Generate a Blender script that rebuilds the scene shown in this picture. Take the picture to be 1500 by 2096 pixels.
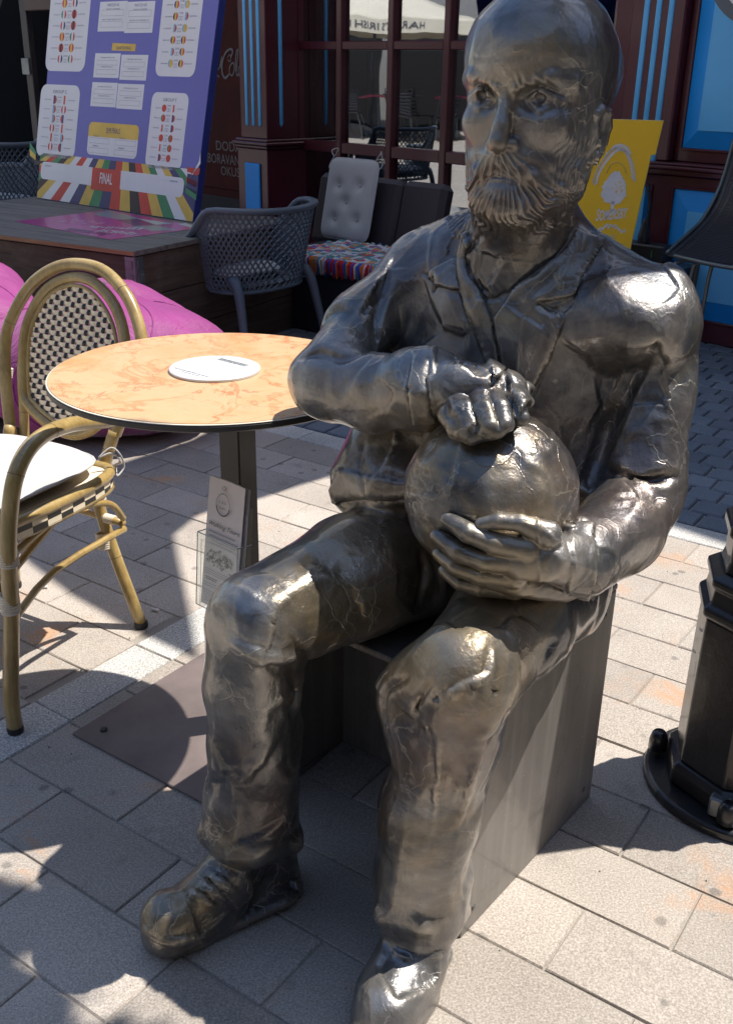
import bpy, bmesh, math, random
import numpy as np
from mathutils import Vector, Matrix, noise as mnoise

random.seed(7)
for o in list(bpy.data.objects):
    bpy.data.objects.remove(o, do_unlink=True)
scene = bpy.context.scene
COL = scene.collection

# ------------------------------------------------------------------ camera
CAM_H, FPX = 1.3, 2080.0
PITCH, ROLL = math.radians(23.6), math.radians(1.04)
_F = np.array([0, math.cos(PITCH), -math.sin(PITCH)])
_U0 = np.array([0, math.sin(PITCH), math.cos(PITCH)])
_R0 = np.array([1.0, 0, 0])
_R = _R0 * math.cos(ROLL) + _U0 * math.sin(ROLL)
_U = -_R0 * math.sin(ROLL) + _U0 * math.cos(ROLL)
_C = np.array([0, 0, CAM_H])
cam_data = bpy.data.cameras.new('camera')
cam = bpy.data.objects.new('camera', cam_data)
COL.objects.link(cam)
cam_data.sensor_fit = 'VERTICAL'
cam_data.sensor_height = 36.0
cam_data.lens = FPX / 2096.0 * 36.0
cam_data.clip_start = 0.05
cam_data.clip_end = 400
m = Matrix(((_R[0], _U[0], -_F[0], _C[0]), (_R[1], _U[1], -_F[1], _C[1]), (_R[2], _U[2], -_F[2], _C[2]), (0, 0, 0, 1)))
cam.matrix_world = m
scene.camera = cam

# ------------------------------------------------------------------ light
SUN = np.array([0.444, 0.127, 0.887]); SUN /= np.linalg.norm(SUN)
world = bpy.data.worlds.new('World'); scene.world = world
world.use_nodes = True
wn = world.node_tree.nodes; wl = world.node_tree.links
wn.clear()
sky = wn.new('ShaderNodeTexSky'); sky.sky_type = 'NISHITA'; sky.sun_disc = False
sky.sun_elevation = math.asin(SUN[2]); sky.sun_rotation = math.atan2(SUN[0], SUN[1])
sky.air_density = 1.0; sky.dust_density = 0.6; sky.ozone_density = 3.0
bg = wn.new('ShaderNodeBackground'); bg.inputs['Strength'].default_value = 0.14
wo = wn.new('ShaderNodeOutputWorld')
wl.new(sky.outputs[0], bg.inputs[0]); wl.new(bg.outputs[0], wo.inputs[0])
sd = bpy.data.lights.new('sun', 'SUN'); sd.energy = 4.6; sd.angle = math.radians(0.53); sd.color = (1.0, 0.95, 0.88)
sun = bpy.data.objects.new('sun', sd); COL.objects.link(sun)
sun.rotation_euler = Vector(SUN.tolist()).to_track_quat('Z', 'Y').to_euler()
sun.location = (4, 1, 9)
scene.view_settings.view_transform = 'Standard'
scene.view_settings.look = 'None'
scene.view_settings.gamma = 1.0
scene.view_settings.exposure = 0.6
scene.view_settings.use_curve_mapping = False
scene.cycles.max_bounces = 8
scene.cycles.glossy_bounces = 5
scene.cycles.transparent_max_bounces = 12

# ------------------------------------------------------------------ pixel -> world (1500 x 2096 photograph)
def ray(u, v):
    return _F + _R * ((u - 750) / FPX) + _U * ((1048 - v) / FPX)
def onz(u, v, z=0.0):
    d = ray(u, v); return _C + d * ((z - CAM_H) / d[2])
def ony(u, v, Y):
    d = ray(u, v); return _C + d * (Y / d[1])
def axd(p):
    return float((np.asarray(p) - _C) @ _F)

class Frame:
    """local frame of a thing: x along its front, y into it, z up (rz about z, optional tilt about x)"""
    def __init__(s, loc, rz=0.0, tilt=0.0):
        s.m = Matrix.Translation(Vector(loc)) @ Matrix.Rotation(rz, 4, 'Z') @ Matrix.Rotation(tilt, 4, 'X')
        s.mi = np.array(s.m.inverted()); s.loc = tuple(loc); s.rz = rz; s.tilt = tilt
    def hit(s, u, v, axis, val):
        d = s.mi[:3, :3] @ ray(u, v); c = s.mi[:3, :3] @ _C + s.mi[:3, 3]
        t = (val - c[axis]) / d[axis]
        return c + d * t
    def y(s, u, v, val=0.0): return s.hit(u, v, 1, val)
    def x(s, u, v, val=0.0): return s.hit(u, v, 0, val)
    def z(s, u, v, val=0.0): return s.hit(u, v, 2, val)

# ------------------------------------------------------------------ objects
def tag(o, label=None, cat=None, group=None, kind=None):
    if label: o['label'] = label
    if cat: o['category'] = cat
    if group: o['group'] = group
    if kind: o['kind'] = kind
    return o
def empty(name, loc=(0, 0, 0), rz=0.0, tilt=0.0, label=None, cat=None, group=None):
    o = bpy.data.objects.new(name, None); COL.objects.link(o)
    o.empty_display_size = 0.1
    o.matrix_world = Matrix.Translation(Vector(loc)) @ Matrix.Rotation(rz, 4, 'Z') @ Matrix.Rotation(tilt, 4, 'X')
    return tag(o, label, cat, group)
def fempty(name, fr, label, cat, group=None):
    return empty(name, fr.loc, fr.rz, fr.tilt, label, cat, group)
def copy_tree(o, parent=None):
    c = o.copy(); COL.objects.link(c)
    if parent is not None: c.parent = parent
    for ch in list(o.children): copy_tree(ch, c)
    return c

class MB:
    """collects geometry, builds ONE mesh object"""
    def __init__(s): s.v = []; s.f = []; s.mi = []; s.sm = []; s.cur = 0; s.smooth = False
    def add(s, vs, fs):
        b = len(s.v); s.v += [tuple(map(float, q)) for q in vs]
        for q in fs: s.f.append([b + i for i in q]); s.mi.append(s.cur); s.sm.append(s.smooth)
        return s
    def box(s, x0, x1, y0, y1, z0, z1, m=None):
        vs = [(x0,y0,z0),(x1,y0,z0),(x1,y1,z0),(x0,y1,z0),(x0,y0,z1),(x1,y0,z1),(x1,y1,z1),(x0,y1,z1)]
        if m is not None: vs = [tuple(m @ Vector(q)) for q in vs]
        return s.add(vs, [(0,3,2,1),(4,5,6,7),(0,1,5,4),(1,2,6,5),(2,3,7,6),(3,0,4,7)])
    def bbox(s, x0, x1, y0, y1, z0, z1, b=0.004, m=None):
        """box with chamfered edges"""
        b = min(b, abs(x1-x0)*.45, abs(y1-y0)*.45, abs(z1-z0)*.45)
        bm = bmesh.new(); bmesh.ops.create_cube(bm, size=1)
        for q in bm.verts: q.co = Vector(((x0+x1)/2 + q.co.x*(x1-x0), (y0+y1)/2 + q.co.y*(y1-y0), (z0+z1)/2 + q.co.z*(z1-z0)))
        bmesh.ops.bevel(bm, geom=bm.edges[:], offset=b, segments=1, affect='EDGES', profile=0.5)
        s.addbm(bm, m); bm.free(); return s
    def addbm(s, bm, m=None):
        bm.verts.index_update()
        vs = [tuple((m @ q.co) if m is not None else q.co) for q in bm.verts]
        return s.add(vs, [[q.index for q in f.verts] for f in bm.faces])
    def tube(s, pts, r, n=8, cap=True, closed=False, flat=1.0, up=None):
        """tube along points; r scalar or list; flat scales the second axis"""
        pts = [Vector(p) for p in pts]; N = len(pts)
        rs = r if isinstance(r, (list, tuple, np.ndarray)) else [r] * N
        t0 = (pts[1] - pts[0]).normalized()
        ref = Vector(up) if up is not None else (Vector((0,0,1)) if abs(t0.z) < .9 else Vector((1,0,0)))
        nrm = (ref - t0 * ref.dot(t0)).normalized()
        vs = []
        for i, p in enumerate(pts):
            if closed: t = (pts[(i+1) % N] - pts[i-1])
            else: t = pts[min(i+1, N-1)] - pts[max(i-1, 0)]
            t = t.normalized() if t.length > 1e-9 else t0
            nrm = nrm - t * nrm.dot(t)
            if up is not None:
                nrm = Vector(up) - t * Vector(up).dot(t)
            nrm.normalize()
            bn = t.cross(nrm)
            for k in range(n):
                a = 2 * math.pi * k / n
                vs.append(p + nrm * (math.cos(a) * rs[i]) + bn * (math.sin(a) * rs[i] * flat))
        fs = []
        M = N if closed else N - 1
        for i in range(M):
            j = (i + 1) % N
            for k in range(n):
                fs.append((i*n+k, i*n+(k+1) % n, j*n+(k+1) % n, j*n+k))
        if cap and not closed:
            fs.append(tuple(range(n))[::-1]); fs.append(tuple((N-1)*n + k for k in range(n)))
        return s.add(vs, fs)
    def lathe(s, prof, n=24, c=(0,0), cap=True):
        vs = []; fs = []
        for r, z in prof:
            for k in range(n):
                a = 2*math.pi*k/n; vs.append((c[0]+r*math.cos(a), c[1]+r*math.sin(a), z))
        for i in range(len(prof)-1):
            for k in range(n):
                fs.append((i*n+k, i*n+(k+1) % n, (i+1)*n+(k+1) % n, (i+1)*n+k))
        if cap:
            fs.append(tuple(range(n))[::-1]); fs.append(tuple((len(prof)-1)*n+k for k in range(n)))
        return s.add(vs, fs)
    def prism(s, poly, y0, y1, axis='y'):
        """extrude a polygon given in (x,z) from y0 to y1 (or in (x,y) along z)"""
        n = len(poly)
        if axis == 'y': vs = [(a, y0, b) for a, b in poly] + [(a, y1, b) for a, b in poly]
        elif axis == 'z': vs = [(a, b, y0) for a, b in poly] + [(a, b, y1) for a, b in poly]
        else: vs = [(y0, a, b) for a, b in poly] + [(y1, a, b) for a, b in poly]
        fs = [tuple(range(n)), tuple(range(2*n-1, n-1, -1))]
        for i in range(n): fs.append((i, i+n, (i+1) % n + n, (i+1) % n))
        return s.add(vs, fs)
    def build(s, name, mats, parent=None, smooth=None, loc=None, recalc=True):
        me = bpy.data.meshes.new(name); me.from_pydata(s.v, [], s.f)
        if not isinstance(mats, (list, tuple)): mats = [mats]
        for q in mats: me.materials.append(q)
        me.polygons.foreach_set('material_index', s.mi)
        sm = s.sm if smooth is None else [smooth]*len(s.f)
        me.polygons.foreach_set('use_smooth', sm)
        me.update()
        if recalc:
            bm = bmesh.new(); bm.from_mesh(me); bmesh.ops.recalc_face_normals(bm, faces=bm.faces[:]); bm.to_mesh(me); bm.free()
        o = bpy.data.objects.new(name, me); COL.objects.link(o)
        if parent is not None: o.parent = parent
        if loc is not None: o.location = loc
        return o

def catmull(pts, n=6, closed=False):
    pts = [np.array(p, float) for p in pts]; out = []; N = len(pts)
    for i in range(N if closed else N-1):
        if closed: a, b, c, d = pts[i-1], pts[i], pts[(i+1) % N], pts[(i+2) % N]
        else: a, b, c, d = pts[max(i-1,0)], pts[i], pts[i+1], pts[min(i+2,N-1)]
        for k in range(n):
            t = k / n
            out.append(.5*((2*b)+(c-a)*t+(2*a-5*b+4*c-d)*t*t+(3*b-a-3*c+d)*t**3))
    if not closed: out.append(pts[-1])
    return [tuple(q) for q in out]

# ------------------------------------------------------------------ materials
class NT:
    def __init__(s, name):
        s.m = bpy.data.materials.new(name); s.m.use_nodes = True
        s.t = s.m.node_tree; s.n = s.t.nodes; s.l = s.t.links
        s.b = s.n['Principled BSDF']
        s.co = s.n.new('ShaderNodeTexCoord')
    def node(s, t, **kw):
        q = s.n.new(t)
        for k, v in kw.items():
            if k.startswith('i_'): q.inputs[k[2:].replace('_', ' ')].default_value = v
            else: setattr(q, k, v)
        return q
    def noise(s, scale, detail=3, rough=.55, vec=None, dist=0.0):
        q = s.node('ShaderNodeTexNoise'); q.inputs['Scale'].default_value = scale; q.inputs['Detail'].default_value = detail
        q.inputs['Roughness'].default_value = rough; q.inputs['Distortion'].default_value = dist
        s.l.new(vec if vec is not None else s.co.outputs['Object'], q.inputs['Vector']); return q.outputs['Fac']
    def ramp(s, fac, stops):
        q = s.node('ShaderNodeValToRGB'); e = q.color_ramp.elements
        while len(e) < len(stops): e.new(.5)
        for k, (p, c) in enumerate(stops):
            e[k].position = p; e[k].color = (*c, 1) if len(c) == 3 else c
        s.l.new(fac, q.inputs[0]); return q.outputs[0]
    def mix(s, fac, a, b, mode='MIX'):
        q = s.node('ShaderNodeMix', data_type='RGBA', blend_type=mode)
        for sock, val in ((q.inputs[0], fac), (q.inputs[6], a), (q.inputs[7], b)):
            if hasattr(val, 'is_linked') or hasattr(val, 'node'): s.l.new(val, sock)
            elif isinstance(val, (int, float)): sock.default_value = val
            else: sock.default_value = (*val, 1) if len(val) == 3 else val
        return q.outputs[2]
    def math(s, op, a, b=None, clamp=False):
        q = s.node('ShaderNodeMath', operation=op, use_clamp=clamp)
        for sock, val in ((q.inputs[0], a), (q.inputs[1], b)):
            if val is None: continue
            if hasattr(val, 'node'): s.l.new(val, sock)
            else: sock.default_value = val
        return q.outputs[0]
    def bump(s, h, strength=.3, dist=.005, nrm=None):
        q = s.node('ShaderNodeBump'); q.inputs['Strength'].default_value = strength; q.inputs['Distance'].default_value = dist
        s.l.new(h, q.inputs['Height'])
        if nrm is not None: s.l.new(nrm, q.inputs['Normal'])
        return q.outputs[0]
    def set(s, **kw):
        for k, v in kw.items():
            sock = s.b.inputs[k.replace('_', ' ')]
            if hasattr(v, 'node'): s.l.new(v, sock)
            elif isinstance(v, tuple) and len(v) == 3: sock.default_value = (*v, 1)
            else: sock.default_value = v
        return s

def pm(name, col, rough=.5, metal=0.0, var=.15, vs=6.0, bs=0.15, bscale=60.0, bdist=.002, coat=0.0, spec=.5, rv=.15, coords='Object'):
    """paint/plastic/metal/fabric with broad colour variation, rough variation and fine relief"""
    t = NT(name); src = t.co.outputs[coords]
    n1 = t.noise(vs, 5, .6, src)
    dark = tuple(c*(1-var) for c in col); lite = tuple(min(1, c*(1+var)) for c in col)
    c = t.ramp(n1, [(.3, dark), (.7, lite)])
    n2 = t.noise(bscale, 4, .6, src)
    rr = t.node('ShaderNodeMapRange'); rr.inputs['To Min'].default_value = max(.02, rough*(1-rv)); rr.inputs['To Max'].default_value = min(1, rough*(1+rv))
    t.l.new(n2, rr.inputs['Value'])
    t.set(Base_Color=c, Roughness=rr.outputs[0], Metallic=metal, Normal=t.bump(n2, bs, bdist))
    t.b.inputs['Specular IOR Level'].default_value = spec
    t.b.inputs['Coat Weight'].default_value = coat; t.b.inputs['Coat Roughness'].default_value = .1
    return t.m
# ------------------------------------------------------------------ paving
GA = math.radians(34.5)
E1 = np.array([math.cos(GA), -math.sin(GA), 0]); E2 = np.array([math.sin(GA), math.cos(GA), 0])
def stone_mat(name, c0, c1, speck=380, stain=True, rough=.75, dots=True, contrast=1.0):
    t = NT(name)
    g = t.node('ShaderNodeNewGeometry'); pos = g.outputs['Position']
    n = t.noise(speck, 2, .7, pos)
    lo = tuple(c*(1-.38*contrast) for c in c0); hi = tuple(min(1, c*(1+.38*contrast)) for c in c1)
    c = t.ramp(n, [(.30, lo), (.5, tuple((a+b)/2 for a, b in zip(c0, c1))), (.70, hi)])
    b = t.noise(3.2, 5, .6, pos)
    c = t.mix(.35, c, t.ramp(b, [(.3, tuple(x*.82 for x in c0)), (.7, tuple(min(1, x*1.1) for x in c1))]))
    oi = t.node('ShaderNodeObjectInfo')
    mr = t.node('ShaderNodeMapRange'); mr.inputs['To Min'].default_value = .82; mr.inputs['To Max'].default_value = 1.10
    t.l.new(oi.outputs['Random'], mr.inputs['Value'])
    hv = t.node('ShaderNodeHueSaturation'); t.l.new(mr.outputs[0], hv.inputs['Value']); t.l.new(c, hv.inputs['Color']); c = hv.outputs[0]
    if stain:
        s1 = t.ramp(t.noise(5.5, 5, .65, pos, .4), [(.53, (0,0,0)), (.66, (1,1,1))])
        s2 = t.ramp(t.noise(1.7, 3, .5, pos), [(.50, (0,0,0)), (.62, (1,1,1))])
        c = t.mix(t.math('MULTIPLY', t.math('MULTIPLY', s1, s2), .85), c, (.52, .27, .13))
        s3 = t.ramp(t.noise(9, 6, .7, pos, .3), [(.60, (0,0,0)), (.75, (1,1,1))])
        c = t.mix(t.math('MULTIPLY', s3, .50), c, (.16, .145, .13))
    if dots:
        v = t.node('ShaderNodeTexVoronoi'); v.inputs['Scale'].default_value = 13; v.inputs['Randomness'].default_value = 1
        t.l.new(pos, v.inputs['Vector'])
        dd = t.math('ADD', v.outputs['Distance'], t.math('MULTIPLY', t.noise(60, 3, .6, pos), .14))
        sp = t.ramp(dd, [(.17, (1,1,1)), (.235, (0,0,0))])
        gate = t.ramp(t.noise(2.1, 2, .5, pos), [(.44, (0,0,0)), (.54, (1,1,1))])
        c = t.mix(t.math('MULTIPLY', t.math('MULTIPLY', sp, gate), .50), c, (.07, .068, .065))
    t.set(Base_Color=c, Roughness=rough, Normal=t.bump(t.noise(speck*.6, 4, .7, pos), .45, .0018))
    t.b.inputs['Specular IOR Level'].default_value = .3
    return t.m
M_SLAB = stone_mat('granite_slab', (.31, .262, .218), (.49, .44, .385), speck=270, contrast=.85)
M_STRIP = stone_mat('speckled_granite', (.30, .29, .27), (.62, .60, .56), speck=210, stain=False, dots=False, contrast=1.5)
M_COB = stone_mat('basalt_cobble', (.13, .155, .195), (.22, .25, .29), speck=260, stain=False, dots=False, rough=.6)
M_SAND = stone_mat('joint_sand', (.22, .195, .165), (.36, .325, .28), speck=500, stain=False, dots=False, rough=.95)
M_GROUT = stone_mat('cobble_joint', (.22, .22, .22), (.34, .34, .33), speck=500, stain=False, dots=False, rough=.95)

def sheet(name, e1a, e1b, e2a, e2b, z, mat_, kind='structure'):
    mb = MB()
    vs = [E1*a + E2*b + np.array([0,0,z]) for a, b in ((e1a,e2a),(e1b,e2a),(e1b,e2b),(e1a,e2b))]
    mb.add(vs, [(0,1,2,3)])
    o = mb.build(name, mat_, recalc=False); tag(o, kind=kind); return o
M_FAR = stone_mat('far_paving', (.33, .30, .26), (.46, .42, .37), speck=90, stain=False, dots=False)
ground = sheet('ground', -150, 150, -150, 150, -.035, M_FAR)
ground['label'] = 'stone paved ground of the street'
pave = sheet('pavement', -6.0, 4.0, -3.0, 2.983, -.0040, M_SAND)
lane = sheet('cobbled_lane', -9, 7, 2.984, 9.0, -.011, M_GROUT)

def slab_mesh(L, W, T=.05, b=.0022, seed=0):
    """slab with worn chamfer; origin at centre top"""
    rnd = random.Random(seed)
    mb = MB(); hx, hy = L/2, W/2
    def ring(inx, z, j=0):
        pts = []
        for (sx, sy) in ((-1,-1),(0,-1),(1,-1),(1,0),(1,1),(0,1),(-1,1),(-1,0)):
            pts.append((sx*(hx-inx) + (rnd.uniform(-j, j)), sy*(hy-inx) + (rnd.uniform(-j, j)), z))
        return pts
    vs = ring(0, -T) + ring(0, -b*1.2, .0006) + ring(b, 0, .0009)
    fs = [tuple(range(16, 24))]
    for k in (0, 1):
        for i in range(8): fs.append((k*8+i, k*8+(i+1) % 8, k*8+8+(i+1) % 8, k*8+8+i))
    mb.add(vs, fs)
    me = bpy.data.meshes.new('slab'); me.from_pydata(mb.v, [], mb.f); me.update(); return me
def place(me, name, mat_, parent, a, b, z, rnd, tilt=.0015, rot=0.0):
    if not me.materials: me.materials.append(mat_)
    o = bpy.data.objects.new(name, me); COL.objects.link(o)
    p = E1*a + E2*b
    o.location = (p[0], p[1], z + rnd.uniform(-.0011, .0011))
    o.rotation_euler = (rnd.uniform(-tilt, tilt), rnd.uniform(-tilt, tilt), -GA + rot)
    o.parent = parent
    return o
SL, RP = .317, .15645
JW = .0032
slabs = [slab_mesh(SL-JW, RP-JW, seed=i) for i in range(5)]
rnd = random.Random(3)
STR0, STR1 = -1.675, -1.552
e2_0 = .985
for k in range(-3, 12):
    e2a = e2_0 + RP*k; bb = e2a + RP/2
    off = -.28 if k % 2 == 0 else -.43
    for n in range(-6, 11):
        x1 = off - SL*n; x0 = x1 - SL
        # inside view only
        if x0 < -3.3 or x1 > .95: continue
        P = E1*((x0+x1)/2) + E2*bb
        if P[1] < .85: continue
        segs = [(x0, x1)]
        if x0 < STR1 and x1 > STR0:
            segs = [(x0, STR0), (STR1, x1)]
        for (s0, s1) in segs:
            if s1 - s0 < .03: continue
            if s0 == x0 and s1 == x1: me_ = rnd.choice(slabs)
            else: me_ = slab_mesh(s1-s0-JW, RP-JW, seed=k*31+n)
            place(me_, 'paving_slab', M_SLAB, pave, (s0+s1)/2, bb, 0, rnd)
# granite strip running through the slabs, kerb strip along the lane
sm_ = [slab_mesh(STR1-STR0-JW, .30-JW, seed=50+i) for i in range(3)]
for i in range(7):
    place(rnd.choice(sm_), 'granite_block', M_STRIP, pave, (STR0+STR1)/2, .85 + .30*i + .15, 0, rnd)
kb = [slab_mesh(.33-JW, .118-JW, seed=70+i) for i in range(3)]
for i in range(-10, 5):
    place(rnd.choice(kb), 'granite_block', M_STRIP, pave, -.15 + .33*i, 2.863 + .059, 0, rnd)
# cobbles of the lane
CP = .112; cobs = [slab_mesh(CP-.011, CP-.011, .05, .004, 90+i) for i in range(6)]
cells = []
for j in range(60):
    for i in range(-70, 60):
        a = -.3 + CP*i + (CP/2 if j % 2 else 0); b = 2.99 + CP*(j+.5)
        P = E1*a + E2*b
        c = axd(P); q = P - _C
        u = 750 + FPX*(q @ _R)/c; v = 1048 - FPX*(q @ _U)/c
        if -60 < u < 1560 and v > 560:
            vis = (u > 1380) or (v > 640 and (u < 760))
            cells.append((not vis, -v, a, b))
cells.sort()
far = MB()
for n, (hid, nv, a, b) in enumerate(cells):
    if n < 300 and not hid: place(rnd.choice(cobs), 'cobblestone', M_COB, lane, a, b, 0, rnd, .006, rnd.uniform(-.02, .02))
    else:
        me_ = rnd.choice(cobs); P = E1*a + E2*b
        mt = Matrix.Translation((P[0], P[1], rnd.uniform(-.001, .001))) @ Matrix.Rotation(-GA + rnd.uniform(-.02,.02), 4, 'Z')
        far.add([tuple(mt @ v.co) for v in me_.vertices], [list(p.vertices) for p in me_.polygons])
fc = far.build('cobble_field', M_COB, lane, recalc=False); tag(fc, kind='stuff')
grit = MB(); rg = random.Random(31)
for q in range(620):     # grit and crumbs of mortar, mostly gathered in the joints
    if rg.random() < .65:
        k = rg.randrange(-2, 11); b = e2_0 + RP*k + rg.gauss(0, .004); a = rg.uniform(-3.0, .6)
    else: a, b = rg.uniform(-3.0, .6), rg.uniform(.5, 2.8)
    P = E1*a + E2*b
    if P[1] < .9: continue
    s_ = rg.choice([.0010, .0014, .002, .003]); z = .0014
    vs = [(P[0]+s_*rg.uniform(.6,1.3)*math.cos(t), P[1]+s_*rg.uniform(.6,1.3)*math.sin(t), z-.002) for t in (0, 1.6, 3.1, 4.7)] + [(P[0], P[1], z+s_*.7)]
    grit.add(vs, [(0,1,4),(1,2,4),(2,3,4),(3,0,4)])
gr = grit.build('grit', M_SAND, recalc=False); tag(gr, 'fine grit scattered along the joints of the paving', 'grit', kind='stuff')
print('ground', len(cells))
def bronze():
    t = NT('bronze')
    pos = t.co.outputs['Object']
    n1 = t.noise(4.5, 6, .62, pos, .6)
    base = t.ramp(n1, [(.33, (.045, .048, .056)), (.47, (.105, .107, .112)), (.58, (.225, .218, .21)), (.71, (.44, .41, .365))])
    n2 = t.noise(2.3, 5, .7, pos, 1.2)
    patch = t.ramp(n2, [(.50, (0,0,0)), (.66, (1,1,1))])
    c = t.mix(t.math('MULTIPLY', patch, .60), base, (.34, .25, .12))
    n3 = t.noise(3.1, 4, .6, pos, .5)
    c = t.mix(t.math('MULTIPLY', t.ramp(n3, [(.52,(0,0,0)),(.7,(1,1,1))]), .55), c, (.13,.075,.06))
    # veins of brighter rubbed metal along ridges
    v = t.node('ShaderNodeTexVoronoi', feature='DISTANCE_TO_EDGE'); v.inputs['Scale'].default_value = 13
    wv = t.node('ShaderNodeVectorMath', operation='ADD')
    nz = t.node('ShaderNodeTexNoise'); nz.inputs['Scale'].default_value = 9; nz.inputs['Detail'].default_value = 5
    t.l.new(pos, nz.inputs['Vector'])
    sc = t.node('ShaderNodeVectorMath', operation='SCALE'); sc.inputs['Scale'].default_value = .18
    t.l.new(nz.outputs['Color'], sc.inputs[0]); t.l.new(pos, wv.inputs[0]); t.l.new(sc.outputs[0], wv.inputs[1]); t.l.new(wv.outputs[0], v.inputs['Vector'])
    vein = t.ramp(v.outputs['Distance'], [(0, (1,1,1)), (.028, (0,0,0))])
    gate = t.ramp(t.noise(5, 3, .5, pos), [(.48, (0,0,0)), (.60, (1,1,1))])
    vm = t.math('MULTIPLY', vein, gate)
    c = t.mix(t.math('MULTIPLY', vm, .30), c, (.62, .57, .47))
    geo = t.node('ShaderNodeNewGeometry')
    pt = t.ramp(geo.outputs['Pointiness'], [(.50, (0,0,0)), (.60, (1,1,1))])
    c = t.mix(t.math('MULTIPLY', pt, .55), c, (.60, .53, .42))
    scr = t.noise(55, 6, .7, pos, .4)
    rough = t.math('ADD', t.math('MULTIPLY', t.noise(7, 6, .75, pos), .60), .06)
    f1 = t.noise(70, 6, .65, pos, .8)
    # brushed strokes: stretched noise
    mp = t.node('ShaderNodeMapping'); mp.inputs['Scale'].default_value = (35, 35, 9); mp.inputs['Rotation'].default_value = (.5, .4, .3)
    t.l.new(pos, mp.inputs['Vector'])
    f2 = t.noise(6, 5, .6, mp.outputs[0], .5)
    h = t.math('ADD', t.math('MULTIPLY', f1, .35), t.math('MULTIPLY', f2, .5))
    h = t.math('ADD', h, t.math('MULTIPLY', vm, .6))
    h = t.math('ADD', h, t.math('MULTIPLY', t.noise(22, 5, .6, pos, 1.5), .8))
    vf = t.node('ShaderNodeTexVoronoi', feature='SMOOTH_F1'); vf.inputs['Scale'].default_value = 9; vf.inputs['Smoothness'].default_value = .15; t.l.new(wv.outputs[0], vf.inputs['Vector'])
    h2 = t.bump(vf.outputs['Distance'], .35, .018)
    t.set(Base_Color=c, Roughness=rough, Metallic=.64, Normal=t.bump(h, .42, .0028, h2))
    t.b.inputs['Coat Weight'].default_value = .6; t.b.inputs['Coat Roughness'].default_value = .10
    return t.m
M_BRONZE = bronze()
import time; _T0 = time.time()
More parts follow.
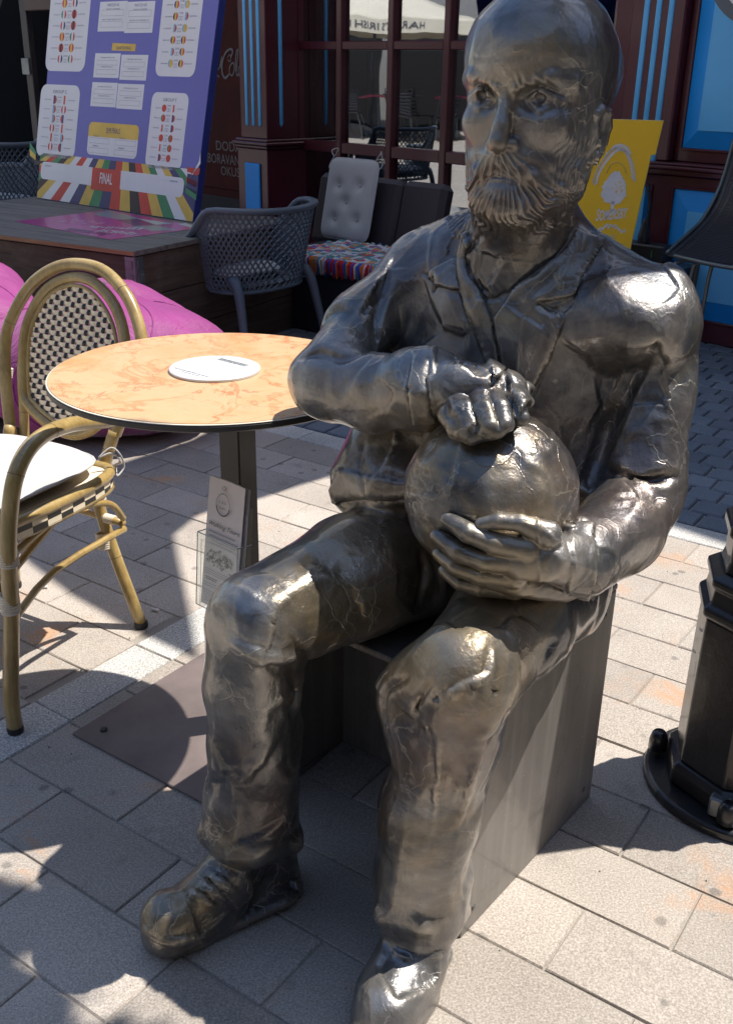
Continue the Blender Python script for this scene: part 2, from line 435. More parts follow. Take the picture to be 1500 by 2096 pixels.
# ------------------------------------------------------------------ the seated bronze man, modelled as a distance field
class Field:
    def __init__(s): s.ops = []
    def put(s, kind, par, k=.012, op=1, fr=None):
        c, R = fr if fr is not None else (np.zeros(3), np.eye(3))
        if kind == 'E': cc, rr = par[0], par[1]; Rl = par[2] if len(par) > 2 else np.eye(3); m = np.max(rr); lo = cc - m; hi = cc + m
        elif kind == 'K':
            a, b, ra, rb = par[:4]; fl = par[4] if len(par) > 4 else None
            m = max(ra, rb) * (max(1, fl[1]) if fl else 1); lo = np.minimum(a, b) - m; hi = np.maximum(a, b) + m
        elif kind == 'B': lo = par[0] - par[1]*1.5 - par[2]; hi = par[0] + par[1]*1.5 + par[2]
        cor = np.array([[lo[0] if i & 1 else hi[0], lo[1] if i & 2 else hi[1], lo[2] if i & 4 else hi[2]] for i in range(8)])
        W = cor @ R.T + c
        mg = k + .012
        s.ops.append((kind, par, k, op, c, R, W.min(0) - mg, W.max(0) + mg))
    def _d(s, o, P):
        kind, par, k, op, c, R, lo, hi = o
        q = (P - c) @ R
        if kind == 'E':
            q = q - par[0]
            if len(par) > 2: q = q @ par[2]
            r = par[1]
            k0 = np.sqrt(((q / r)**2).sum(-1)); k1 = np.sqrt(((q / (r*r))**2).sum(-1)) + 1e-9
            return k0 * (k0 - 1) / k1
        if kind == 'K':
            a, b, ra, rb = par[:4]
            ab = b - a
            q = q - a
            L2 = (ab @ ab) + 1e-12
            t = np.clip((q @ ab) / L2, 0, 1)
            w = q - t[..., None] * ab
            if len(par) > 4 and par[4]:
                nx, sc = par[4]; wn = w @ nx; w = w + (wn * (1/sc - 1))[..., None] * nx
            return np.sqrt((w*w).sum(-1)) - (ra + (rb - ra) * t)
        if kind == 'B':
            q = np.abs(q - par[0]) - par[1]
            return np.sqrt((np.maximum(q, 0)**2).sum(-1)) + np.minimum(q.max(-1), 0) - par[2]
    @staticmethod
    def comb(D, d, k, op):
        if op > 0:
            h = np.maximum(k - np.abs(D - d), 0) / k
            return np.minimum(D, d) - h*h*k*.25
        h = np.maximum(k - np.abs(D + d), 0) / k
        return np.maximum(D, -d) + h*h*k*.25
    def at(s, P):
        P = np.asarray(P, float); D = np.full(len(P), .2); cs = .05
        key = np.floor(P / cs).astype(np.int64) + 500
        kk = (key[:,0]*1000 + key[:,1])*1000 + key[:,2]
        order = np.argsort(kk, kind='stable'); ks = kk[order]
        st = np.nonzero(np.r_[True, ks[1:] != ks[:-1]])[0]; en = np.r_[st[1:], len(ks)]
        LO = np.array([o[6] for o in s.ops]); HI = np.array([o[7] for o in s.ops])
        Ps = P[order]; Ds = D.copy()
        for a, b in zip(st, en):
            c = (key[order[a]] - 500) * cs
            idx = np.nonzero(((LO < c + cs) & (HI > c)).all(1))[0]
            if not len(idx): continue
            q = Ps[a:b]; d0 = Ds[a:b]
            for i in idx:
                o = s.ops[i]; d0 = s.comb(d0, s._d(o, q), o[2], o[3])
            Ds[a:b] = d0
        D[order] = Ds
        return D
    def grad(s, P, e=.0014):
        T = np.array([[1,-1,-1],[-1,-1,1],[-1,1,-1],[1,1,1]], float)
        n = len(P)
        d = s.at(np.concatenate([P + t*e for t in T]))
        g = sum(T[i] * d[i*n:(i+1)*n, None] for i in range(4))
        return g / (np.linalg.norm(g, axis=1, keepdims=True) + 1e-12)
    def trace_many(s, uvs, start=.7, n=45):
        d = np.array([ray(u, v) for u, v in uvs]); d /= np.linalg.norm(d, axis=1, keepdims=True)
        t = np.full(len(d), start); live = np.ones(len(d), bool)
        for _ in range(n):
            i = np.nonzero(live)[0]
            if not len(i): break
            dd = s.at(_C + d[i]*t[i, None]); t[i] += np.where(dd < .0007, 0, np.maximum(dd*.85, .0007))
            live[i] = (dd >= .0007) & (t[i] < 2.6)
        P = _C + d*t[:, None]; return P, t < 2.55
    def grid(s, lo, hi, h):
        n = np.ceil((hi - lo) / h).astype(int) + 1
        D = np.full(n, .2, np.float32)
        ax = [lo[i] + np.arange(n[i]) * h for i in range(3)]
        for o in s.ops:
            i0 = np.clip(np.floor((o[6] - lo) / h).astype(int), 0, n); i1 = np.clip(np.ceil((o[7] - lo) / h).astype(int) + 1, 0, n)
            if (i1 <= i0).any(): continue
            X, Y, Z = np.meshgrid(ax[0][i0[0]:i1[0]], ax[1][i0[1]:i1[1]], ax[2][i0[2]:i1[2]], indexing='ij')
            d = s._d(o, np.stack([X, Y, Z], -1))
            sl = D[i0[0]:i1[0], i0[1]:i1[1], i0[2]:i1[2]]
            D[i0[0]:i1[0], i0[1]:i1[1], i0[2]:i1[2]] = s.comb(sl, d, o[2], o[3])
        return D

def surface_nets(D, lo, h):
    S = D < 0
    n = D.shape
    c = S[:-1,:-1,:-1].astype(np.uint8)
    for a in (0, 1):
        for b in (0, 1):
            for g in (0, 1):
                if a | b | g: c = c + S[a:n[0]-1+a, b:n[1]-1+b, g:n[2]-1+g]
    act = (c > 0) & (c < 8)
    I = np.argwhere(act)
    vid = np.full(act.shape, -1, np.int32); vid[act] = np.arange(len(I))
    off = np.array([[i & 1, (i >> 1) & 1, (i >> 2) & 1] for i in range(8)])
    V = np.stack([D[I[:,0]+o[0], I[:,1]+o[1], I[:,2]+o[2]] for o in off], 1).astype(float)
    acc = np.zeros((len(I), 3)); cnt = np.zeros(len(I))
    for i in range(8):
        for b in (1, 2, 4):
            if not i & b:
                j = i | b; x, y = V[:, i], V[:, j]
                cr = (x < 0) != (y < 0)
                t = np.where(cr, x / np.where(x == y, 1, x - y), 0)
                acc += np.where(cr[:, None], off[i] + (off[j] - off[i]) * t[:, None], 0); cnt += cr
    P = lo + (I + acc / cnt[:, None]) * h
    F = []
    for ax in range(3):
        sl0 = [slice(None)]*3; sl1 = [slice(None)]*3; sl0[ax] = slice(0, -1); sl1[ax] = slice(1, None)
        E = np.argwhere(S[tuple(sl0)] != S[tuple(sl1)])
        b, g = (ax+1) % 3, (ax+2) % 3
        ok = (E[:, b] > 0) & (E[:, g] > 0) & (E[:, b] < n[b]-1) & (E[:, g] < n[g]-1); E = E[ok]
        fl = S[E[:,0], E[:,1], E[:,2]]
        q = []
        for db, dg in ((1,1),(0,1),(0,0),(1,0)):
            e = E.copy(); e[:, b] -= db; e[:, g] -= dg; q.append(vid[e[:,0], e[:,1], e[:,2]])
        q = np.stack(q, 1)
        q[~fl] = q[~fl][:, ::-1]
        F.append(q)
    return P, np.concatenate(F)

A = Field()
YS = 1.0
def J(u, v, Y, rpx):
    p = ony(u, v, Y*YS); return p, rpx * axd(p) / FPX
def chain(js, k=.02, fl=None, op=1):
    for a, b in zip(js[:-1], js[1:]):
        A.put('K', (a[0], b[0], a[1], b[1], fl), k, op)
def axes(yaw, pitch=0.0, roll=0.0):
    """columns: left-of-figure (image right), forward, up; yaw turns the figure towards image left"""
    f = np.array([-math.sin(yaw), -math.cos(yaw), 0]); l = np.array([math.cos(yaw), -math.sin(yaw), 0]); u = np.array([0, 0, 1.0])
    f2 = f*math.cos(pitch) + u*math.sin(pitch); u2 = -f*math.sin(pitch) + u*math.cos(pitch)
    l3 = l*math.cos(roll) + u2*math.sin(roll); u3 = -l*math.sin(roll) + u2*math.cos(roll)
    return np.stack([l3, f2, u3], 1)
def v3(*a): return np.array(a, float)

TY = math.radians(22)
TR = axes(TY)
def tE(u, v, Y, r, k=.03, rot=None, op=1):
    A.put('E', (v3(0,0,0), v3(*r)*YS), k, op, (ony(u, v, Y*YS), TR if rot is None else rot))

# --- torso (jacket)
YS = 1.03
tE(1045, 700, 1.56, (.195, .118, .20), .03)
tE(965, 880, 1.545, (.175, .125, .17), .04)
tE(925, 1010, 1.56, (.175, .135, .10), .04)
tE(1090, 1060, 1.56, (.16, .13, .12), .04)
chain([J(860, 570, 1.62, 78), J(1050, 560, 1.57, 92), J(1330, 625, 1.49, 84)], .04)
chain([J(1080, 480, 1.555, 96), J(900, 530, 1.60, 60)], .03)
chain([J(1095, 490, 1.555, 88), J(1270, 592, 1.52, 56)], .03)
chain([J(860, 890, 1.52, 120), J(790, 960, 1.50, 85), J(740, 1000, 1.50, 52)], .05)
chain([J(1190, 800, 1.52, 75), J(1205, 900, 1.50, 70), J(1185, 1000, 1.46, 75)], .03)
chain([J(1150, 470, 1.52, 46), J(1192, 500, 1.50, 34)], .02)
# hem of the jacket flaring on the bench
chain([J(735, 985, 1.50, 45), J(800, 985, 1.44, 50), J(870, 985, 1.42, 50)], .03)
chain([J(1165, 1130, 1.42, 60), J(1175, 1240, 1.40, 42)], .03)
# --- right arm (image left)
chain([J(848, 565, 1.61, 72), J(745, 660, 1.55, 64), J(675, 772, 1.47, 70)], .025)
chain([J(675, 778, 1.46, 74), J(770, 805, 1.41, 70), J(860, 800, 1.36, 72)], .025)
chain([J(850, 798, 1.365, 80), J(872, 798, 1.35, 82)], .008)
# --- left arm
chain([J(1190, 655, 1.475, 56), J(1270, 655, 1.442, 60), J(1345, 680, 1.432, 68)], .05)
chain([J(1340, 655, 1.485, 84), J(1335, 800, 1.46, 80), J(1322, 960, 1.40, 74)], .025)
chain([J(1318, 1010, 1.39, 76), J(1262, 1085, 1.32, 82), J(1185, 1140, 1.235, 80)], .025)
A.put('K', (*[J(1330, 960, 1.42, 50)[0], J(1368, 990, 1.42, 28)[0]], .045, .018), .03)
# --- legs
YS = 1.0
chain([J(900, 1130, 1.53, 125), J(730, 1180, 1.42, 118), J(540, 1268, 1.295, 104)], .03)
chain([J(528, 1285, 1.29, 102), J(516, 1400, 1.295, 90), J(522, 1520, 1.305, 92), J(518, 1640, 1.315, 92), J(512, 1680, 1.305, 90)], .02)
chain([J(432, 1700, 1.300, 34), J(470, 1722, 1.262, 34), J(530, 1732, 1.255, 34), J(590, 1712, 1.300, 32)], .012)
chain([J(1120, 1190, 1.48, 125), J(1040, 1280, 1.30, 115), J(950, 1375, 1.170, 106)], .03)
chain([J(940, 1400, 1.170, 106), J(915, 1520, 1.185, 98), J(880, 1660, 1.195, 98), J(862, 1800, 1.20, 92), J(862, 1850, 1.195, 92)], .02)
chain([J(850, 1385, 1.20, 56), J(826, 1422, 1.205, 42), J(832, 1490, 1.21, 40)], .04)
# --- ankles and shoes
chain([J(545, 1740, 1.35, 58), J(560, 1790, 1.36, 50)], .012)
chain([J(500, 1750, 1.315, 60), J(470, 1790, 1.29, 58), J(420, 1835, 1.26, 56), J(350, 1880, 1.215, 56)], .015)
chain([J(540, 1795, 1.34, 40), J(440, 1870, 1.26, 44), J(345, 1905, 1.205, 42)], .015)
chain([J(858, 1900, 1.185, 62), J(845, 1960, 1.155, 66), J(812, 2030, 1.11, 70), J(790, 2070, 1.075, 70)], .015)
A.put('K', (onz(560, 1822, .018), onz(356, 1905, .018), .046, .047, (v3(0,0,1), .36)), .004)
A.put('K', (onz(872, 1950, .018), onz(792, 2088, .018), .044, .053, (v3(0,0,1), .36)), .004)
chain([J(782, 1868, 1.16, 20), J(860, 1892, 1.13, 22), J(942, 1862, 1.19, 20)], .012)
# --- neck and head
YS = 1.03
HC = ony(1105, 190, 1.505*YS)
HS = .000655/.0007*YS
HR = axes(math.radians(33), math.radians(-1), 0)
hf = (HC, HR*1.0)
def hE(c, r, k=.01, op=1, rot=None):
    par = (v3(*c)*HS, v3(*r)*HS) if rot is None else (v3(*c)*HS, v3(*r)*HS, rot)
    A.put('E', par, k, op, hf)
def hK(a, b, ra, rb, k=.006, op=1, fl=None):
    A.put('K', (v3(*a)*HS, v3(*b)*HS, ra*HS, rb*HS, fl), k, op, hf)
chain([J(1090, 480, 1.54, 88), J(1085, 400, 1.53, 88)], .02)
hE((0, -.018, .030), (.105, .126, .109), .02)            # skull
hE((0, .020, .048), (.098, .098, .092), .03)              # forehead
hE((0, .018, -.055), (.098, .092, .100), .03)             # cheeks / jaw
hE((0, .030, -.120), (.087, .079, .060), .025)            # beard mass
hK((-.058, .094, .023), (-.018, .109, .007), .012, .011, .006)   # brow ridges
hK((.058, .094, .023), (.018, .109, .007), .012, .011, .006)
hK((.080, .070, .018), (.052, .092, .020), .009, .011, .012)
hK((-.080, .070, .018), (-.052, .092, .020), .009, .011, .012)
for sx in (-1, 1):
    hE((sx*.046, .110, -.005), (.030, .024, .018), .014, -1)     # socket
    hE((sx*.047, .0790, -.004), (.0215, .0185, .0165), .002)      # eyeball
    hK((sx*.070, .082, -.006), (sx*.047, .0990, .0052), .0046, .0056, .003)   # upper lid
    hK((sx*.047, .0990, .0052), (sx*.025, .092, -.005), .0046, .0040, .003)
    hK((sx*.070, .082, -.007), (sx*.046, .0960, -.019), .0036, .0040, .003)   # lower lid
    hK((sx*.046, .0960, -.019), (sx*.025, .092, -.007), .0040, .0036, .003)
    hE((sx*.045, .1000, -.004), (.0085, .0090, .0085), .002, -1); hK((sx*.066, .080, -.030), (sx*.040, .095, -.034), .0022, .0018, .006, -1)  # pupil drilled
    hE((sx*.052, .080, -.040), (.028, .020, .022), .02)          # cheekbone
hK((0, .102, .008), (0, .122, -.040), .0095, .0115, .007)  # nose
hK((0, .122, -.040), (0, .129, -.060), .0120, .0145, .006)
for sx in (-1, 1):
    hE((sx*.0150, .112, -.063), (.0095, .012, .009), .006)       # wing
    hE((sx*.009, .116, -.0725), (.0042, .007, .004), .002, -1)   # nostril
    hK((sx*.004, .110, -.082), (sx*.040, .096, -.105), .0155, .012, .008)   # moustache
    hK((sx*.040, .096, -.105), (sx*.062, .080, -.128), .012, .007, .008)
    hK((sx*.022, .105, -.076), (sx*.058, .082, -.088), .007, .006, .012)
hE((0, .100, -.108), (.030, .017, .012), .008)
for a_, b_ in (((-.026, .112, -.114), (-.010, .117, -.1075)), ((-.010, .117, -.1075), (.010, .117, -.1075)), ((.010, .117, -.1075), (.026, .112, -.114))): hK(a_, b_, .0030, .0030, .002, -1)
hE((0, .102, -.124), (.024, .016, .0125), .005)                    # lower lip / chin bare patch
hE((0, .085, -.150), (.058, .040, .030), .02)
for sx in (-1, 1):                                               # ear
    ex, ey = sx*.098, .012
    pts = [(.0, .012, -.020), (.004, .000, -.014), (.009, -.012, -.020), (.011, -.017, -.040), (.008, -.010, -.066), (.002, .004, -.088), (-.002, .010, -.094)]
    pp = [(ex + sx*a, ey + b, -.055 + (c+.055)*.86) for a, b, c in pts]
    for a, b in zip(pp[:-1], pp[1:]): hK(a, b, .0062, .0062, .004)
    hE((ex, ey, -.05), (.008, .016, .036), .008)
    hE((ex + sx*.010, ey + .002, -.050), (.008, .009, .026), .004, -1)
    hK((ex + sx*.002, ey + .011, -.045), (ex + sx*.003, ey + .009, -.062), .005, .005, .004)
# --- collar, lapels, shirt
chain([J(1060, 455, 1.50, 92), J(1040, 540, 1.52, 80)], .03)
BC = ony(1005, 1012, 1.295*YS); BR = 176 * axd(BC) / FPX
def onball(u, v, off=0.0):
    d = ray(u, v); d = d/np.linalg.norm(d); oc = _C - BC; b = oc @ d; r = BR + off
    q = b*b - (oc @ oc - r*r)
    if q < 0: q = 0
    return _C + d * (-b - math.sqrt(q))
def px(p, r): return r * axd(p) / FPX
def fing(pts, k=.004):
    """pts: (u, v, off, rpx) over the ball"""
    js = []
    for u, v, off, r in pts:
        r *= .94; p = onball(u, v, off + .004); js.append((p, px(p, r)))
    chain(js, .0025)
# --- left hand holding the ball from below
fing([(1185, 1150, .030, 62), (1120, 1140, .022, 52), (1060, 1150, .014, 40)], .015)
fing([(1150, 1195, .028, 40), (1060, 1190, .016, 34), (1010, 1180, .012, 30)], .015)
fing([(1120, 1095, .024, 34), (1065, 1070, .015, 21), (1020, 1066, .010, 18), (985, 1072, .006, 14)])
fing([(1080, 1125, .018, 32), (1010, 1112, .014, 23), (960, 1090, .010, 20), (915, 1062, .004, 14)])
fing([(1060, 1150, .018, 30), (990, 1150, .016, 22), (935, 1128, .010, 20), (893, 1098, .004, 14)])
fing([(1050, 1180, .018, 28), (985, 1180, .016, 21), (930, 1160, .010, 19), (897, 1135, .004, 13)])
fing([(1050, 1205, .016, 26), (985, 1205, .014, 18), (940, 1192, .010, 16), (908, 1168, .004, 12)])
chain([J(1190, 1070, 1.24, 14), J(1203, 1130, 1.215, 14), J(1195, 1200, 1.21, 14)], .006)
chain([J(1160, 1080, 1.22, 10), J(1170, 1140, 1.20, 10), J(1160, 1205, 1.20, 10)], .006)
# --- right hand lying on top of the ball
def J2(u, v, Y, r): return J(u, v, Y, r)
chain([J(880, 800, 1.335, 54), J(940, 800, 1.305, 50), J(975, 798, 1.300, 38)], .015)
chain([J(900, 786, 1.35, 42), J(985, 790, 1.325, 38), J(1025, 812, 1.312, 22)], .02)
for a in ([(930, 808, 1.300, 23), (947, 842, 1.250, 22), (960, 872, 1.228, 18)],
          [(972, 804, 1.297, 23), (988, 840, 1.243, 22), (1000, 872, 1.216, 18)],
          [(1006, 802, 1.298, 21), (1023, 836, 1.245, 20), (1034, 868, 1.216, 16)],
          [(1036, 804, 1.305, 19), (1053, 830, 1.258, 18), (1066, 856, 1.232, 15)],
          [(1045, 810, 1.325, 15), (1066, 812, 1.308, 14), (1080, 824, 1.295, 11)]):
    chain([J(*q) for q in a], .0022)
chain([J(930, 796, 1.300, 27), J(985, 792, 1.296, 27), J(1034, 798, 1.302, 22)], .014)
chain([J(915, 850, 1.27, 20), J(935, 880, 1.24, 17), J(965, 892, 1.225, 14), J(1020, 886, 1.21, 10)], .01)
NBASE = len(A.ops)

# --- modelling on the skin: folds, seams, lapel edges laid as thin ridges (op 1) or cuts (op -1) on the surface
STROKES = []
def skin(pts, r, op=-1, k=.006): STROKES.append((pts, r, op, k))
def lay_strokes():
    uvs = []; own = []
    for i, (pts, r, op, k) in enumerate(STROKES):
        c = catmull([(a, b) for a, b in pts], 5); uvs += c; own += [i]*len(c)
    P, ok = BASE.trace_many(uvs); own = np.array(own)
    for i, (pts, r, op, k) in enumerate(STROKES):
        ix = np.nonzero(own == i)[0]; N = len(ix)
        for j in range(N-1):
            a, b = ix[j], ix[j+1]
            if not (ok[a] and ok[b]) or np.linalg.norm(P[a] - P[b]) > .06: continue
            w0 = .45 + .55*math.sin(math.pi*j/(N-1)); w1 = .45 + .55*math.sin(math.pi*(j+1)/(N-1))
            A.put('K', (P[a], P[b], r*w0, r*w1, None), k, op)
BASE = Field(); BASE.ops = list(A.ops)
# (u, v) polylines: cuts
for pts, r, k in [
    ([(985,480),(955,520),(960,560),(1000,610),(1035,600)], .004, .006),          # V of the jumper, left
    ([(1180,470),(1150,520),(1090,560),(1040,600)], .004, .006),
    ([(945,490),(935,560),(960,640),(985,700),(1010,790)], .0035, .006),          # jacket edge
    ([(1225,500),(1185,570),(1170,610)], .0028, .004),
    ([(1150,640),(1140,680),(1110,760),(1085,820),(1070,850)], .003, .005),      # lapel notch and edge
    ([(1100,625),(1135,640),(1168,618)], .005, .004),
    ([(870,560),(895,575),(890,600)], .004, .004),
    ([(1345,690),(1290,780),(1250,860),(1225,930),(1200,990)], .006, .015),     # crease between arm and chest
    ([(1215,940),(1290,985),(1380,975)], .006, .012),                             # inside of elbow
    ([(795,560),(770,640),(765,700)], .006, .012),
    ([(640,728),(700,735),(760,718)], .004, .014),
    ([(618,735),(650,722),(690,730)], .006, .010),
    ([(848,725),(838,780),(842,860)], .0028, .004),                               # cuff seam
    ([(880,735),(876,790),(884,850)], .004, .005),
    ([(1210,1085),(1216,1140),(1208,1200)], .003, .004),
    ([(690,1026),(760,1022),(835,1024)], .004, .008),                             # jacket hem
    ([(745,905),(735,960),(750,1010)], .003, .006),
    ([(592,1345),(602,1400),(590,1460)], .004, .014),                             # trouser folds
    ([(520,1330),(560,1370),(600,1390)], .0025, .010),
    ([(880,1400),(860,1440),(845,1520)], .004, .008),
    ([(930,1400),(880,1450),(890,1560),(900,1640),(870,1780)], .003, .005),
    ([(1000,1330),(980,1390),(930,1410)], .002, .004),
    ([(1000,1400),(1030,1470),(990,1520)], .0035, .006),
    ([(800,1500),(790,1420),(835,1390)], .004, .006),
    ([(850,1245),(870,1180),(860,1130)], .005, .010),
    ([(420,1790),(470,1850),(500,1880)], .002, .004),
    ([(398,1830),(435,1862)], .002, .003), ([(425,1812),(455,1850)], .002, .003),
    ([(800,1960),(850,1985),(905,1975)], .002, .003), ([(805,1935),(860,1955),(910,1945)], .002, .003),
    ]:
    skin(pts, r, -1, k)
for pts, r, k in [
    ([(480,1320),(540,1345),(600,1350)], .003, .016),
    ([(560,1420),(545,1520),(500,1590)], .0025, .016),
    ([(1010,1330),(1000,1380),(930,1420),(905,1500),(900,1600),(880,1700),(850,1800)], .003, .006),
    ([(960,1420),(985,1480),(960,1600),(930,1700)], .004, .010),
    ([(300,1900),(345,1925),(420,1905),(470,1865)], .005, .005),
    ([(392,1826),(440,1858)], .005, .004), ([(412,1808),(462,1842)], .005, .004), ([(432,1790),(480,1826)], .005, .004), ([(800,1975),(852,1992),(898,1978)], .005, .004), ([(808,1950),(856,1966),(902,1952)], .005, .004),
    ([(300,1905),(345,1928),(400,1912)], .003, .004)]:
    skin(pts, r, 1, k)

lay_strokes()
_lo = v3(-.55, .92, -.01); _hi = v3(.66, 1.86, 1.46)
VOX = 0.0048
Dg = A.grid(_lo, _hi, VOX)
Vs, Fs = surface_nets(Dg, _lo, VOX); del Dg

def subdivide(V, F, mask):
    """split the quads chosen by mask(centroid) in four; neighbours become n-gons"""
    me = bpy.data.meshes.new('tmp'); me.from_pydata(V.tolist(), [], F.tolist() if hasattr(F, 'tolist') else F)
    bm = bmesh.new(); bm.from_mesh(me); bpy.data.meshes.remove(me)
    ed = set()
    for f in bm.faces:
        if mask(f.calc_center_median()):
            for e in f.edges: ed.add(e)
    bmesh.ops.subdivide_edges(bm, edges=list(ed), cuts=1, use_grid_fill=True)
    bm.verts.index_update()
    V2 = np.array([v.co[:] for v in bm.verts]); F2 = [[v.index for v in f.verts] for f in bm.faces]
    bm.free(); return V2, F2
HCv = Vector(HC.tolist())
def inhead(c): return (c - HCv).length < .20 and c.z > HC[2] - .165 and (c.y < HC[1] + .05)
BCv = Vector(BC.tolist())
def inhand(c): return (c - BCv).length < .20 and c.y < BC[1] + .02 and c.x < BC[0] + .155
for _ in range(2):
    g = A.grad(Vs); Vs = Vs - np.clip(A.at(Vs), -.004, .004)[:, None] * g
def intorso(c): return .84 < c.z < 1.20 and c.y < 1.62 and .0 < c.x < .52
Vs, Fs = subdivide(Vs, Fs, lambda c: inhead(c) or inhand(c) or intorso(c))
Vs, Fs = subdivide(Vs, Fs, lambda c: inhead(c) and (np.array(c - HCv) @ HR)[1] > .02)
for _ in range(2):
    g = A.grad(Vs); Vs = Vs - np.clip(A.at(Vs), -.003, .003)[:, None] * g

def vnoise(P, s, seed=0.0):
    """value noise in numpy, -1..1"""
    Q = P * s + seed; I = np.floor(Q).astype(np.int64); Fr = Q - I; Fr = Fr*Fr*(3 - 2*Fr)
    def h(i, j, k):
        x = (i*73856093) ^ (j*19349663) ^ (k*83492791); x = (x ^ (x >> 13)) * 1274126177; x = x & 0x7fffffff
        return (x % 20011) / 10005.5 - 1
    r = 0
    for a in (0, 1):
        for b in (0, 1):
            for c in (0, 1):
                w = (Fr[:,0] if a else 1-Fr[:,0]) * (Fr[:,1] if b else 1-Fr[:,1]) * (Fr[:,2] if c else 1-Fr[:,2])
                r = r + w * h(I[:,0]+a, I[:,1]+b, I[:,2]+c)
    return r
g = A.grad(Vs)
q = (Vs - HC) @ HR / HS
# beard strands: fans of grooves running down from the mouth, moustache strands running outwards
disp = np.zeros(len(Vs))
bx, by, bz = q[:,0], q[:,1], q[:,2]
head = (np.linalg.norm(q, axis=1) < .24)
ang = np.arctan2(bx, -(bz + .070))
rad = np.hypot(bx, bz + .070)
wob = vnoise(Vs, 45, 3.1)
sm = lambda x, a, b: np.clip((x - a) / (b - a), 0, 1)
w_beard = head * sm(-bz, .112, .128) * sm(by, -.030, .010) * sm(-bz + .35*np.abs(bx), .10, .125) * sm(.2 - np.abs(bz), 0, .02)
w_side = head * sm(-bz, .050, .085) * sm(np.abs(bx), .062, .075) * sm(by, -.025, .0) * (1 - sm(by, .085, .10))
bare = np.exp(-((bx/.026)**2 + ((bz+.122)/.014)**2)**2) * (by > .05)
strands = np.where(w_side > w_beard, np.sin((by*.95 - np.abs(bx)*.5 + bz*.25)*330 + wob*2.5), np.sin(ang*30 + wob*3.4 + rad*25))
w = np.clip(np.maximum(w_beard, w_side*.9), 0, 1) * (1 - bare)
disp += w * (.0024*(1 - np.abs(strands)*1.5) + .0016*vnoise(Vs, 110))
ang2 = np.arctan2(bz + .055, np.abs(bx) + .006)
w_m = head * np.exp(-(((bz + .085 + .55*np.abs(bx))/.020)**2)**2) * (by > .06) * sm(-bz, .070, .080)
disp += w_m * (.0020*(1 - np.abs(np.sin(ang2*11 + wob*1.5 + np.abs(bx)*60))*1.8))
w_b = head * np.exp(-(((bz - .019)/.010)**2)**2) * (by > .05) * sm(np.abs(bx), .012, .02) * (1 - sm(np.abs(bx), .058, .068))
disp += w_b * .0007*np.sin(np.abs(bx)*420 + bz*300 + wob*2.5)
# hammered, trowelled skin of the whole figure
calm = 1 - .75*np.clip(head * (by > .0), 0, 1)
disp += calm*(.0022*vnoise(Vs, 9) + .0011*vnoise(Vs, 24, 5.5)) + .0005*vnoise(Vs, 60, 9.1)*(.4 + .6*calm)
rid = 1 - np.abs(vnoise(Vs*np.array([1,1,.5]), 15, 2.2))*9
disp += calm * np.clip(rid, 0, 1) * .0012
# facets: the figure is built of trowelled planes; flatten patches towards the tangent plane of their centre
rsf = np.random.RandomState(5)
cand = rsf.permutation(len(Vs))[:9000]; cp = Vs[cand]
qc = (cp - HC) @ HR / HS
hd = np.linalg.norm(qc, axis=1) < .22
nb = np.linalg.norm(cp - BC, axis=1) < .17
rad_s = np.where(hd, .040, np.where(nb, .03, .078))
keep = []
for i in range(len(cp)):
    if not keep: keep.append(i); continue
    kp = np.array(keep); d = np.linalg.norm((cp[kp] - cp[i])*np.array([1,1,.72]), axis=1)
    if (d > rad_s[i]).all() or False: keep.append(i)
    if len(keep) > 1100: break
S = cp[keep]; SN = g[cand[keep]]
off = np.zeros(len(Vs)); edge = np.zeros(len(Vs))
warp = np.stack([vnoise(Vs, 16, 1.0+i*7) for i in range(3)], 1)*.010
for a in range(0, len(Vs), 20000):
    V_ = Vs[a:a+20000]; W_ = (V_ + warp[a:a+20000])*np.array([1,1,.72])
    D2 = ((W_[:, None] - (S*np.array([1,1,.72]))[None])**2).sum(-1)
    D2 = D2 + .004*(1 - np.clip(g[a:a+20000] @ SN.T, -1, 1))
    ix = np.argpartition(D2, 1, axis=1)[:, :2]
    dd = np.sqrt(np.take_along_axis(D2, ix, 1)); sw = dd[:, 0] > dd[:, 1]
    ix[sw] = ix[sw][:, ::-1]; dd[sw] = dd[sw][:, ::-1]
    o1 = ((V_ - S[ix[:, 0]])*SN[ix[:, 0]]).sum(1); o2 = ((V_ - S[ix[:, 1]])*SN[ix[:, 1]]).sum(1)
    w_ = np.clip((dd[:, 1] - dd[:, 0])/.012, 0, 1); w_ = w_*w_*(3 - 2*w_)
    off[a:a+20000] = (o1 + o2)/2*(1 - w_) + o1*w_
    edge[a:a+20000] = np.clip(1 - (dd[:, 1] - dd[:, 0])/.006, 0, 1)
off = np.clip(off, -.011, .007)
nearhand = np.clip(1 - (np.linalg.norm(Vs - BC, axis=1) - .16)/.03, 0, 1) * (Vs[:, 1] < BC[1] + .03)
fz = sm(by, .035, .07)*(1 - sm(bz, .035, .065))
kf = .40*(1 - .35*head)*(1 - .85*nearhand)*(1 - head*fz)
disp -= kf*off
disp += calm*(1 - nearhand)*edge*.0006*vnoise(Vs, 7, 3.3)*(1 - head*.9)
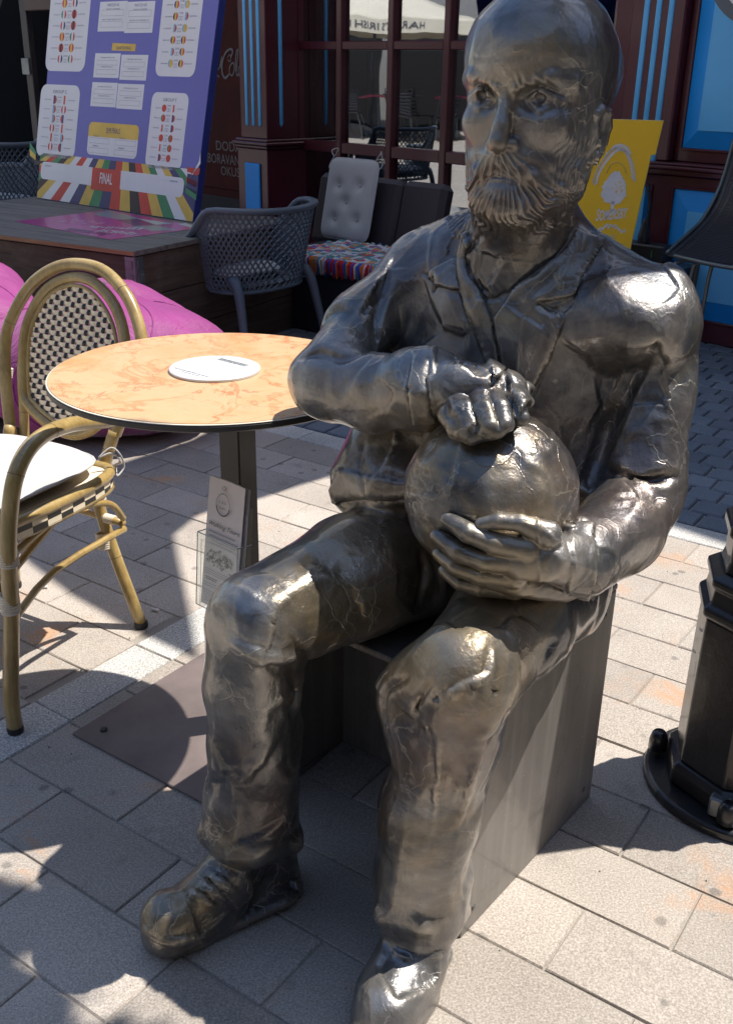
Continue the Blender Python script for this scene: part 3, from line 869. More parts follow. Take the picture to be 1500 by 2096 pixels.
# lapels, collar and jacket fronts: raised panels with a sharp edge
cz = (Vs - _C) @ _F
pu = 750 + FPX*((Vs - _C) @ _R)/cz; pv = 1048 - FPX*((Vs - _C) @ _U)/cz
def panel(poly, h, soft=5.0, ymax=1.66):
    poly = np.array(catmull([(a, b) for a, b in poly], 3, closed=True)) if False else np.array(poly, float)
    m_ = (pu > poly[:,0].min()-20) & (pu < poly[:,0].max()+20) & (pv > poly[:,1].min()-20) & (pv < poly[:,1].max()+20) & (Vs[:,1] < ymax) & (g[:,1] < .25)
    ii = np.nonzero(m_)[0]; x, y = pu[ii] + 3*vnoise(Vs[ii], 40, 2.2), pv[ii] + 3*vnoise(Vs[ii], 40, 6.2)
    ins = np.zeros(len(ii), bool); dm = np.full(len(ii), 1e9)
    for k in range(len(poly)):
        (x1, y1), (x2, y2) = poly[k-1], poly[k]
        c_ = ((y1 > y) != (y2 > y)) & (x < (x2-x1)*(y-y1)/(y2-y1+1e-9) + x1); ins ^= c_
        t = np.clip(((x-x1)*(x2-x1) + (y-y1)*(y2-y1))/((x2-x1)**2 + (y2-y1)**2 + 1e-9), 0, 1)
        dm = np.minimum(dm, np.hypot(x-x1-t*(x2-x1), y-y1-t*(y2-y1)))
    sd_ = np.where(ins, dm, -dm)
    disp[ii] += h*np.clip(sd_/soft + .5, 0, 1)
panel([(1176,470),(1232,490),(1205,545),(1170,606),(1100,620),(1150,650),(1120,730),(1085,800),(1066,850),(1030,770),(1012,650),(1040,606),(1100,560),(1150,515)], .0105, 4)
panel([(958,474),(940,520),(880,560),(900,585),(948,600),(985,690),(1006,790),(1026,770),(1010,660),(985,600),(958,540),(966,500)], .0095, 4)
panel([(846,722),(842,790),(846,868),(892,862),(884,790),(890,716)], .0050, 5)
panel([(1160,1075),(1168,1140),(1158,1212),(1205,1222),(1222,1140),(1212,1072)], .0050, 5)
panel([(672,1035),(700,1022),(760,1016),(838,1014),(836,985),(760,975),(700,960),(676,1000)], .0050, 5)
tri = [(968,474),(1050,452),(1170,472),(1148,516),(1100,560),(1036,604),(1008,618),(984,598),(960,540)]
x_ = ((pu-1060)/110)**2 + ((pv-530)/90)**2
disp += np.where((x_ < 1) & (Vs[:,1] < 1.60), .0016*vnoise(Vs*np.array([1.4,1,.8]), 55, 3.3), 0)
Vs = Vs + g * disp[:, None]
me = bpy.data.meshes.new('bronze_statue'); me.from_pydata(Vs.tolist(), [], Fs if isinstance(Fs, list) else Fs.tolist())
me.polygons.foreach_set('use_smooth', [True]*len(me.polygons))
me.update()
statue = bpy.data.objects.new('bronze_statue', me); COL.objects.link(statue)
tag(statue, 'bronze statue of a seated bearded bald man in jacket, holding a ball on his lap', 'statue')
print('statue', round(time.time()-_T0, 1), len(Vs), len(me.polygons))
statue.data.materials.append(M_BRONZE)
# ------------------------------------------------------------------ bench block under the statue
def bench_metal():
    t = NT('dark_bench_metal'); pos = t.co.outputs['Object']
    c = t.ramp(t.noise(3, 5, .6, pos), [(.3, (.17, .158, .145)), (.7, (.26, .24, .22))])
    mp = t.node('ShaderNodeMapping'); mp.inputs['Scale'].default_value = (40, 40, 1.2); t.l.new(pos, mp.inputs['Vector'])
    st = t.ramp(t.noise(1, 5, .65, mp.outputs[0]), [(.50, (0,0,0)), (.72, (1,1,1))])
    c = t.mix(t.math('MULTIPLY', st, .30), c, (.42, .40, .37))
    v = t.node('ShaderNodeTexVoronoi'); v.inputs['Scale'].default_value = 70; t.l.new(pos, v.inputs['Vector'])
    sp = t.ramp(t.math('ADD', v.outputs['Distance'], t.math('MULTIPLY', t.noise(20, 2, .5, pos), .5)), [(.26, (1,1,1)), (.30, (0,0,0))])
    c = t.mix(t.math('MULTIPLY', sp, .7), c, (.55, .53, .50))
    d = t.ramp(t.noise(14, 6, .75, pos, .6), [(.55, (0,0,0)), (.70, (1,1,1))])
    c = t.mix(t.math('MULTIPLY', d, .4), c, (.09, .08, .075))
    t.set(Base_Color=c, Roughness=t.math('ADD', t.math('MULTIPLY', t.noise(8, 5, .7, pos), .35), .22), Metallic=.3, Normal=t.bump(t.noise(90, 4, .6, pos), .15, .0007))
    t.b.inputs['Coat Weight'].default_value = .2; return t.m
M_BLACKM = bench_metal()
M_GALV0 = pm('steel_screw', (.20, .20, .20), .4, .8)
def bench():
    fr = Frame((*onz(942, 1921, 0)[:2], 0), -GA - math.radians(3.5))
    r = fempty('bench_block', fr, 'dark bronze coloured box bench under the seated statue', 'bench')
    # local x = along front (to the right), y = away. The right panel is the x = 0 plane
    D = .456; W = .50; Hh = .462; T = .012
    mb = MB(); mb.bbox(-T, 0, 0, D, 0, Hh-.003, .0015); mb.build('side_panel', M_BLACKM, r)
    mb = MB(); mb.bbox(-W, -W+T, 0, D, 0, Hh-.003, .0015); mb.build('side_panel', M_BLACKM, r)
    mb = MB(); mb.bbox(-W+T+.001, -T-.001, D-.17, D-.158, 0, Hh-.014, .001); mb.build('back_panel', M_BLACKM, r)
    mb = MB(); mb.bbox(-W-.001, .001, -.001, D+.001, Hh-.0025, Hh+.009, .002); mb.build('top', M_BLACKM, r)
    for y in (.035, D-.035):
        for z in (.04, .42):
            mb = MB(); M = Matrix.Translation((.0002, y, z)) @ Matrix.Rotation(math.radians(90), 4, 'Y'); mb.lathe([(.0055, 0), (.0055, .0012), (.003, .0022)], 10); mb.v = [tuple(M @ Vector(q)) for q in mb.v]; mb.build('screw_head', M_GALV0, r)
bench()
# ------------------------------------------------------------------ bistro table
TC = np.array([-.283, 1.832]); TZ = .777; TRAD = .305
def map_print():
    t = NT('old_map_print'); pos = t.co.outputs['Object']
    n = t.noise(5, 4, .6, pos)
    c = t.ramp(n, [(.32, (.58, .34, .155)), (.5, (.60, .40, .215)), (.68, (.62, .26, .085))])
    def lines(scale, w, seed, col, c, amt, det=6, gl=.5):
        mp = t.node('ShaderNodeMapping'); mp.inputs['Location'].default_value = (seed, seed*.7, 0); t.l.new(pos, mp.inputs['Vector'])
        a = t.noise(scale, det, .62, mp.outputs[0], .6)
        d = t.math('ABSOLUTE', t.math('SUBTRACT', a, .5))
        l = t.ramp(d, [(0, (1,1,1)), (w, (0,0,0))])
        g = t.ramp(t.noise(scale*.7, 2, .5, mp.outputs[0]), [(gl, (0,0,0)), (gl+.06, (1,1,1))])
        return t.mix(t.math('MULTIPLY', t.math('MULTIPLY', l, g), amt), c, col)
    c = lines(4.5, .020, 1.3, (.52, .17, .06), c, 1.0, 8, .34)
    c = lines(4.5, .035, 1.3, (.85, .45, .22), c, .35, 8, .46)
    c = lines(9, .018, 4.1, (.42, .16, .07), c, .8, 5, .5)
    c = lines(14, .012, 7.7, (.45, .26, .14), c, .40, 3, .5)
    # little town marks and hachures
    v = t.node('ShaderNodeTexVoronoi'); v.inputs['Scale'].default_value = 60; t.l.new(pos, v.inputs['Vector'])
    dots = t.ramp(v.outputs['Distance'], [(.10, (1,1,1)), (.16, (0,0,0))])
    gate = t.ramp(t.noise(12, 2, .5, pos), [(.56, (0,0,0)), (.62, (1,1,1))])
    c = t.mix(t.math('MULTIPLY', t.math('MULTIPLY', dots, gate), .6), c, (.40, .20, .10))
    t.set(Base_Color=c, Roughness=.42, Normal=t.bump(t.noise(200, 2, .5, pos), .05, .0005)); t.b.inputs['Coat Weight'].default_value = .15
    return t.m
M_MAP = map_print()
M_RIM = pm('table_rim', (.045, .04, .036), .4, bs=.05)
M_RIML = pm('table_edge_band', (.75, .68, .55), .4, bs=.05)
M_POST = pm('dark_powder_coat', (.036, .031, .028), .42, 0, .1, 8, .2, 400, .0004, coat=.1)
M_PLATE = pm('rusty_base_plate', (.17, .135, .125), .5, .2, .3, 5, .3, 120, .0006)
def bistro_table():
    r = empty('bistro_table', (TC[0], TC[1], 0), -GA, label='round bistro table with orange antique map print on top', cat='table')
    mb = MB(); mb.lathe([(TRAD-.004, TZ-.014), (TRAD, TZ-.011), (TRAD, TZ-.0035), (TRAD-.0015, TZ-.0015)], 96); mb.build('table_edge', M_RIM, r, smooth=False)
    mb = MB(); mb.lathe([(TRAD-.001, TZ-.0012), (TRAD-.0005, TZ), (TRAD-.0035, TZ+.0006)], 96); mb.build('edge_band', M_RIML, r, smooth=False)
    mb = MB(); mb.lathe([(TRAD-.0033, TZ+.0001), (TRAD-.0036, TZ+.0016)], 96); mb.build('tabletop', M_MAP, r, smooth=False)
    mb = MB(); mb.bbox(-.0255+.028, .0255+.028, -.0255+.02, .0255+.02, .0065, TZ-.0305, .0025); mb.build('post', M_POST, r)
    mb = MB(); mb.bbox(-.11, .14, .008, .032, TZ-.030, TZ-.0155, .002); mb.bbox(.016, .040, -.10, .007, TZ-.030, TZ-.0155, .002); mb.bbox(.016, .040, .033, .13, TZ-.030, TZ-.0155, .002); mb.build('bracket', M_POST, r)
    mb = MB(); mb.bbox(-.236, .236, -.236, .236, .0008, .0062, .0015); mb.build('base_plate', M_PLATE, r)
    for sx in (-1, 1):
        for sy in (-1, 1): mb = MB(); mb.lathe([(.008, .0062), (.008, .0095), (.005, .0115)], 10, (sx*.19, sy*.19)); mb.build('plate_bolt', M_POST, r)
bistro_table()
M_WHITE = pm('white_laminate', (.60, .61, .61), .35, bs=.04)
M_INK = pm('printed_ink', (.10, .11, .115), .5, bs=.02)
M_INKL = pm('pale_printed_ink', (.36, .38, .40), .5, bs=.02)
def disc_card():
    p = onz(440, 751, TZ+.008)
    r = empty('menu_disc', (p[0], p[1], TZ+.0017), math.radians(-38), label='white round card with small print lying on the map table', cat='table card')
    mb = MB(); mb.lathe([(.0835, 0), (.0845, .0008), (.0845, .0046), (.0830, .0056)], 72); mb.build('card', M_WHITE, r)
    mb = MB()
    rn = random.Random(2)
    for (y, x0, x1, h) in ((.050, -.036, .036, .0042), (.0435, -.036, .036, .0035), (-.052, -.052, .036, .0026), (-.060, -.03, .028, .0016)):
        x = x0
        while x < x1:
            w = rn.uniform(.004, .012) if h < .003 else rn.uniform(.006, .016)
            mb.box(x, min(x+w, x1), y-h/2, y+h/2, .0057, .0060); x += w + (.0018 if h > .003 else .0025)
    tag(mb.build('printed_lines', M_INK, r), kind='stuff')
disc_card()
# ------------------------------------------------------------------ text helper
def text_geo(s, size=1.0, shear=0.0, align='CENTER', bold=0.0, extr=0.0, spacing=1.0, res=3):
    cu = bpy.data.curves.new('txt', 'FONT'); cu.body = s; cu.size = size; cu.shear = shear; cu.align_x = align
    cu.offset = bold; cu.extrude = extr; cu.resolution_u = res; cu.space_character = spacing
    ob = bpy.data.objects.new('txt', cu); COL.objects.link(ob)
    dg = bpy.context.evaluated_depsgraph_get(); me = bpy.data.meshes.new_from_object(ob.evaluated_get(dg))
    vs = [v.co.copy() for v in me.vertices]; fs = [list(p.vertices) for p in me.polygons]
    bpy.data.objects.remove(ob); bpy.data.curves.remove(cu); bpy.data.meshes.remove(me)
    return vs, fs
def put_text(mb, s, x, z, h, y=-.001, width=None, plane='xz', **kw):
    """letters of cap height h with baseline centre at (x, z); plane xz faces -y; plane xy lies flat"""
    vs, fs = text_geo(s, 1.0, **kw)
    if not vs: return
    hh = max(v.y for v in vs) - 0; k = h / .69
    ws = (max(v.x for v in vs) - min(v.x for v in vs)) * k
    kx = k * (width/ws) if width else k
    if plane == 'xz': V = [(x + v.x*kx, y, z + v.y*k) for v in vs]
    else: V = [(x + v.x*kx, z + v.y*k, y) for v in vs]
    mb.add(V, fs)
# ------------------------------------------------------------------ leaflet holder on the post
def acrylic():
    t = NT('clear_acrylic'); t.n.remove(t.b)
    g = t.node('ShaderNodeBsdfGlossy'); g.inputs['Roughness'].default_value = .06; g.inputs['Color'].default_value = (.9,.92,.92,1)
    tr = t.node('ShaderNodeBsdfTransparent'); tr.inputs['Color'].default_value = (.965, .98, .975, 1)
    lw = t.node('ShaderNodeLayerWeight'); lw.inputs['Blend'].default_value = .35
    mx = t.node('ShaderNodeMixShader'); t.l.new(t.math('ADD', t.math('MULTIPLY', t.math('POWER', lw.outputs['Facing'], 3.0), .5), .05), mx.inputs[0]); t.l.new(tr.outputs[0], mx.inputs[1]); t.l.new(g.outputs[0], mx.inputs[2])
    t.l.new(mx.outputs[0], t.n['Material Output'].inputs['Surface']); return t.m
M_ACR = acrylic()
M_ACRE = pm('acrylic_edge', (.62, .66, .63), .2, bs=.02)
M_PAPER = pm('leaflet_paper', (.84, .75, .73), .6, bs=.03, vs=20, var=.04)
def brochure():
    o = ony(402, 1235, 1.735)
    fr = Frame(tuple(o), math.radians(-41), math.radians(-5))
    r = fempty('leaflet_holder', fr, 'clear acrylic leaflet holder hanging on the table post', 'leaflet holder')
    W, Hh, D, T = .112, fr.y(405, 1088)[2], .034, .0022
    mb = MB(); mb.bbox(0, W, 0, T, 0, Hh, .0006); mb.build('front_panel', M_ACR, r)
    mb = MB(); mb.bbox(0, T, T+.0003, D, 0, Hh, .0006); mb.build('side_panel', M_ACR, r)
    mb = MB(); mb.bbox(W-T, W, T+.0003, D, 0, Hh, .0006); mb.build('side_panel', M_ACR, r)
    mb = MB(); mb.bbox(0, W, D+.0003, D+T, 0, Hh+.07, .0006); mb.build('back_panel', M_ACR, r)
    mb = MB(); mb.bbox(T+.0005, W-T-.0005, T+.0005, D-.0005, 0, .003, .0006); mb.build('floor_panel', M_ACR, r)
    mb = MB(); e = .0011
    mb.tube([(0,D,Hh),(0,0,Hh),(W,0,Hh),(W,D,Hh)], e, 5); mb.tube([(0,0,0),(0,0,Hh)], e, 5); mb.tube([(W,0,0),(W,0,Hh)], e, 5); mb.tube([(0,0,0),(W,0,0)], e, 5); mb.tube([(.012,-.0006,.002),(.012,-.0006,Hh-.012),(W,-.0006,Hh-.012)], .0006, 4)
    mb.build('polished_edges', M_ACRE, r)
    lh = fr.y(441, 984, .008)[2] - .004
    def leaf(x, y, tilt, sc, front, lab, cat='leaflet'):
        m = fr.m @ Matrix.Translation((x, y, .004)) @ Matrix.Rotation(tilt, 4, 'X')
        e_ = bpy.data.objects.new('leaflet', None); COL.objects.link(e_); e_.matrix_world = m; e_.empty_display_size = .05
        tag(e_, lab, 'leaflet', 'leaflets in the holder')
        w, h = .0975, lh*sc
        mb = MB(); n = 8
        vs = []; fs = []
        for j in range(n+1):
            z = h*j/n
            for i in range(n+1):
                xx = w*i/n; bow = .004*math.sin(math.pi*i/n)*(j/n)
                vs.append((xx, bow, z))
        for j in range(n):
            for i in range(n): a = j*(n+1)+i; fs.append((a, a+1, a+n+2, a+n+1))
        mb.add(vs, fs); k = len(vs)
        mb.add([(a, b+.0014, c) for a, b, c in vs], [q[::-1] for q in fs])
        mb.add([(0,0,0),(w,0,0),(w,0.0014,0),(0,.0014,0)], [(0,1,2,3)])
        mb.tube([(0,.0007,0),(0,.0007,h)], .0009, 4); mb.tube([(w,.0007,0),(w,.0007,h)], .0009, 4)
        mb.build('sheet', M_PAPER, e_, smooth=True, recalc=False)
        if front:
            ink = MB(); pale = MB(); Y = -.0012
            cx, cz, R = w*.44, h*.82, w*.19
            ring = [(cx + R*math.cos(a), Y, cz + R*1.15*math.sin(a)) for a in np.linspace(0, 2*math.pi, 28, endpoint=False)]
            pale.tube(ring, .0007, 4, closed=True); ink.tube(ring[15:28], .0012, 4)
            ink.tube([(cx+.0, Y, h*.935 + .004*math.sin(a)) if 0 else (cx + .004*math.cos(a), Y, h*.945 + .004*math.sin(a)) for a in np.linspace(0, 6.28, 12, endpoint=False)], .0005, 4, closed=True)
            put_text(ink, 'b. & b.', cx-.002, cz+.002, .0055, Y, shear=.2); put_text(ink, 'tours', cx-.002, cz-.009, .0055, Y, shear=.2)
            put_text(ink, 'Walking Tours', w*.5, h*.635, .0085, Y-.0003, width=w*.86, shear=.35, bold=.004)
            rn = random.Random(5)
            def bars(mbx, z0, z1, n, x0, x1, hh):
                for q in range(n):
                    z = z0 + (z1-z0)*q/max(1, n-1); x = x0 + rn.uniform(0, .006)
                    while x < x1 - rn.uniform(0, .01):
                        ww = rn.uniform(.003, .010); mbx.box(x, min(x+ww, x1), Y-.0002, Y+.0002, z, z+hh); x += ww + .0014
            bars(pale, h*.585, h*.55, 2, w*.06, w*.93, .0020); bars(pale, h*.52, h*.50, 2, w*.15, w*.88, .0012)
            for q in range(95):   # sketch of a group of walkers, scratchy ink
                x = rn.gauss(w*.45, w*.22); z = h*.385 + rn.gauss(0, h*.035)
                if not (w*.05 < x < w*.92): continue
                a = rn.uniform(0, 3.14); l = rn.uniform(.003, .009)
                pts = [(x + l*t_*math.cos(a + t_*1.2), Y, z + l*t_*math.sin(a + t_*1.2)) for t_ in (0, .35, .7, 1)]
                ink.tube(pts, rn.uniform(.0004, .0011), 3)
            bars(pale, h*.29, h*.255, 3, w*.04, w*.9, .0011); bars(ink, h*.225, h*.21, 2, w*.05, w*.45, .0014); bars(pale, h*.18, h*.16, 2, w*.05, w*.42, .0011)
            bars(pale, h*.12, h*.04, 5, w*.05, w*.8, .0010)
            tag(ink.build('printed_text', M_INK, e_), kind='stuff'); tag(pale.build('fine_print', M_INKL, e_), kind='stuff')
    leaf(.0065, .006, math.radians(-3.5), 1.0, True, 'front leaflet reading Walking Tours with ink drawing, in the acrylic holder')
    leaf(.0085, .0125, math.radians(-4.5), .985, False, 'plain leaflet standing just behind the Walking Tours one', )
    leaf(.0105, .019, math.radians(-2.0), .80, False, 'shortest leaflet at the back of the acrylic holder')
brochure()
# ------------------------------------------------------------------ litter on the paving
def butt(u, v, ang, l, lab):
    p = onz(u, v, .004); r = empty('cigarette_butt', (p[0], p[1], .0045), ang, label=lab, cat='cigarette butt', group='cigarette butts on the paving')
    mb = MB(); mb.tube([(-l/2,0,0),(0,.0003,0),(l*.18,0,0)], .0038, 10); mb.build('paper', M_WHITE, r)
    mb = MB(); mb.tube([(l*.18,0,0),(l/2,0,0)], .0037, 10); mb.build('filter', M_PAPER, r)
butt(90, 1202, .1, .021, 'white cigarette butt on sunlit paving under the rattan chair')
butt(318, 1248, -.35, .021, 'white cigarette butt near the rear foot of the rattan chair')
mb = MB(); p = onz(540, 1853, .003)
mb.add([(p[0]-.006,p[1],.0005),(p[0]+.005,p[1]-.004,.0005),(p[0]+.004,p[1]+.003,.002),(p[0]-.002,p[1]+.004,.003),(p[0],p[1],.004)], [(0,1,4),(1,2,4),(2,3,4),(3,0,4),(0,3,2,1)])
tag(mb.build('paper_scrap', M_WHITE), 'tiny white scrap of paper between the shoes of the statue', 'litter')
# ------------------------------------------------------------------ rattan bistro chair
def bamboo():
    t = NT('bamboo_tube'); pos = t.co.outputs['Object']
    n = t.noise(14, 5, .6, pos)
    mp = t.node('ShaderNodeMapping'); mp.inputs['Scale'].default_value = (60, 60, 6); t.l.new(pos, mp.inputs['Vector'])
    n2 = t.noise(3, 4, .6, mp.outputs[0])
    c = t.ramp(n, [(.28, (.22, .14, .04)), (.5, (.40, .27, .085)), (.72, (.56, .40, .16))])
    c = t.mix(.4, c, t.ramp(n2, [(.3, (.22, .14, .05)), (.7, (.48, .36, .16))]))
    t.set(Base_Color=c, Roughness=.28, Normal=t.bump(n2, .12, .001)); t.b.inputs['Coat Weight'].default_value = .5; t.b.inputs['Coat Roughness'].default_value = .12
    return t.m
M_BAM = bamboo()
M_NODE = pm('bamboo_node', (.10, .065, .03), .5)
M_WRAP = pm('binding_cord', (.70, .62, .50), .55, var=.12, vs=40, bs=.1)
M_STRAND = pm('cream_strand', (.84, .73, .55), .5, var=.10, vs=30, bs=.1)
M_BLK = pm('black_strand', (.012, .012, .014), .4, bs=.05)
M_CUSH = pm('cream_cushion_cloth', (.52, .50, .48), .9, var=.04, vs=8, bs=.35, bscale=700, bdist=.0006, spec=.2)
M_FOOT = pm('rubber_foot', (.02, .02, .022), .6)
R1 = onz(290, 1283, 0)[:2]; F1 = onz(33, 1500, 0)[:2]
def rattan():
    rz = math.radians(-27.5)
    ax = np.array([math.cos(rz), math.sin(rz)]); ay = np.array([-math.sin(rz), math.cos(rz)])
    org = R1 - ax*.215
    fr = Frame((org[0], org[1], 0), rz)
    r = fempty('rattan_chair', fr, 'bamboo look bistro chair with rounded back, cream woven panel and white bindings', 'chair')
    def tube(name, pts, rad, n=12, sm=6, mat_=None, nodes=(), up=None):
        c = catmull(pts, sm); mb = MB(); mb.smooth = True; mb.tube(c, rad, n)
        o = mb.build(name, mat_ or M_BAM, r)
        if nodes:
            mb = MB()
            for q in nodes:
                i = int(q*(len(c)-2)); a, b = Vector(c[i]), Vector(c[i+1]); d = (b-a).normalized()
                rr = rad if not isinstance(rad, (list, tuple)) else rad[i]
                mb.tube([a - d*.0006, a + d*.0006], rr + .0004, n)
            mb.build('node_ring', M_NODE, o)
        return o
    L = lambda u, v, y: fr.y(u, v, y)
    # outer hoop: stands on the rear posts. y (depth) leans back with height
    yb = lambda z: .02 + .16*max(0, (z-.42))/.45
    def hoop(uvs):
        out = []
        for u, v in uvs:
            y = .06
            for _ in range(4): p = L(u, v, y); y = yb(p[2])
            out.append((p[0], p[1], p[2]))
        return out
    oh = hoop([(26, 900), (14, 800), (12, 700), (30, 640), (66, 582), (115, 548), (165, 541), (215, 556), (258, 602), (283, 660), (292, 720), (280, 780), (252, 850), (236, 890)])
    tube('outer_hoop', oh, .0150, 14, 6, nodes=(.21, .62))
    # rear legs continue the hoop to the ground
    e = oh[-1]
    tube('rear_leg', [(e[0], e[1]+.0, e[2]+.01), (L(215, 950, .02)[0], .02, L(215, 950, .02)[2]), (L(201, 1012, .0)[0], .0, L(201, 1012, .0)[2]), (L(214, 1070, .0)[0], .0, L(214, 1070, .0)[2]), (L(245, 1160, .0)[0], 0, L(245, 1160, .0)[2]), (.215, 0, .012)], .0150, 12, 5, nodes=(.15, .80))
    s = oh[0]
    tube('rear_leg', [(s[0], s[1], s[2]+.01), (s[0]+.005, .01, .45), (-.19, .0, .3), (-.215, 0, .012)], .0150, 12, 5, nodes=(.5,))
    # front legs and arms
    fx, fy = fr.z(33, 1498, 0)[:2]
    # arm: leaves the hoop, runs forward, bends down into the front leg
    def fpt(u, v, y): return tuple(L(u, v, y))
    arm = [fpt(262, 850, -.03), fpt(215, 862, -.10), fpt(150, 868, -.20), fpt(95, 888, -.30), fpt(55, 925, -.385), fpt(30, 985, -.43), fpt(20, 1060, -.45), fpt(18, 1130, -.465), fpt(24, 1260, fy+.02), (fx+.001, fy+.002, .10), (fx, fy, .012)]
    tube('front_leg', arm, .0165, 14, 5, nodes=(.30, .50, .80))
    mir = [(-a[0]-.02, a[1], a[2]) for a in arm]
    tube('front_leg', mir, .0165, 12, 5, nodes=(.30, .50, .80))
    for (x, y) in ((.215, 0), (-.215, 0), (fx, fy), (-fx-.02, fy)):
        mb = MB(); mb.lathe([(.0165, .0008), (.0172, .004), (.0172, .014), (.0160, .016)], 14, (x, y)); mb.build('foot_cap', M_FOOT, r)
    # inner oval frame
    ov = [(48, 800), (50, 700), (66, 640), (100, 590), (150, 568), (195, 580), (235, 625), (255, 690), (255, 760), (235, 820), (200, 870), (165, 889), (130, 885), (90, 860), (60, 830)]
    oi = hoop(ov); cc = catmull(oi, 4, closed=True)
    mb = MB(); mb.smooth = True; mb.tube(cc, .0135, 10, closed=True); mb.build('inner_oval', M_BAM, r)
    inner = hoop([(64, 800), (64, 700), (80, 645), (108, 602), (150, 583), (188, 594), (222, 635), (241, 690), (241, 760), (222, 812), (192, 856), (160, 872), (130, 868), (98, 846), (75, 822)])
    ci = catmull(inner, 4, closed=True)
    mb = MB(); mb.smooth = True; mb.tube([(a, b-.006, c) for a, b, c in ci], .0048, 8, closed=True); mb.build('oval_bead', M_BAM, r)
    for k, (u, v) in enumerate(((26, 905), (26, 925))): pass
    tube('rear_post', [oi[0], tuple(L(50, 860, .05)), tuple(L(52, 930, .03))], .0125, 10, 4, nodes=(.5,))
    # weave clipped to the oval
    P2 = np.array([(a, c) for a, b, c in ci]); yb2 = lambda z: yb(z) - .004
    def span(val, axis):
        xs = []
        for i in range(len(P2)):
            a, b = P2[i-1], P2[i]
            if (a[axis]-val)*(b[axis]-val) < 0:
                t = (val-a[axis])/(b[axis]-a[axis]); xs.append(a[1-axis] + (b[1-axis]-a[1-axis])*t)
        return (min(xs), max(xs)) if len(xs) >= 2 else None
    z0, z1 = P2[:,1].min(), P2[:,1].max(); x0, x1 = P2[:,0].min(), P2[:,0].max()
    RPIT, CPIT = .0117, .0175
    nz = int((z1-z0)/RPIT); nx = int((x1-x0)/CPIT)
    for j in range(nz):
        z = z0 + (j+.6)*RPIT; s_ = span(z, 1)
        if not s_: continue
        n = max(4, int((s_[1]-s_[0])/(CPIT/4))); mb = MB(); vs = []; fs = []
        for i in range(n+1):
            x = s_[0] + (s_[1]-s_[0])*i/n
            ph = math.pi*(x-x0)/CPIT + math.pi*(j % 2)
            y = yb2(z) + .0020*math.cos(ph)
            hw = RPIT*.50*(1.0 + .02*math.sin(ph)) if 1 else 0
            hw *= 1.07; vs += [(x, y, z-hw), (x, y-.0011, z), (x, y, z+hw)]
            if i: b = (i-1)*3; fs += [(b, b+3, b+4, b+1), (b+1, b+4, b+5, b+2)]
        mb.add(vs, fs); mb.build('strand', M_STRAND, r, smooth=True, recalc=False)
    for i in range(nx):
        x = x0 + (i+1.0)*CPIT; s_ = span(x, 0)
        if not s_: continue
        n = max(4, int((s_[1]-s_[0])/(RPIT/2))); mb = MB(); vs = []; fs = []
        for q in range(n+1):
            z = s_[0] + (s_[1]-s_[0])*q/n
            j = (z-z0)/RPIT - .6
            ph = math.pi*(x-x0)/CPIT + math.pi*j
            y = yb2(z) - .0030*math.cos(math.pi*j + math.pi*(i+1)) - .0006
            vs += [(x-.0050, y, z), (x+.0050, y, z)]
            if q: b = (q-1)*2; fs += [(b, b+1, b+3, b+2)]
        mb.add(vs, fs); mb.build('strand', M_BLK, r, recalc=False)
    # seat ring, woven seat edge, stretchers
    zs = .415
    seat = [(-.19, -.02, zs), (-.215, -.2, zs), (-.20, -.40, zs), (-.14, -.455, zs), (0, -.475, zs), (.13, -.455, zs), (.185, -.40, zs), (.20, -.2, zs), (.175, -.02, zs), (.08, .0, zs), (-.08, .0, zs)]
    sc = catmull(seat, 5, closed=True)
    mb = MB(); mb.smooth = True; mb.tube(sc, .0135, 10, closed=True); mb.build('seat_ring', M_BAM, r)
    mb = MB(); mb.smooth = True; mb.tube([(a*.99, b, c-.035) for a, b, c in sc], .0105, 8, closed=True); mb.build('lower_ring', M_BAM, r)
    mb = MB(); n = len(sc)
    seg = [(a*1.01, b*1.01, c) for a, b, c in catmull(seat, 16, closed=True)]
    m2 = MB()
    for row in range(3):
        zz0 = zs + .010 - .016*row
        for i in range(len(seg)):
            a, b = seg[i], seg[(i+1) % len(seg)]
            tgt = mb if ((i//3) + row) % 2 == 0 else m2
            tgt.add([(a[0]*1.03, a[1]*1.015-.001, zz0), (b[0]*1.03, b[1]*1.015-.001, zz0), (b[0]*1.03, b[1]*1.015-.001, zz0-.015), (a[0]*1.03, a[1]*1.015-.001, zz0-.015)], [(0,1,2,3)])
    mb.build('woven_edge', M_STRAND, r, recalc=False); m2.build('woven_gap', M_BLK, r, recalc=False)
    mb = MB(); mb.add([(a, b, c+.004) for a, b, c in sc], [tuple(range(len(sc)))]); mb.build('seat_panel', M_STRAND, r)
    # curved braces under the seat and stretchers between the legs
    tube('brace', [(.205, -.44, .33), (.195, -.33, .355), (.185, -.22, .372), (.19, -.12, .372), (.197, -.05, .35), (.200, -.015, .30)], .0085, 8, 5)
    tube('brace', [(.20, -.445, .26), (.185, -.36, .30), (.17, -.24, .345), (.14, -.12, .37)], .0085, 8, 5)
    tube('stretcher', [(.195, -.01, .285), (.0, .0, .285), (-.195, -.01, .285)], .0090, 8, 3)
    tube('stretcher', [(fx-.0, fy+.03, .25), (.198, -.25, .262), (.197, -.01, .272)], .0085, 8, 3)
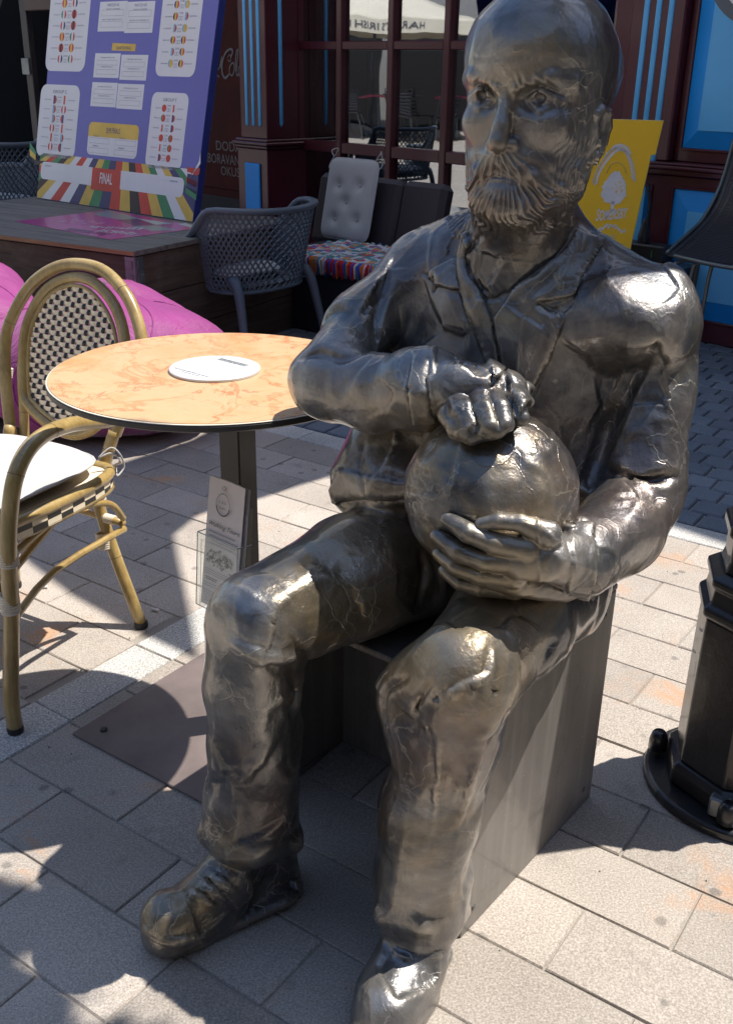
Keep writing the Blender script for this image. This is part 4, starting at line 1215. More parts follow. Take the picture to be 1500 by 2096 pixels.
    # white bindings: wound cord, each winding a ring
    def wrap(c, d, rad, n, pitch=.0052, th=.0030):
        c = Vector(c); d = Vector(d).normalized(); mb = MB(); mb.smooth = True
        ref = d.orthogonal().normalized(); b2 = d.cross(ref)
        for k in range(n):
            o = c + d*((k - n/2)*pitch)
            pts = [o + ref*math.cos(a)*(rad) + b2*math.sin(a)*(rad) + d*(.0008*math.sin(a)) for a in np.linspace(0, 2*math.pi, 16, endpoint=False)]
            mb.tube(pts, th, 6, closed=True)
        mb.build('binding', M_WRAP, r)
    wrap(fpt(18, 1140, -.462), (0, 0, 1), .0172, 6); wrap(fpt(21, 1232, fy+.02), (0, 0, 1), .0172, 8)
    wrap(tuple(L(214, 1108, -.01)), (.12, 0, -1), .0165, 8); wrap(tuple(L(202, 1022, .0)), (.05, 0, -1), .0165, 4)
    wrap((.150, -.005, .284), (1, 0, 0), .0095, 6)
    wrap((fx-.012, fy+.03, .36), (0,.4,-1), .0165, 5)
    wrap(tuple(L(12, 760, .12)), (0, .3, 1), .0165, 5)
    # cushion: its own thing
    cf = empty('seat_cushion', fr.m @ Vector((-.012, -.235, zs+.010)), rz, label='cream seat cushion with ties on the rattan chair', cat='cushion')
    mb = MB(); mb.smooth = True; N = 30; vs = []; fs = []
    def top(u, w):
        e_ = max(abs(u), abs(w)); return .045*(1 - e_**6)**.5 if e_ < 1 else 0
    for sgn in (1, -1):
        b0 = len(vs)
        for j in range(N+1):
            for i in range(N+1):
                u = -1 + 2*i/N; w = -1 + 2*j/N
                rr = (abs(u)**5 + abs(w)**5)**.2 if (u or w) else 1
                e_ = max(abs(u), abs(w)); k = e_/max(rr, 1e-6) if rr else 1
                x, y = u*k*.193, w*k*.215
                h = (max(0, 1 - e_**5))**.55
                z = .027 + sgn*.026*h + (.006*math.sin(x*14+y*9)*h + .004*math.sin(y*31 + x*7)*h if sgn > 0 else 0)
                vs.append((x, y, z))
        for j in range(N):
            for i in range(N):
                a = b0 + j*(N+1)+i; q = (a, a+1, a+N+2, a+N+1); fs.append(q if sgn > 0 else q[::-1])
    mb.add(vs, fs); cu = mb.build('cushion_body', M_CUSH, cf, recalc=False)
    mb = MB(); mb.smooth = True
    ring = [(.194*(c/ max(1e-6,(abs(c)**5+abs(s2)**5)**.2)), .216*(s2/max(1e-6,(abs(c)**5+abs(s2)**5)**.2)), .027) for c, s2 in [(math.cos(a), math.sin(a)) for a in np.linspace(0, 2*math.pi, 64, endpoint=False)]]
    mb.tube(ring, .0032, 6, closed=True); mb.build('piping', M_CUSH, cf)
    mb = MB(); mb.smooth = True
    rn = random.Random(4)
    for q in range(3):
        pts = [(.17, .20, .03), (.19+rn.uniform(-.01,.01), .225, .032+rn.uniform(0,.02)), (.205, .235, .02+rn.uniform(-.01,.02)), (.19+rn.uniform(-.02,.02), .25, .0+rn.uniform(-.01,.02)), (.20, .225, -.02)]
        mb.tube(catmull(pts, 5), .0022, 5)
    mb.build('tie', M_CUSH, cf)
rattan()
# ------------------------------------------------------------------ bean bags
def beanmat():
    t = NT('magenta_bean_bag_cloth'); pos = t.co.outputs['Object']
    c = t.ramp(t.noise(3, 4, .6, pos), [(.3, (.21, .007, .135)), (.7, (.30, .012, .20))])
    t.set(Base_Color=c, Roughness=.62, Normal=t.bump(t.noise(4, 6, .62, pos, 1.4), .6, .04))
    t.b.inputs['Sheen Weight'].default_value = .3; return t.m
M_BEAN = beanmat()
def beanbag(loc, rx, ry, h, rz, label, seed, peak=(0, .3)):
    r = empty('bean_bag', (loc[0], loc[1], 0), rz, label=label, cat='bean bag', group='magenta bean bags by the wooden stage')
    mb = MB(); mb.smooth = True; NU, NV = 56, 30; vs = []; fs = []
    def pt(a, v):
        rr = math.sin(math.pi*v)**.62 if 0 < v < 1 else 0
        z = h*(.5 - .5*math.cos(math.pi*v))
        if v < .5: z *= .9
        w = 1 + .05*math.sin(3*a + seed) + .035*math.sin(5*a + 2*seed + 6*v) + .02*math.sin(9*a + 14*v + seed)
        sl = v*v
        x = rx*rr*w*math.cos(a) + peak[0]*sl*rx; y = ry*rr*w*math.sin(a) + peak[1]*sl*ry
        z *= 1 + .07*math.sin(2*a + seed + 3*v) * v
        return (x, y, max(.004, z))
    for j in range(NV+1):
        for i in range(NU): vs.append(pt(2*math.pi*i/NU, j/NV))
    for j in range(NV):
        for i in range(NU): fs.append((j*NU+i, j*NU+(i+1) % NU, (j+1)*NU+(i+1) % NU, (j+1)*NU+i))
    mb.add(vs, fs); body = mb.build('bag_body', M_BEAN, r)
    mb = MB(); mb.smooth = True
    for k in range(6):
        a = 2*math.pi*k/6 + .3 + seed
        pts = []
        for j in range(2, NV-1):
            p = Vector(pt(a + .12*math.sin(j*.3), j/NV)); pts.append(p)
        mb.tube(pts, .0042, 5)
    mb.build('seam', M_BEAN, r)
beanbag((-1.05, 3.80), .48, .40, .50, math.radians(-20), 'magenta bean bag behind the rattan chair and the bistro table', 1.2, (.05, .25))
beanbag((-1.72, 3.95), .42, .40, .55, math.radians(10), 'magenta bean bag at the left edge of the picture', 3.4, (.15, .2))
# ------------------------------------------------------------------ wooden crate stage
def woodmat(name, c0, c1, rough=.75, gs=1.0):
    t = NT(name); pos = t.co.outputs['Object']
    oi = t.node('ShaderNodeObjectInfo')
    mp = t.node('ShaderNodeMapping'); mp.inputs['Scale'].default_value = (2.2*gs, 30*gs, 30*gs)
    cm = t.node('ShaderNodeCombineXYZ'); t.l.new(t.math('MULTIPLY', oi.outputs['Random'], 30), cm.inputs[0]); t.l.new(cm.outputs[0], mp.inputs['Location']); t.l.new(pos, mp.inputs['Vector'])
    g = t.noise(1.6, 6, .65, mp.outputs[0], .5)
    c = t.ramp(g, [(.3, c0), (.7, c1)])
    w = t.ramp(t.noise(5, 5, .7, pos), [(.52, (0,0,0)), (.72, (1,1,1))])
    c = t.mix(t.math('MULTIPLY', w, .35), c, (.20, .17, .14))
    t.set(Base_Color=c, Roughness=rough, Normal=t.bump(g, .4, .003)); return t.m
M_WOOD = woodmat('stained_crate_wood', (.045, .028, .020), (.115, .075, .052))
M_TOPW = woodmat('weathered_top_wood', (.085, .078, .072), (.22, .195, .17))
M_EDGEW = woodmat('sunlit_wood_edge', (.26, .13, .06), (.42, .24, .12))
M_GALV = pm('galvanised_steel', (.22, .24, .25), .45, .8, .3, 20, .2, 60)
SF = Frame((*onz(275, 524, .55)[:2], 0), math.radians(-29))
def stage():
    r = fempty('crate_stage', SF, 'dark wooden crate stage with plank top and galvanised corner hinges', 'stage')
    Lx, D, Hh = 1.75, 1.22, .55
    for k in range(3):
        z0 = .004 + k*.1815
        mb = MB(); mb.bbox(-Lx, -.0005, .0, .022, z0, z0+.178, .003); mb.build('side_plank', M_WOOD, r)
        # planks of the right side: model along x then rotate
        mb = MB(); mb.bbox(0, D-.024, -.011, .011, z0, z0+.178, .003); o = mb.build('side_plank', M_WOOD, r); o.location = (-.011, .0235, 0); o.rotation_euler = (0, 0, math.pi/2)
        mb = MB(); mb.bbox(-Lx, -.0005, D, D+.022, z0, z0+.178, .003); mb.build('side_plank', M_WOOD, r)
    n = 7; w = D/n
    for k in range(n):
        mb = MB(); mb.bbox(-Lx, .012, k*w-.012, (k+1)*w-.017 if k < n-1 else (k+1)*w+.014, Hh, Hh+.022, .002); mb.build('top_plank', M_TOPW, r)
    mb = MB(); mb.bbox(-Lx, .0125, -.0165, -.0125, Hh+.003, Hh+.020, .001); mb.build('sunlit_edge_strip', M_EDGEW, r)  # orange-brown strip paints the sun catching the front edge
    def corner(x, y, lab=None):
        h = MB()
        h.bbox(x-.052, x-.004, y-.0045, y-.0008, .02, Hh-.006, .001); h.bbox(x+.0008, x+.0045, y+.004, y+.052, .02, Hh-.006, .001)
        for q in range(9): h.bbox(x-.050, x-.010, y-.008, y-.0046, .03+q*.058, .062+q*.058, .002); h.bbox(x+.0046, x+.008, y+.010, y+.050, .03+q*.058, .062+q*.058, .002)
        h.tube([(x+.001, y-.002, .01), (x+.001, y-.002, Hh-.004)], .005, 8)
        h.build('corner_hinge', M_GALV, r)
    corner(0, 0); corner(0, D+.02)
    return r
stage()
# printed sheet on the stage top, cropped photo-like print: magenta with pale blocks and lettering
M_MAG = pm('magenta_print', (.42, .05, .24), .35, var=.12, bs=.03, coat=.3)
M_PALE = pm('pale_grey_print', (.42, .50, .54), .35, var=.05, bs=.03, coat=.3)
M_PINKL = pm('light_pink_print', (.60, .22, .42), .35, var=.05, bs=.03, coat=.3)
M_PLUM = pm('plum_print', (.16, .04, .13), .35, var=.05, bs=.03, coat=.3)
M_GRT = pm('greyish_print', (.24, .29, .31), .35, var=.05, bs=.03, coat=.3)
def sheet_on_stage():
    r = fempty('printed_sheet', Frame((SF.m @ Vector((0, 0, .5724)))[:], SF.rz), 'magenta printed sheet with pale blocks lying on the wooden stage', 'poster sheet')
    fr = Frame((SF.m @ Vector((0, 0, .5724)))[:], SF.rz)
    q = lambda u, v: tuple(fr.z(u, v, 0)[:2])
    mb = MB(); mb.prism([q(31, 453), q(228, 491), q(420, 466), q(225, 430)], .0, .0012, 'z'); mb.build('paper', M_MAG, r)
    def poly(nm, m, pts, z=.0014): mb = MB(); mb.prism([q(*p) for p in pts], z, z+.0004, 'z'); mb.build(nm, m, r)
    poly('pale_block', M_GRT, [(190, 439), (225, 431), (283, 449), (240, 450)])
    poly('pale_block', M_PALE, [(225, 431), (285, 448), (355, 460), (300, 461)][:2] + [(355, 458), (318, 461)])
    poly('pale_block', M_GRT, [(270, 463), (320, 462), (362, 471), (310, 474)])
    poly('plum_block', M_PLUM, [(240, 450), (283, 449), (320, 461), (275, 463)])
    poly('pale_block', M_PALE, [(365, 459), (380, 457), (408, 465), (392, 467)])
    # lettering: flat text lying on the sheet, reads from the camera side
    a = Vector((*q(118, 470), 0)); b = Vector((*q(222, 487), 0)); ex = (b-a).normalized(); ang = math.atan2(ex.y, ex.x)
    def word(s, u0, v0, u1, v1, h, m, z=.0020, nm='lettering'):
        a = Vector((*q(u0, v0), 0)); b = Vector((*q(u1, v1), 0)); d = b-a; ang = math.atan2(d.y, d.x)
        vs, fs = text_geo(s, 1.0, align='LEFT', bold=.012); wd = max(v.x for v in vs)
        M = Matrix.Translation((a.x, a.y, z)) @ Matrix.Rotation(ang, 4, 'Z')
        mb = MB(); mb.add([tuple(M @ Vector((v.x*d.length/wd, v.y*h/.7, 0))) for v in vs], fs); mb.build(nm, m, r)
    word('2024', 116, 454, 200, 461, .10, M_PINKL)
    rn = random.Random(8)
    for (u0, v0, u1, v1, m) in ((180, 467, 288, 471, M_WHITE), (196, 474, 270, 481, M_WHITE), (122, 470, 205, 482, M_PLUM)):
        a = Vector((*q(u0, v0), 0)); b = Vector((*q(u1, v1), 0)); d = b-a; ang = math.atan2(d.y, d.x); M = Matrix.Translation((a.x, a.y, .0021)) @ Matrix.Rotation(ang, 4, 'Z')
        mb = MB(); x = 0
        while x < d.length:      # blocky display lettering too foreshortened to read
            w = rn.uniform(.016, .026)
            for z0, z1 in ((0, .016), (.022, .040), (.046, .064)):
                if rn.random() < .85: mb.add([tuple(M @ Vector(p)) for p in ((x, z0, 0), (x+w, z0, 0), (x+w-rn.uniform(0,.006), z1, 0), (x+rn.uniform(0,.006), z1, 0))], [(0,1,2,3)])
            x += w + .006
        mb.build('display_print', m, r, recalc=False)
sheet_on_stage()
# ------------------------------------------------------------------ tournament board
M_NAVY = pm('board_purple_blue', (.15, .15, .50), .33, var=.08, vs=2, bs=.03, coat=.2)
M_NAVYS = pm('board_side_blue', (.03, .04, .22), .4, bs=.03)
M_BWHITE = pm('board_white', (.78, .78, .82), .4, var=.03, bs=.02, coat=.2)
M_YEL = pm('board_yellow', (.74, .50, .10), .4, bs=.02)
M_RED = pm('board_red', (.62, .06, .045), .4, bs=.02)
M_GRN = pm('board_green', (.05, .26, .12), .4, bs=.02)
M_BLK2 = pm('board_black', (.03, .025, .035), .4, bs=.02)
M_DNV = pm('board_dark_navy', (.05, .05, .17), .4, bs=.02)
M_TXT = pm('board_text_blue', (.11, .12, .24), .4, bs=.02)
M_LBL = pm('board_light_blue', (.22, .45, .62), .4, bs=.02)
def board():
    p0 = onz(395, 455, .574)
    fr = Frame(tuple(p0), math.radians(-40), math.radians(-13))
    r = fempty('tournament_board', fr, 'big purple tournament schedule board with group tables, standing on the wooden stage', 'notice board')
    L = lambda u, v: (lambda p: (p[0], p[2]))(fr.y(u, v, -.001))
    xl = L(76, 405)[0]; top = 1.62
    T = .045
    mb = MB(); mb.bbox(xl, 0, 0, T, 0, top, .003); mb.build('board_body', M_NAVYS, r)
    mb = MB(); mb.box(xl+.002, -.002, -.0010, -.0003, .002, top-.002); mb.build('printed_face', M_NAVY, r)
    PAL = {'w': M_BWHITE, 'y': M_YEL, 'r': M_RED, 'g': M_GRN, 'k': M_BLK2, 'n': M_DNV, 't': M_TXT, 'l': M_LBL}
    W_ = lambda k: PAL[k]
    def poly(name, col, pts, lay, px_=True, par=r):
        P = [L(*q) for q in pts] if px_ else pts
        mb = MB(); mb.prism(P, -.0010-.0004*lay, -.0011-.0004*(lay-1)-.0001, 'y'); return mb.build(name, W_(col), par)
    def rrect(x0, x1, z0, z1, rad=.02, n=5):
        out = []
        for cx, cz, a0 in ((x1-rad, z1-rad, 0), (x0+rad, z1-rad, 90), (x0+rad, z0+rad, 180), (x1-rad, z0+rad, 270)):
            for i in range(n+1): a = math.radians(a0 + 90*i/n); out.append((cx+rad*math.cos(a), cz+rad*math.sin(a)))
        return out
    FL = {'ESP': 'ryr', 'HRV': 'rwn', 'ITA': 'gwr', 'ALB': 'rkr', 'BEL': 'kyr', 'UKR': 'lyy', 'SVK': 'wlr', 'ROU': 'nyr', 'SVN': 'wnr', 'ENG': 'wrw', 'SRB': 'rnw', 'DEN': 'rwr', 'TUR': 'rrr', 'GEO': 'wrw', 'POR': 'grr', 'CZE': 'wnr'}
    NM = {'ESP': 'SPAIN', 'HRV': 'CROATIA', 'ITA': 'ITALY', 'ALB': 'ALBANIA', 'BEL': 'BELGIUM', 'UKR': 'UKRAINE', 'SVK': 'SLOVAKIA', 'ROU': 'ROMANIA', 'SVN': 'SLOVENIA', 'ENG': 'ENGLAND', 'SRB': 'SERBIA', 'DEN': 'DENMARK', 'TUR': 'TURKEY', 'GEO': 'GEORGIA', 'POR': 'PORTUGAL', 'CZE': 'CZECHIA'}
    def group(name, corners, rows, title=True):
        (ax, az), (bx, bz) = L(*corners[0]), L(*corners[1])   # top-left, bottom-right
        x0, x1, z0, z1 = min(ax, bx), max(ax, bx), min(az, bz), max(az, bz)
        w = x1-x0; h = z1-z0
        pn = poly('group_table', 'w', rrect(x0, x1, z0, z1, w*.14), 1, False)
        tx = MB()
        put_text(tx, name, (x0+x1)/2, z1-h*.115, h*.042, -.0019, width=w*.36)
        cols = {k: MB() for k in PAL}
        for i, (a, b, dt) in enumerate(rows):
            z = z1 - h*(.205 + .130*i)
            for fl, cx in ((a, x0+w*.37), (b, x0+w*.63)):
                st = FL[fl]; rr = w*.062
                for s_, ch in enumerate(st):
                    n = 6; pts = []
                    xa = -1 + 2*s_/3; xb = xa + 2/3
                    for q in range(n+1): xx = xa + (xb-xa)*q/n; pts.append((cx + rr*xx, z + rr*math.sqrt(max(0, 1-xx*xx))))
                    for q in range(n, -1, -1): xx = xa + (xb-xa)*q/n; pts.append((cx + rr*xx, z - rr*math.sqrt(max(0, 1-xx*xx))))
                    pp = []
                    for q in pts:
                        if not pp or (abs(q[0]-pp[-1][0]) + abs(q[1]-pp[-1][1])) > 1e-6: pp.append(q)
                    cols[ch].add([(u_, -.0021, v_) for u_, v_ in pp], [tuple(range(len(pp)))])
            put_text(tx, NM[a], x0+w*.20, z-h*.008, h*.014, -.0019, width=w*.17)
            put_text(tx, NM[b], x0+w*.81, z-h*.008, h*.014, -.0019, width=w*.17)
            put_text(tx, dt, x0+w*.5, z+h*.026, h*.020, -.0019, width=w*.10)
            for xx in (.455, .505):
                bx0, bx1 = x0+w*xx, x0+w*(xx+.042); za, zb = z-h*.042, z-h*.002
                for (p, q_, s2, t2) in ((bx0, bx1, za, za+.0012), (bx0, bx1, zb-.0012, zb), (bx0, bx0+.0012, za, zb), (bx1-.0012, bx1, za, zb)): tx.add([(p,-.0019,s2),(q_,-.0019,s2),(q_,-.0019,t2),(p,-.0019,t2)], [(0,1,2,3)])
        tag(tx.build('table_text', M_TXT, pn, recalc=False), kind='stuff')
        for k, m_ in cols.items():
            if m_.v: tag(m_.build('flag_stripe', PAL[k], pn, recalc=False), kind='stuff')
    group('GROUP C', ((86, 172), (152, 327)), [('SVN','ENG','16.06'),('SVK','DEN','16.06'),('SVK','SRB','20.06'),('DEN','ENG','20.06'),('ENG','SVK','25.06'),('DEN','SRB','25.06')])
    group('GROUP F', ((313, 188), (370, 350)), [('TUR','GEO','18.06'),('POR','CZE','18.06'),('GEO','CZE','22.06'),('TUR','POR','22.06'),('GEO','POR','26.06'),('CZE','TUR','26.06')])
    group('GROUP B', ((107, -28), (173, 147)), [('ESP','HRV','15.06'),('ITA','ALB','15.06'),('HRV','ALB','19.06'),('ESP','ITA','20.06'),('ALB','ESP','24.06'),('HRV','ITA','24.06')])
    group('GROUP E', ((337, -28), (398, 158)), [('ROU','UKR','17.06'),('BEL','SVK','17.06'),('SVK','UKR','21.06'),('BEL','ROU','22.06'),('SVK','ROU','26.06'),('UKR','BEL','26.06')])
    def card(corners, lines, nm='match_card'):
        P = [L(*q) for q in corners]; x0 = min(p[0] for p in P); x1 = max(p[0] for p in P); z0 = min(p[1] for p in P); z1 = max(p[1] for p in P)
        x0 += .0; w = x1-x0; h = z1-z0
        pn = poly(nm, 'w', [(x0,z0),(x1,z0),(x1,z1),(x0,z1)], 1, False); tx = MB()
        for s, fz, hh, fw in lines: put_text(tx, s, (x0+x1)/2, z0+h*fz, h*hh, -.0019, width=w*fw)
        for fz in (.14, .52) if len(lines) < 5 else (.10, .45):
            za, zb = z0+h*fz, z0+h*(fz+.20); a, b = x0+w*.1, x1-w*.1
            for (p, q_, s2, t2) in ((a,b,za,za+.001),(a,b,zb-.001,zb),(a,a+.001,za,zb),(b-.001,b,za,zb)): tx.add([(p,-.0019,s2),(q_,-.0019,s2),(q_,-.0019,t2),(p,-.0019,t2)], [(0,1,2,3)])
        tag(tx.build('card_text', M_TXT, pn, recalc=False), kind='stuff')
    card([(206, 4), (256, 64)], [('MATCH 42', .84, .09, .42), ('GROUP C WINNERS', .73, .04, .5), ('BEST THIRD GROUP D/E/F', .38, .04, .7)])
    card([(261, 4), (312, 67)], [('MATCH 43', .84, .09, .42), ('GROUP E WINNERS', .73, .04, .5), ('GROUP D RUNNERS UP', .38, .04, .7)])
    card([(196, 109), (243, 160)], [('WINNER MATCH 39', .80, .05, .55), ('WINNER MATCH 37', .42, .05, .45)])
    card([(250, 112), (299, 165)], [('WINNER MATCH 41', .80, .05, .55), ('WINNER MATCH 42', .42, .05, .45)])
    card([(190, 168), (237, 220)], [('WINNER MATCH 40', .80, .05, .55), ('WINNER MATCH 38', .42, .05, .45)])
    card([(243, 171), (291, 225)], [('WINNER MATCH 43', .80, .05, .55), ('WINNER MATCH 44', .42, .05, .45)])
    q = poly('round_title', 'y', [(231, 88), (279, 90), (277, 105), (229, 103)], 1)
    tx = MB(); c = L(254, 99); put_text(tx, 'QUARTER FINALS', c[0], c[1]-.006, .016, -.0019, width=.128); tx.build('card_text', M_TXT, q, recalc=False)
    (ax, az), (bx, bz) = L(184, 249), (L(279, 326))
    x0, x1, z0, z1 = ax, bx, bz, az
    pn = poly('semi_final_card', 'w', rrect(x0, x1, z0, z1, .03), 1, False)
    hd = [p for p in rrect(x0, x1, z0, z1, .03) if p[1] > z1-.032] ; hd = hd[:6] + hd[6:12] + [(x0, z1-.075), (x1, z1-.075)]
    poly('semi_final_header', 'y', hd, 2, False, pn)
    tx = MB(); put_text(tx, 'SEMI FINALS', (x0+x1)/2, z1-.052, .028, -.0024, width=.12)
    for fx_ in (.04, .56):
        for fz in (.06, .36):
            za, zb = z0+(z1-z0)*fz, z0+(z1-z0)*(fz+.16); a, b = x0+(x1-x0)*fx_, x0+(x1-x0)*(fx_+.40)
            for (p, q_, s2, t2) in ((a,b,za,za+.001),(a,b,zb-.001,zb),(a,a+.001,za,zb),(b-.001,b,za,zb)): tx.add([(p,-.0019,s2),(q_,-.0019,s2),(q_,-.0019,t2),(p,-.0019,t2)], [(0,1,2,3)])
            put_text(tx, 'WINNER QF', (a+b)/2-.03, zb+.006, .008, -.0019, width=.05)
    tag(tx.build('card_text', M_TXT, pn, recalc=False), kind='stuff')
    # fan of coloured stripes at the foot
    zt = L(250, 365)[1]; cxm = L(250, 300)[0]; vz = zt + .42
    cols = 'kywrkwrygnwgyrkygnrykrgwygnwyrgyngwnryknryglwgrk'
    n = 26; seq = 'gyrgkywrwnygnrykrygwyngwrygwnwnrkywgnrgykrwg'
    def clip(x): return min(-.002, max(xl+.002, x))
    zbot = .003
    for i in range(n):
        # equal steps of x along the foot; each band converges towards a point above
        xa, xb = xl - .5 + (1.0 - xl)*i/n, xl - .5 + (1.0 - xl)*(i+1)/n
        pts = []
        ztop = zt + .085
        def at(x, z): k = (vz - z)/(vz - zbot); return cxm + (x - cxm)*k
        poly_ = [(at(xa, zbot), zbot), (at(xb, zbot), zbot), (at(xb, ztop), ztop), (at(xa, ztop), ztop)]
        # clip against the board sides (Sutherland-Hodgman on x)
        for side, lim in ((1, xl+.002), (-1, -.002)):
            out = []
            for j in range(len(poly_)):
                p, q_ = poly_[j-1], poly_[j]; ip, iq = (p[0]-lim)*side >= 0, (q_[0]-lim)*side >= 0
                if ip != iq: t_ = (lim-p[0])/(q_[0]-p[0]); out.append((lim, p[1]+(q_[1]-p[1])*t_))
                if iq: out.append(q_)
            poly_ = out
            if not poly_: break
        if len(poly_) < 3: continue
        ch = seq[i % len(seq)]
        st = poly('stripe', ch, poly_, 1, False)
    # side wedges
    for (pts, c_) in [([(408, 330), (415, 312), (413, 335), (385, 372)], 'w'), ([(383, 342), (410, 345), (408, 358), (384, 352)], 'r'), ([(384, 355), (407, 360), (404, 400), (382, 385)], 'n'),
                      ([(382, 362), (404, 372), (403, 385), (382, 373)], 'r'), ([(381, 382), (403, 392), (402, 410), (380, 395)], 'g'), ([(62, 290), (75, 312), (74, 318), (62, 305)], 'g'), ([(62, 305), (74, 318), (74, 328), (62, 318)], 'y'), ([(62, 318), (74, 328), (100, 330), (74, 338)], 'k')]:
        try: poly('corner_wedge', c_, [(min(u, 411), v) for u, v in pts], 2)
        except Exception: pass
    fl_ = [(78, 332), (183, 348), (256, 362), (362, 366), (366, 372)]
    a, b = L(75, 333), L(379, 392)
    zt0 = L(220, 346)[1]; zb0 = L(220, 384)[1]
    fx0, fx1 = xl+.02, L(377, 380)[0]
    poly('final_strip', 'w', rrect(fx0, fx1, zb0, zt0, .03), 3, False)
    q0, q1 = L(190, 350)[0], L(249, 360)[0]
    fb = poly('final_box', 'r', [(q0, zb0-.02), (q1, zb0-.02), (q1-.005, zt0), (q0-.0, zt0)], 4, False)
    tx = MB(); put_text(tx, 'FINAL', (q0+q1)/2, (zt0+zb0)/2-.030, .055, -.0034, width=.112, bold=.012); tx.build('final_text', M_BWHITE, fb, recalc=False)
    tx = MB(); put_text(tx, 'WINNER SF1', fx0+.07, zt0-.025, .008, -.0030, width=.06); put_text(tx, 'WINNER SF2', fx1-.08, zt0-.025, .008, -.0030, width=.06); tag(tx.build('card_text', M_TXT, r, recalc=False), kind='stuff')
    mb = MB(); mb.bbox(-.3, -.26, .30, .34, -.0, 1.1, .003, Matrix.Rotation(math.radians(-20), 4, 'X')) if 0 else mb.bbox(xl*.5-.02, xl*.5+.02, T+.001, T+.03, .05, top-.3, .003); mb.build('rear_batten', M_WOOD, r)
board()
# ------------------------------------------------------------------ moulded lattice armchairs
M_SLATE = pm('slate_grey_plastic', (.10, .125, .16), .42, 0, .08, 4, .08, 300, .0006)
M_GREYC = pm('pale_grey_cushion', (.36, .37, .38), .9, var=.05, vs=6, bs=.3, bscale=500, bdist=.0008, spec=.2)
def lattice_chair(label):
    r = empty('lattice_armchair', (0,0,0), 0, label=label, cat='armchair', group='slate lattice armchairs')
    W, Fd, Bd = .275, .27, .23
    def path(a):
        """a 0..1 : left arm front -> back -> right arm front, unit plan position"""
        La = .46; Lb = .36; tot = 2*La + math.pi*.5*Lb*1.6
        # superellipse U shape
        if a < .32: k = a/.32; return (-1.0 + .02*math.sin(k*3.14), 1 - 1.35*k)
        if a > .68: k = (1-a)/.32; return (1.0 - .02*math.sin(k*3.14), 1 - 1.35*k)
        th = math.pi*(a-.32)/.36
        c, s_ = math.cos(th), math.sin(th)
        return (-math.copysign(abs(c)**.75, c), -.35 - .65*abs(s_)**.75)
    def top(a):
        d = abs(a-.5)
        if d > .30: return .655 + .004*math.sin((d-.3)*30)
        k = min(1, max(0, (.30-d)/.14)); k = k*k*(3-2*k)
        return .655 + (.175 - .012*max(0, 1-d/.12))*k
    def pt(a, t, off=0):
        x, y = path(a); z0 = .405 if abs(a-.5) > .2 else .385
        z = z0 + (top(a) - z0)*t
        fl = .83 + .17*t**.8
        bk = .05*t*max(0, 1-abs(a-.5)/.3)
        return Vector((x*W*fl, (y*(Fd if y > 0 else Bd))*(.92 + .08*t) - bk, z))
    rim = [pt(a, 1.0) for a in np.linspace(0, 1, 60)]
    f0 = pt(0, 1.0); f1 = pt(1, 1.0)
    mb = MB(); mb.smooth = True
    full = [Vector((f0.x, f0.y+.03, .44)), Vector((f0.x, f0.y+.034, .60)), Vector((f0.x, f0.y+.022, .645))] + rim + [Vector((f1.x, f1.y+.022, .645)), Vector((f1.x, f1.y+.034, .60)), Vector((f1.x, f1.y+.03, .44))]
    mb.tube(full, .013, 8, flat=1.55, up=(0, 0, 1)) if 0 else mb.tube(full, .0175, 10)
    mb.build('rim', M_SLATE, r)
    mb = MB(); mb.smooth = True
    mb.tube([pt(a, 0.0) for a in np.linspace(0, 1, 40)], .012, 8); mb.build('lower_band', M_SLATE, r)
    mb = MB(); mb.smooth = True
    N = 70
    for sgn in (1, -1):
        for i in range(-14, N+14):
            pts = []
            for t in np.linspace(0, 1, 9):
                a = i/N + sgn*.13*(t-.5)
                if 0 <= a <= 1: pts.append(pt(a, t))
            if len(pts) > 2: mb.tube(pts, .0043, 5, cap=False)
    mb.build('lattice_shell', M_SLATE, r)
    mb = MB(); mb.smooth = True
    mb.tube([(-.25, .285, .425), (0, .30, .42), (.25, .285, .425)], .016, 8)
    for i in range(-22, 23):
        for sgn in (1, -1):
            pts = []
            for y in np.linspace(-.2, .28, 7):
                x = i*.024 + sgn*(y-.04)*.6
                if abs(x) < .245: pts.append((x, y, .415 + .05*abs(x)**1.5 - .01*math.cos(y*5)))
            if len(pts) > 2: mb.tube(pts, .004, 4, cap=False)
    mb.build('seat', M_SLATE, r)
    for sx in (-1, 1):
        mb = MB(); mb.smooth = True; mb.tube(catmull([(sx*.275, .29, .60), (sx*.272, .295, .45), (sx*.285, .305, .2), (sx*.295, .315, .0)], 4), [.017, .020, .020, .019, .019, .018, .018, .017, .016, .016, .015, .015, .015][:13], 10); mb.build('leg', M_SLATE, r)
        mb = MB(); mb.smooth = True; mb.tube(catmull([(sx*.215, -.16, .47), (sx*.225, -.20, .40), (sx*.24, -.235, .2), (sx*.255, -.265, .0)], 4), [.020, .024, .024, .022, .021, .020, .019, .018, .017, .016, .016, .015, .015][:13], 10); mb.build('leg', M_SLATE, r)
    return r
ch1 = lattice_chair('slate lattice armchair with its back to the viewer, between bistro table and sofa')
g = onz(497, 748, 0)
rzc = math.radians(52)
def place_root(o, loc, rz): o.matrix_world = Matrix.Translation(Vector(loc)) @ Matrix.Rotation(rz, 4, 'Z')
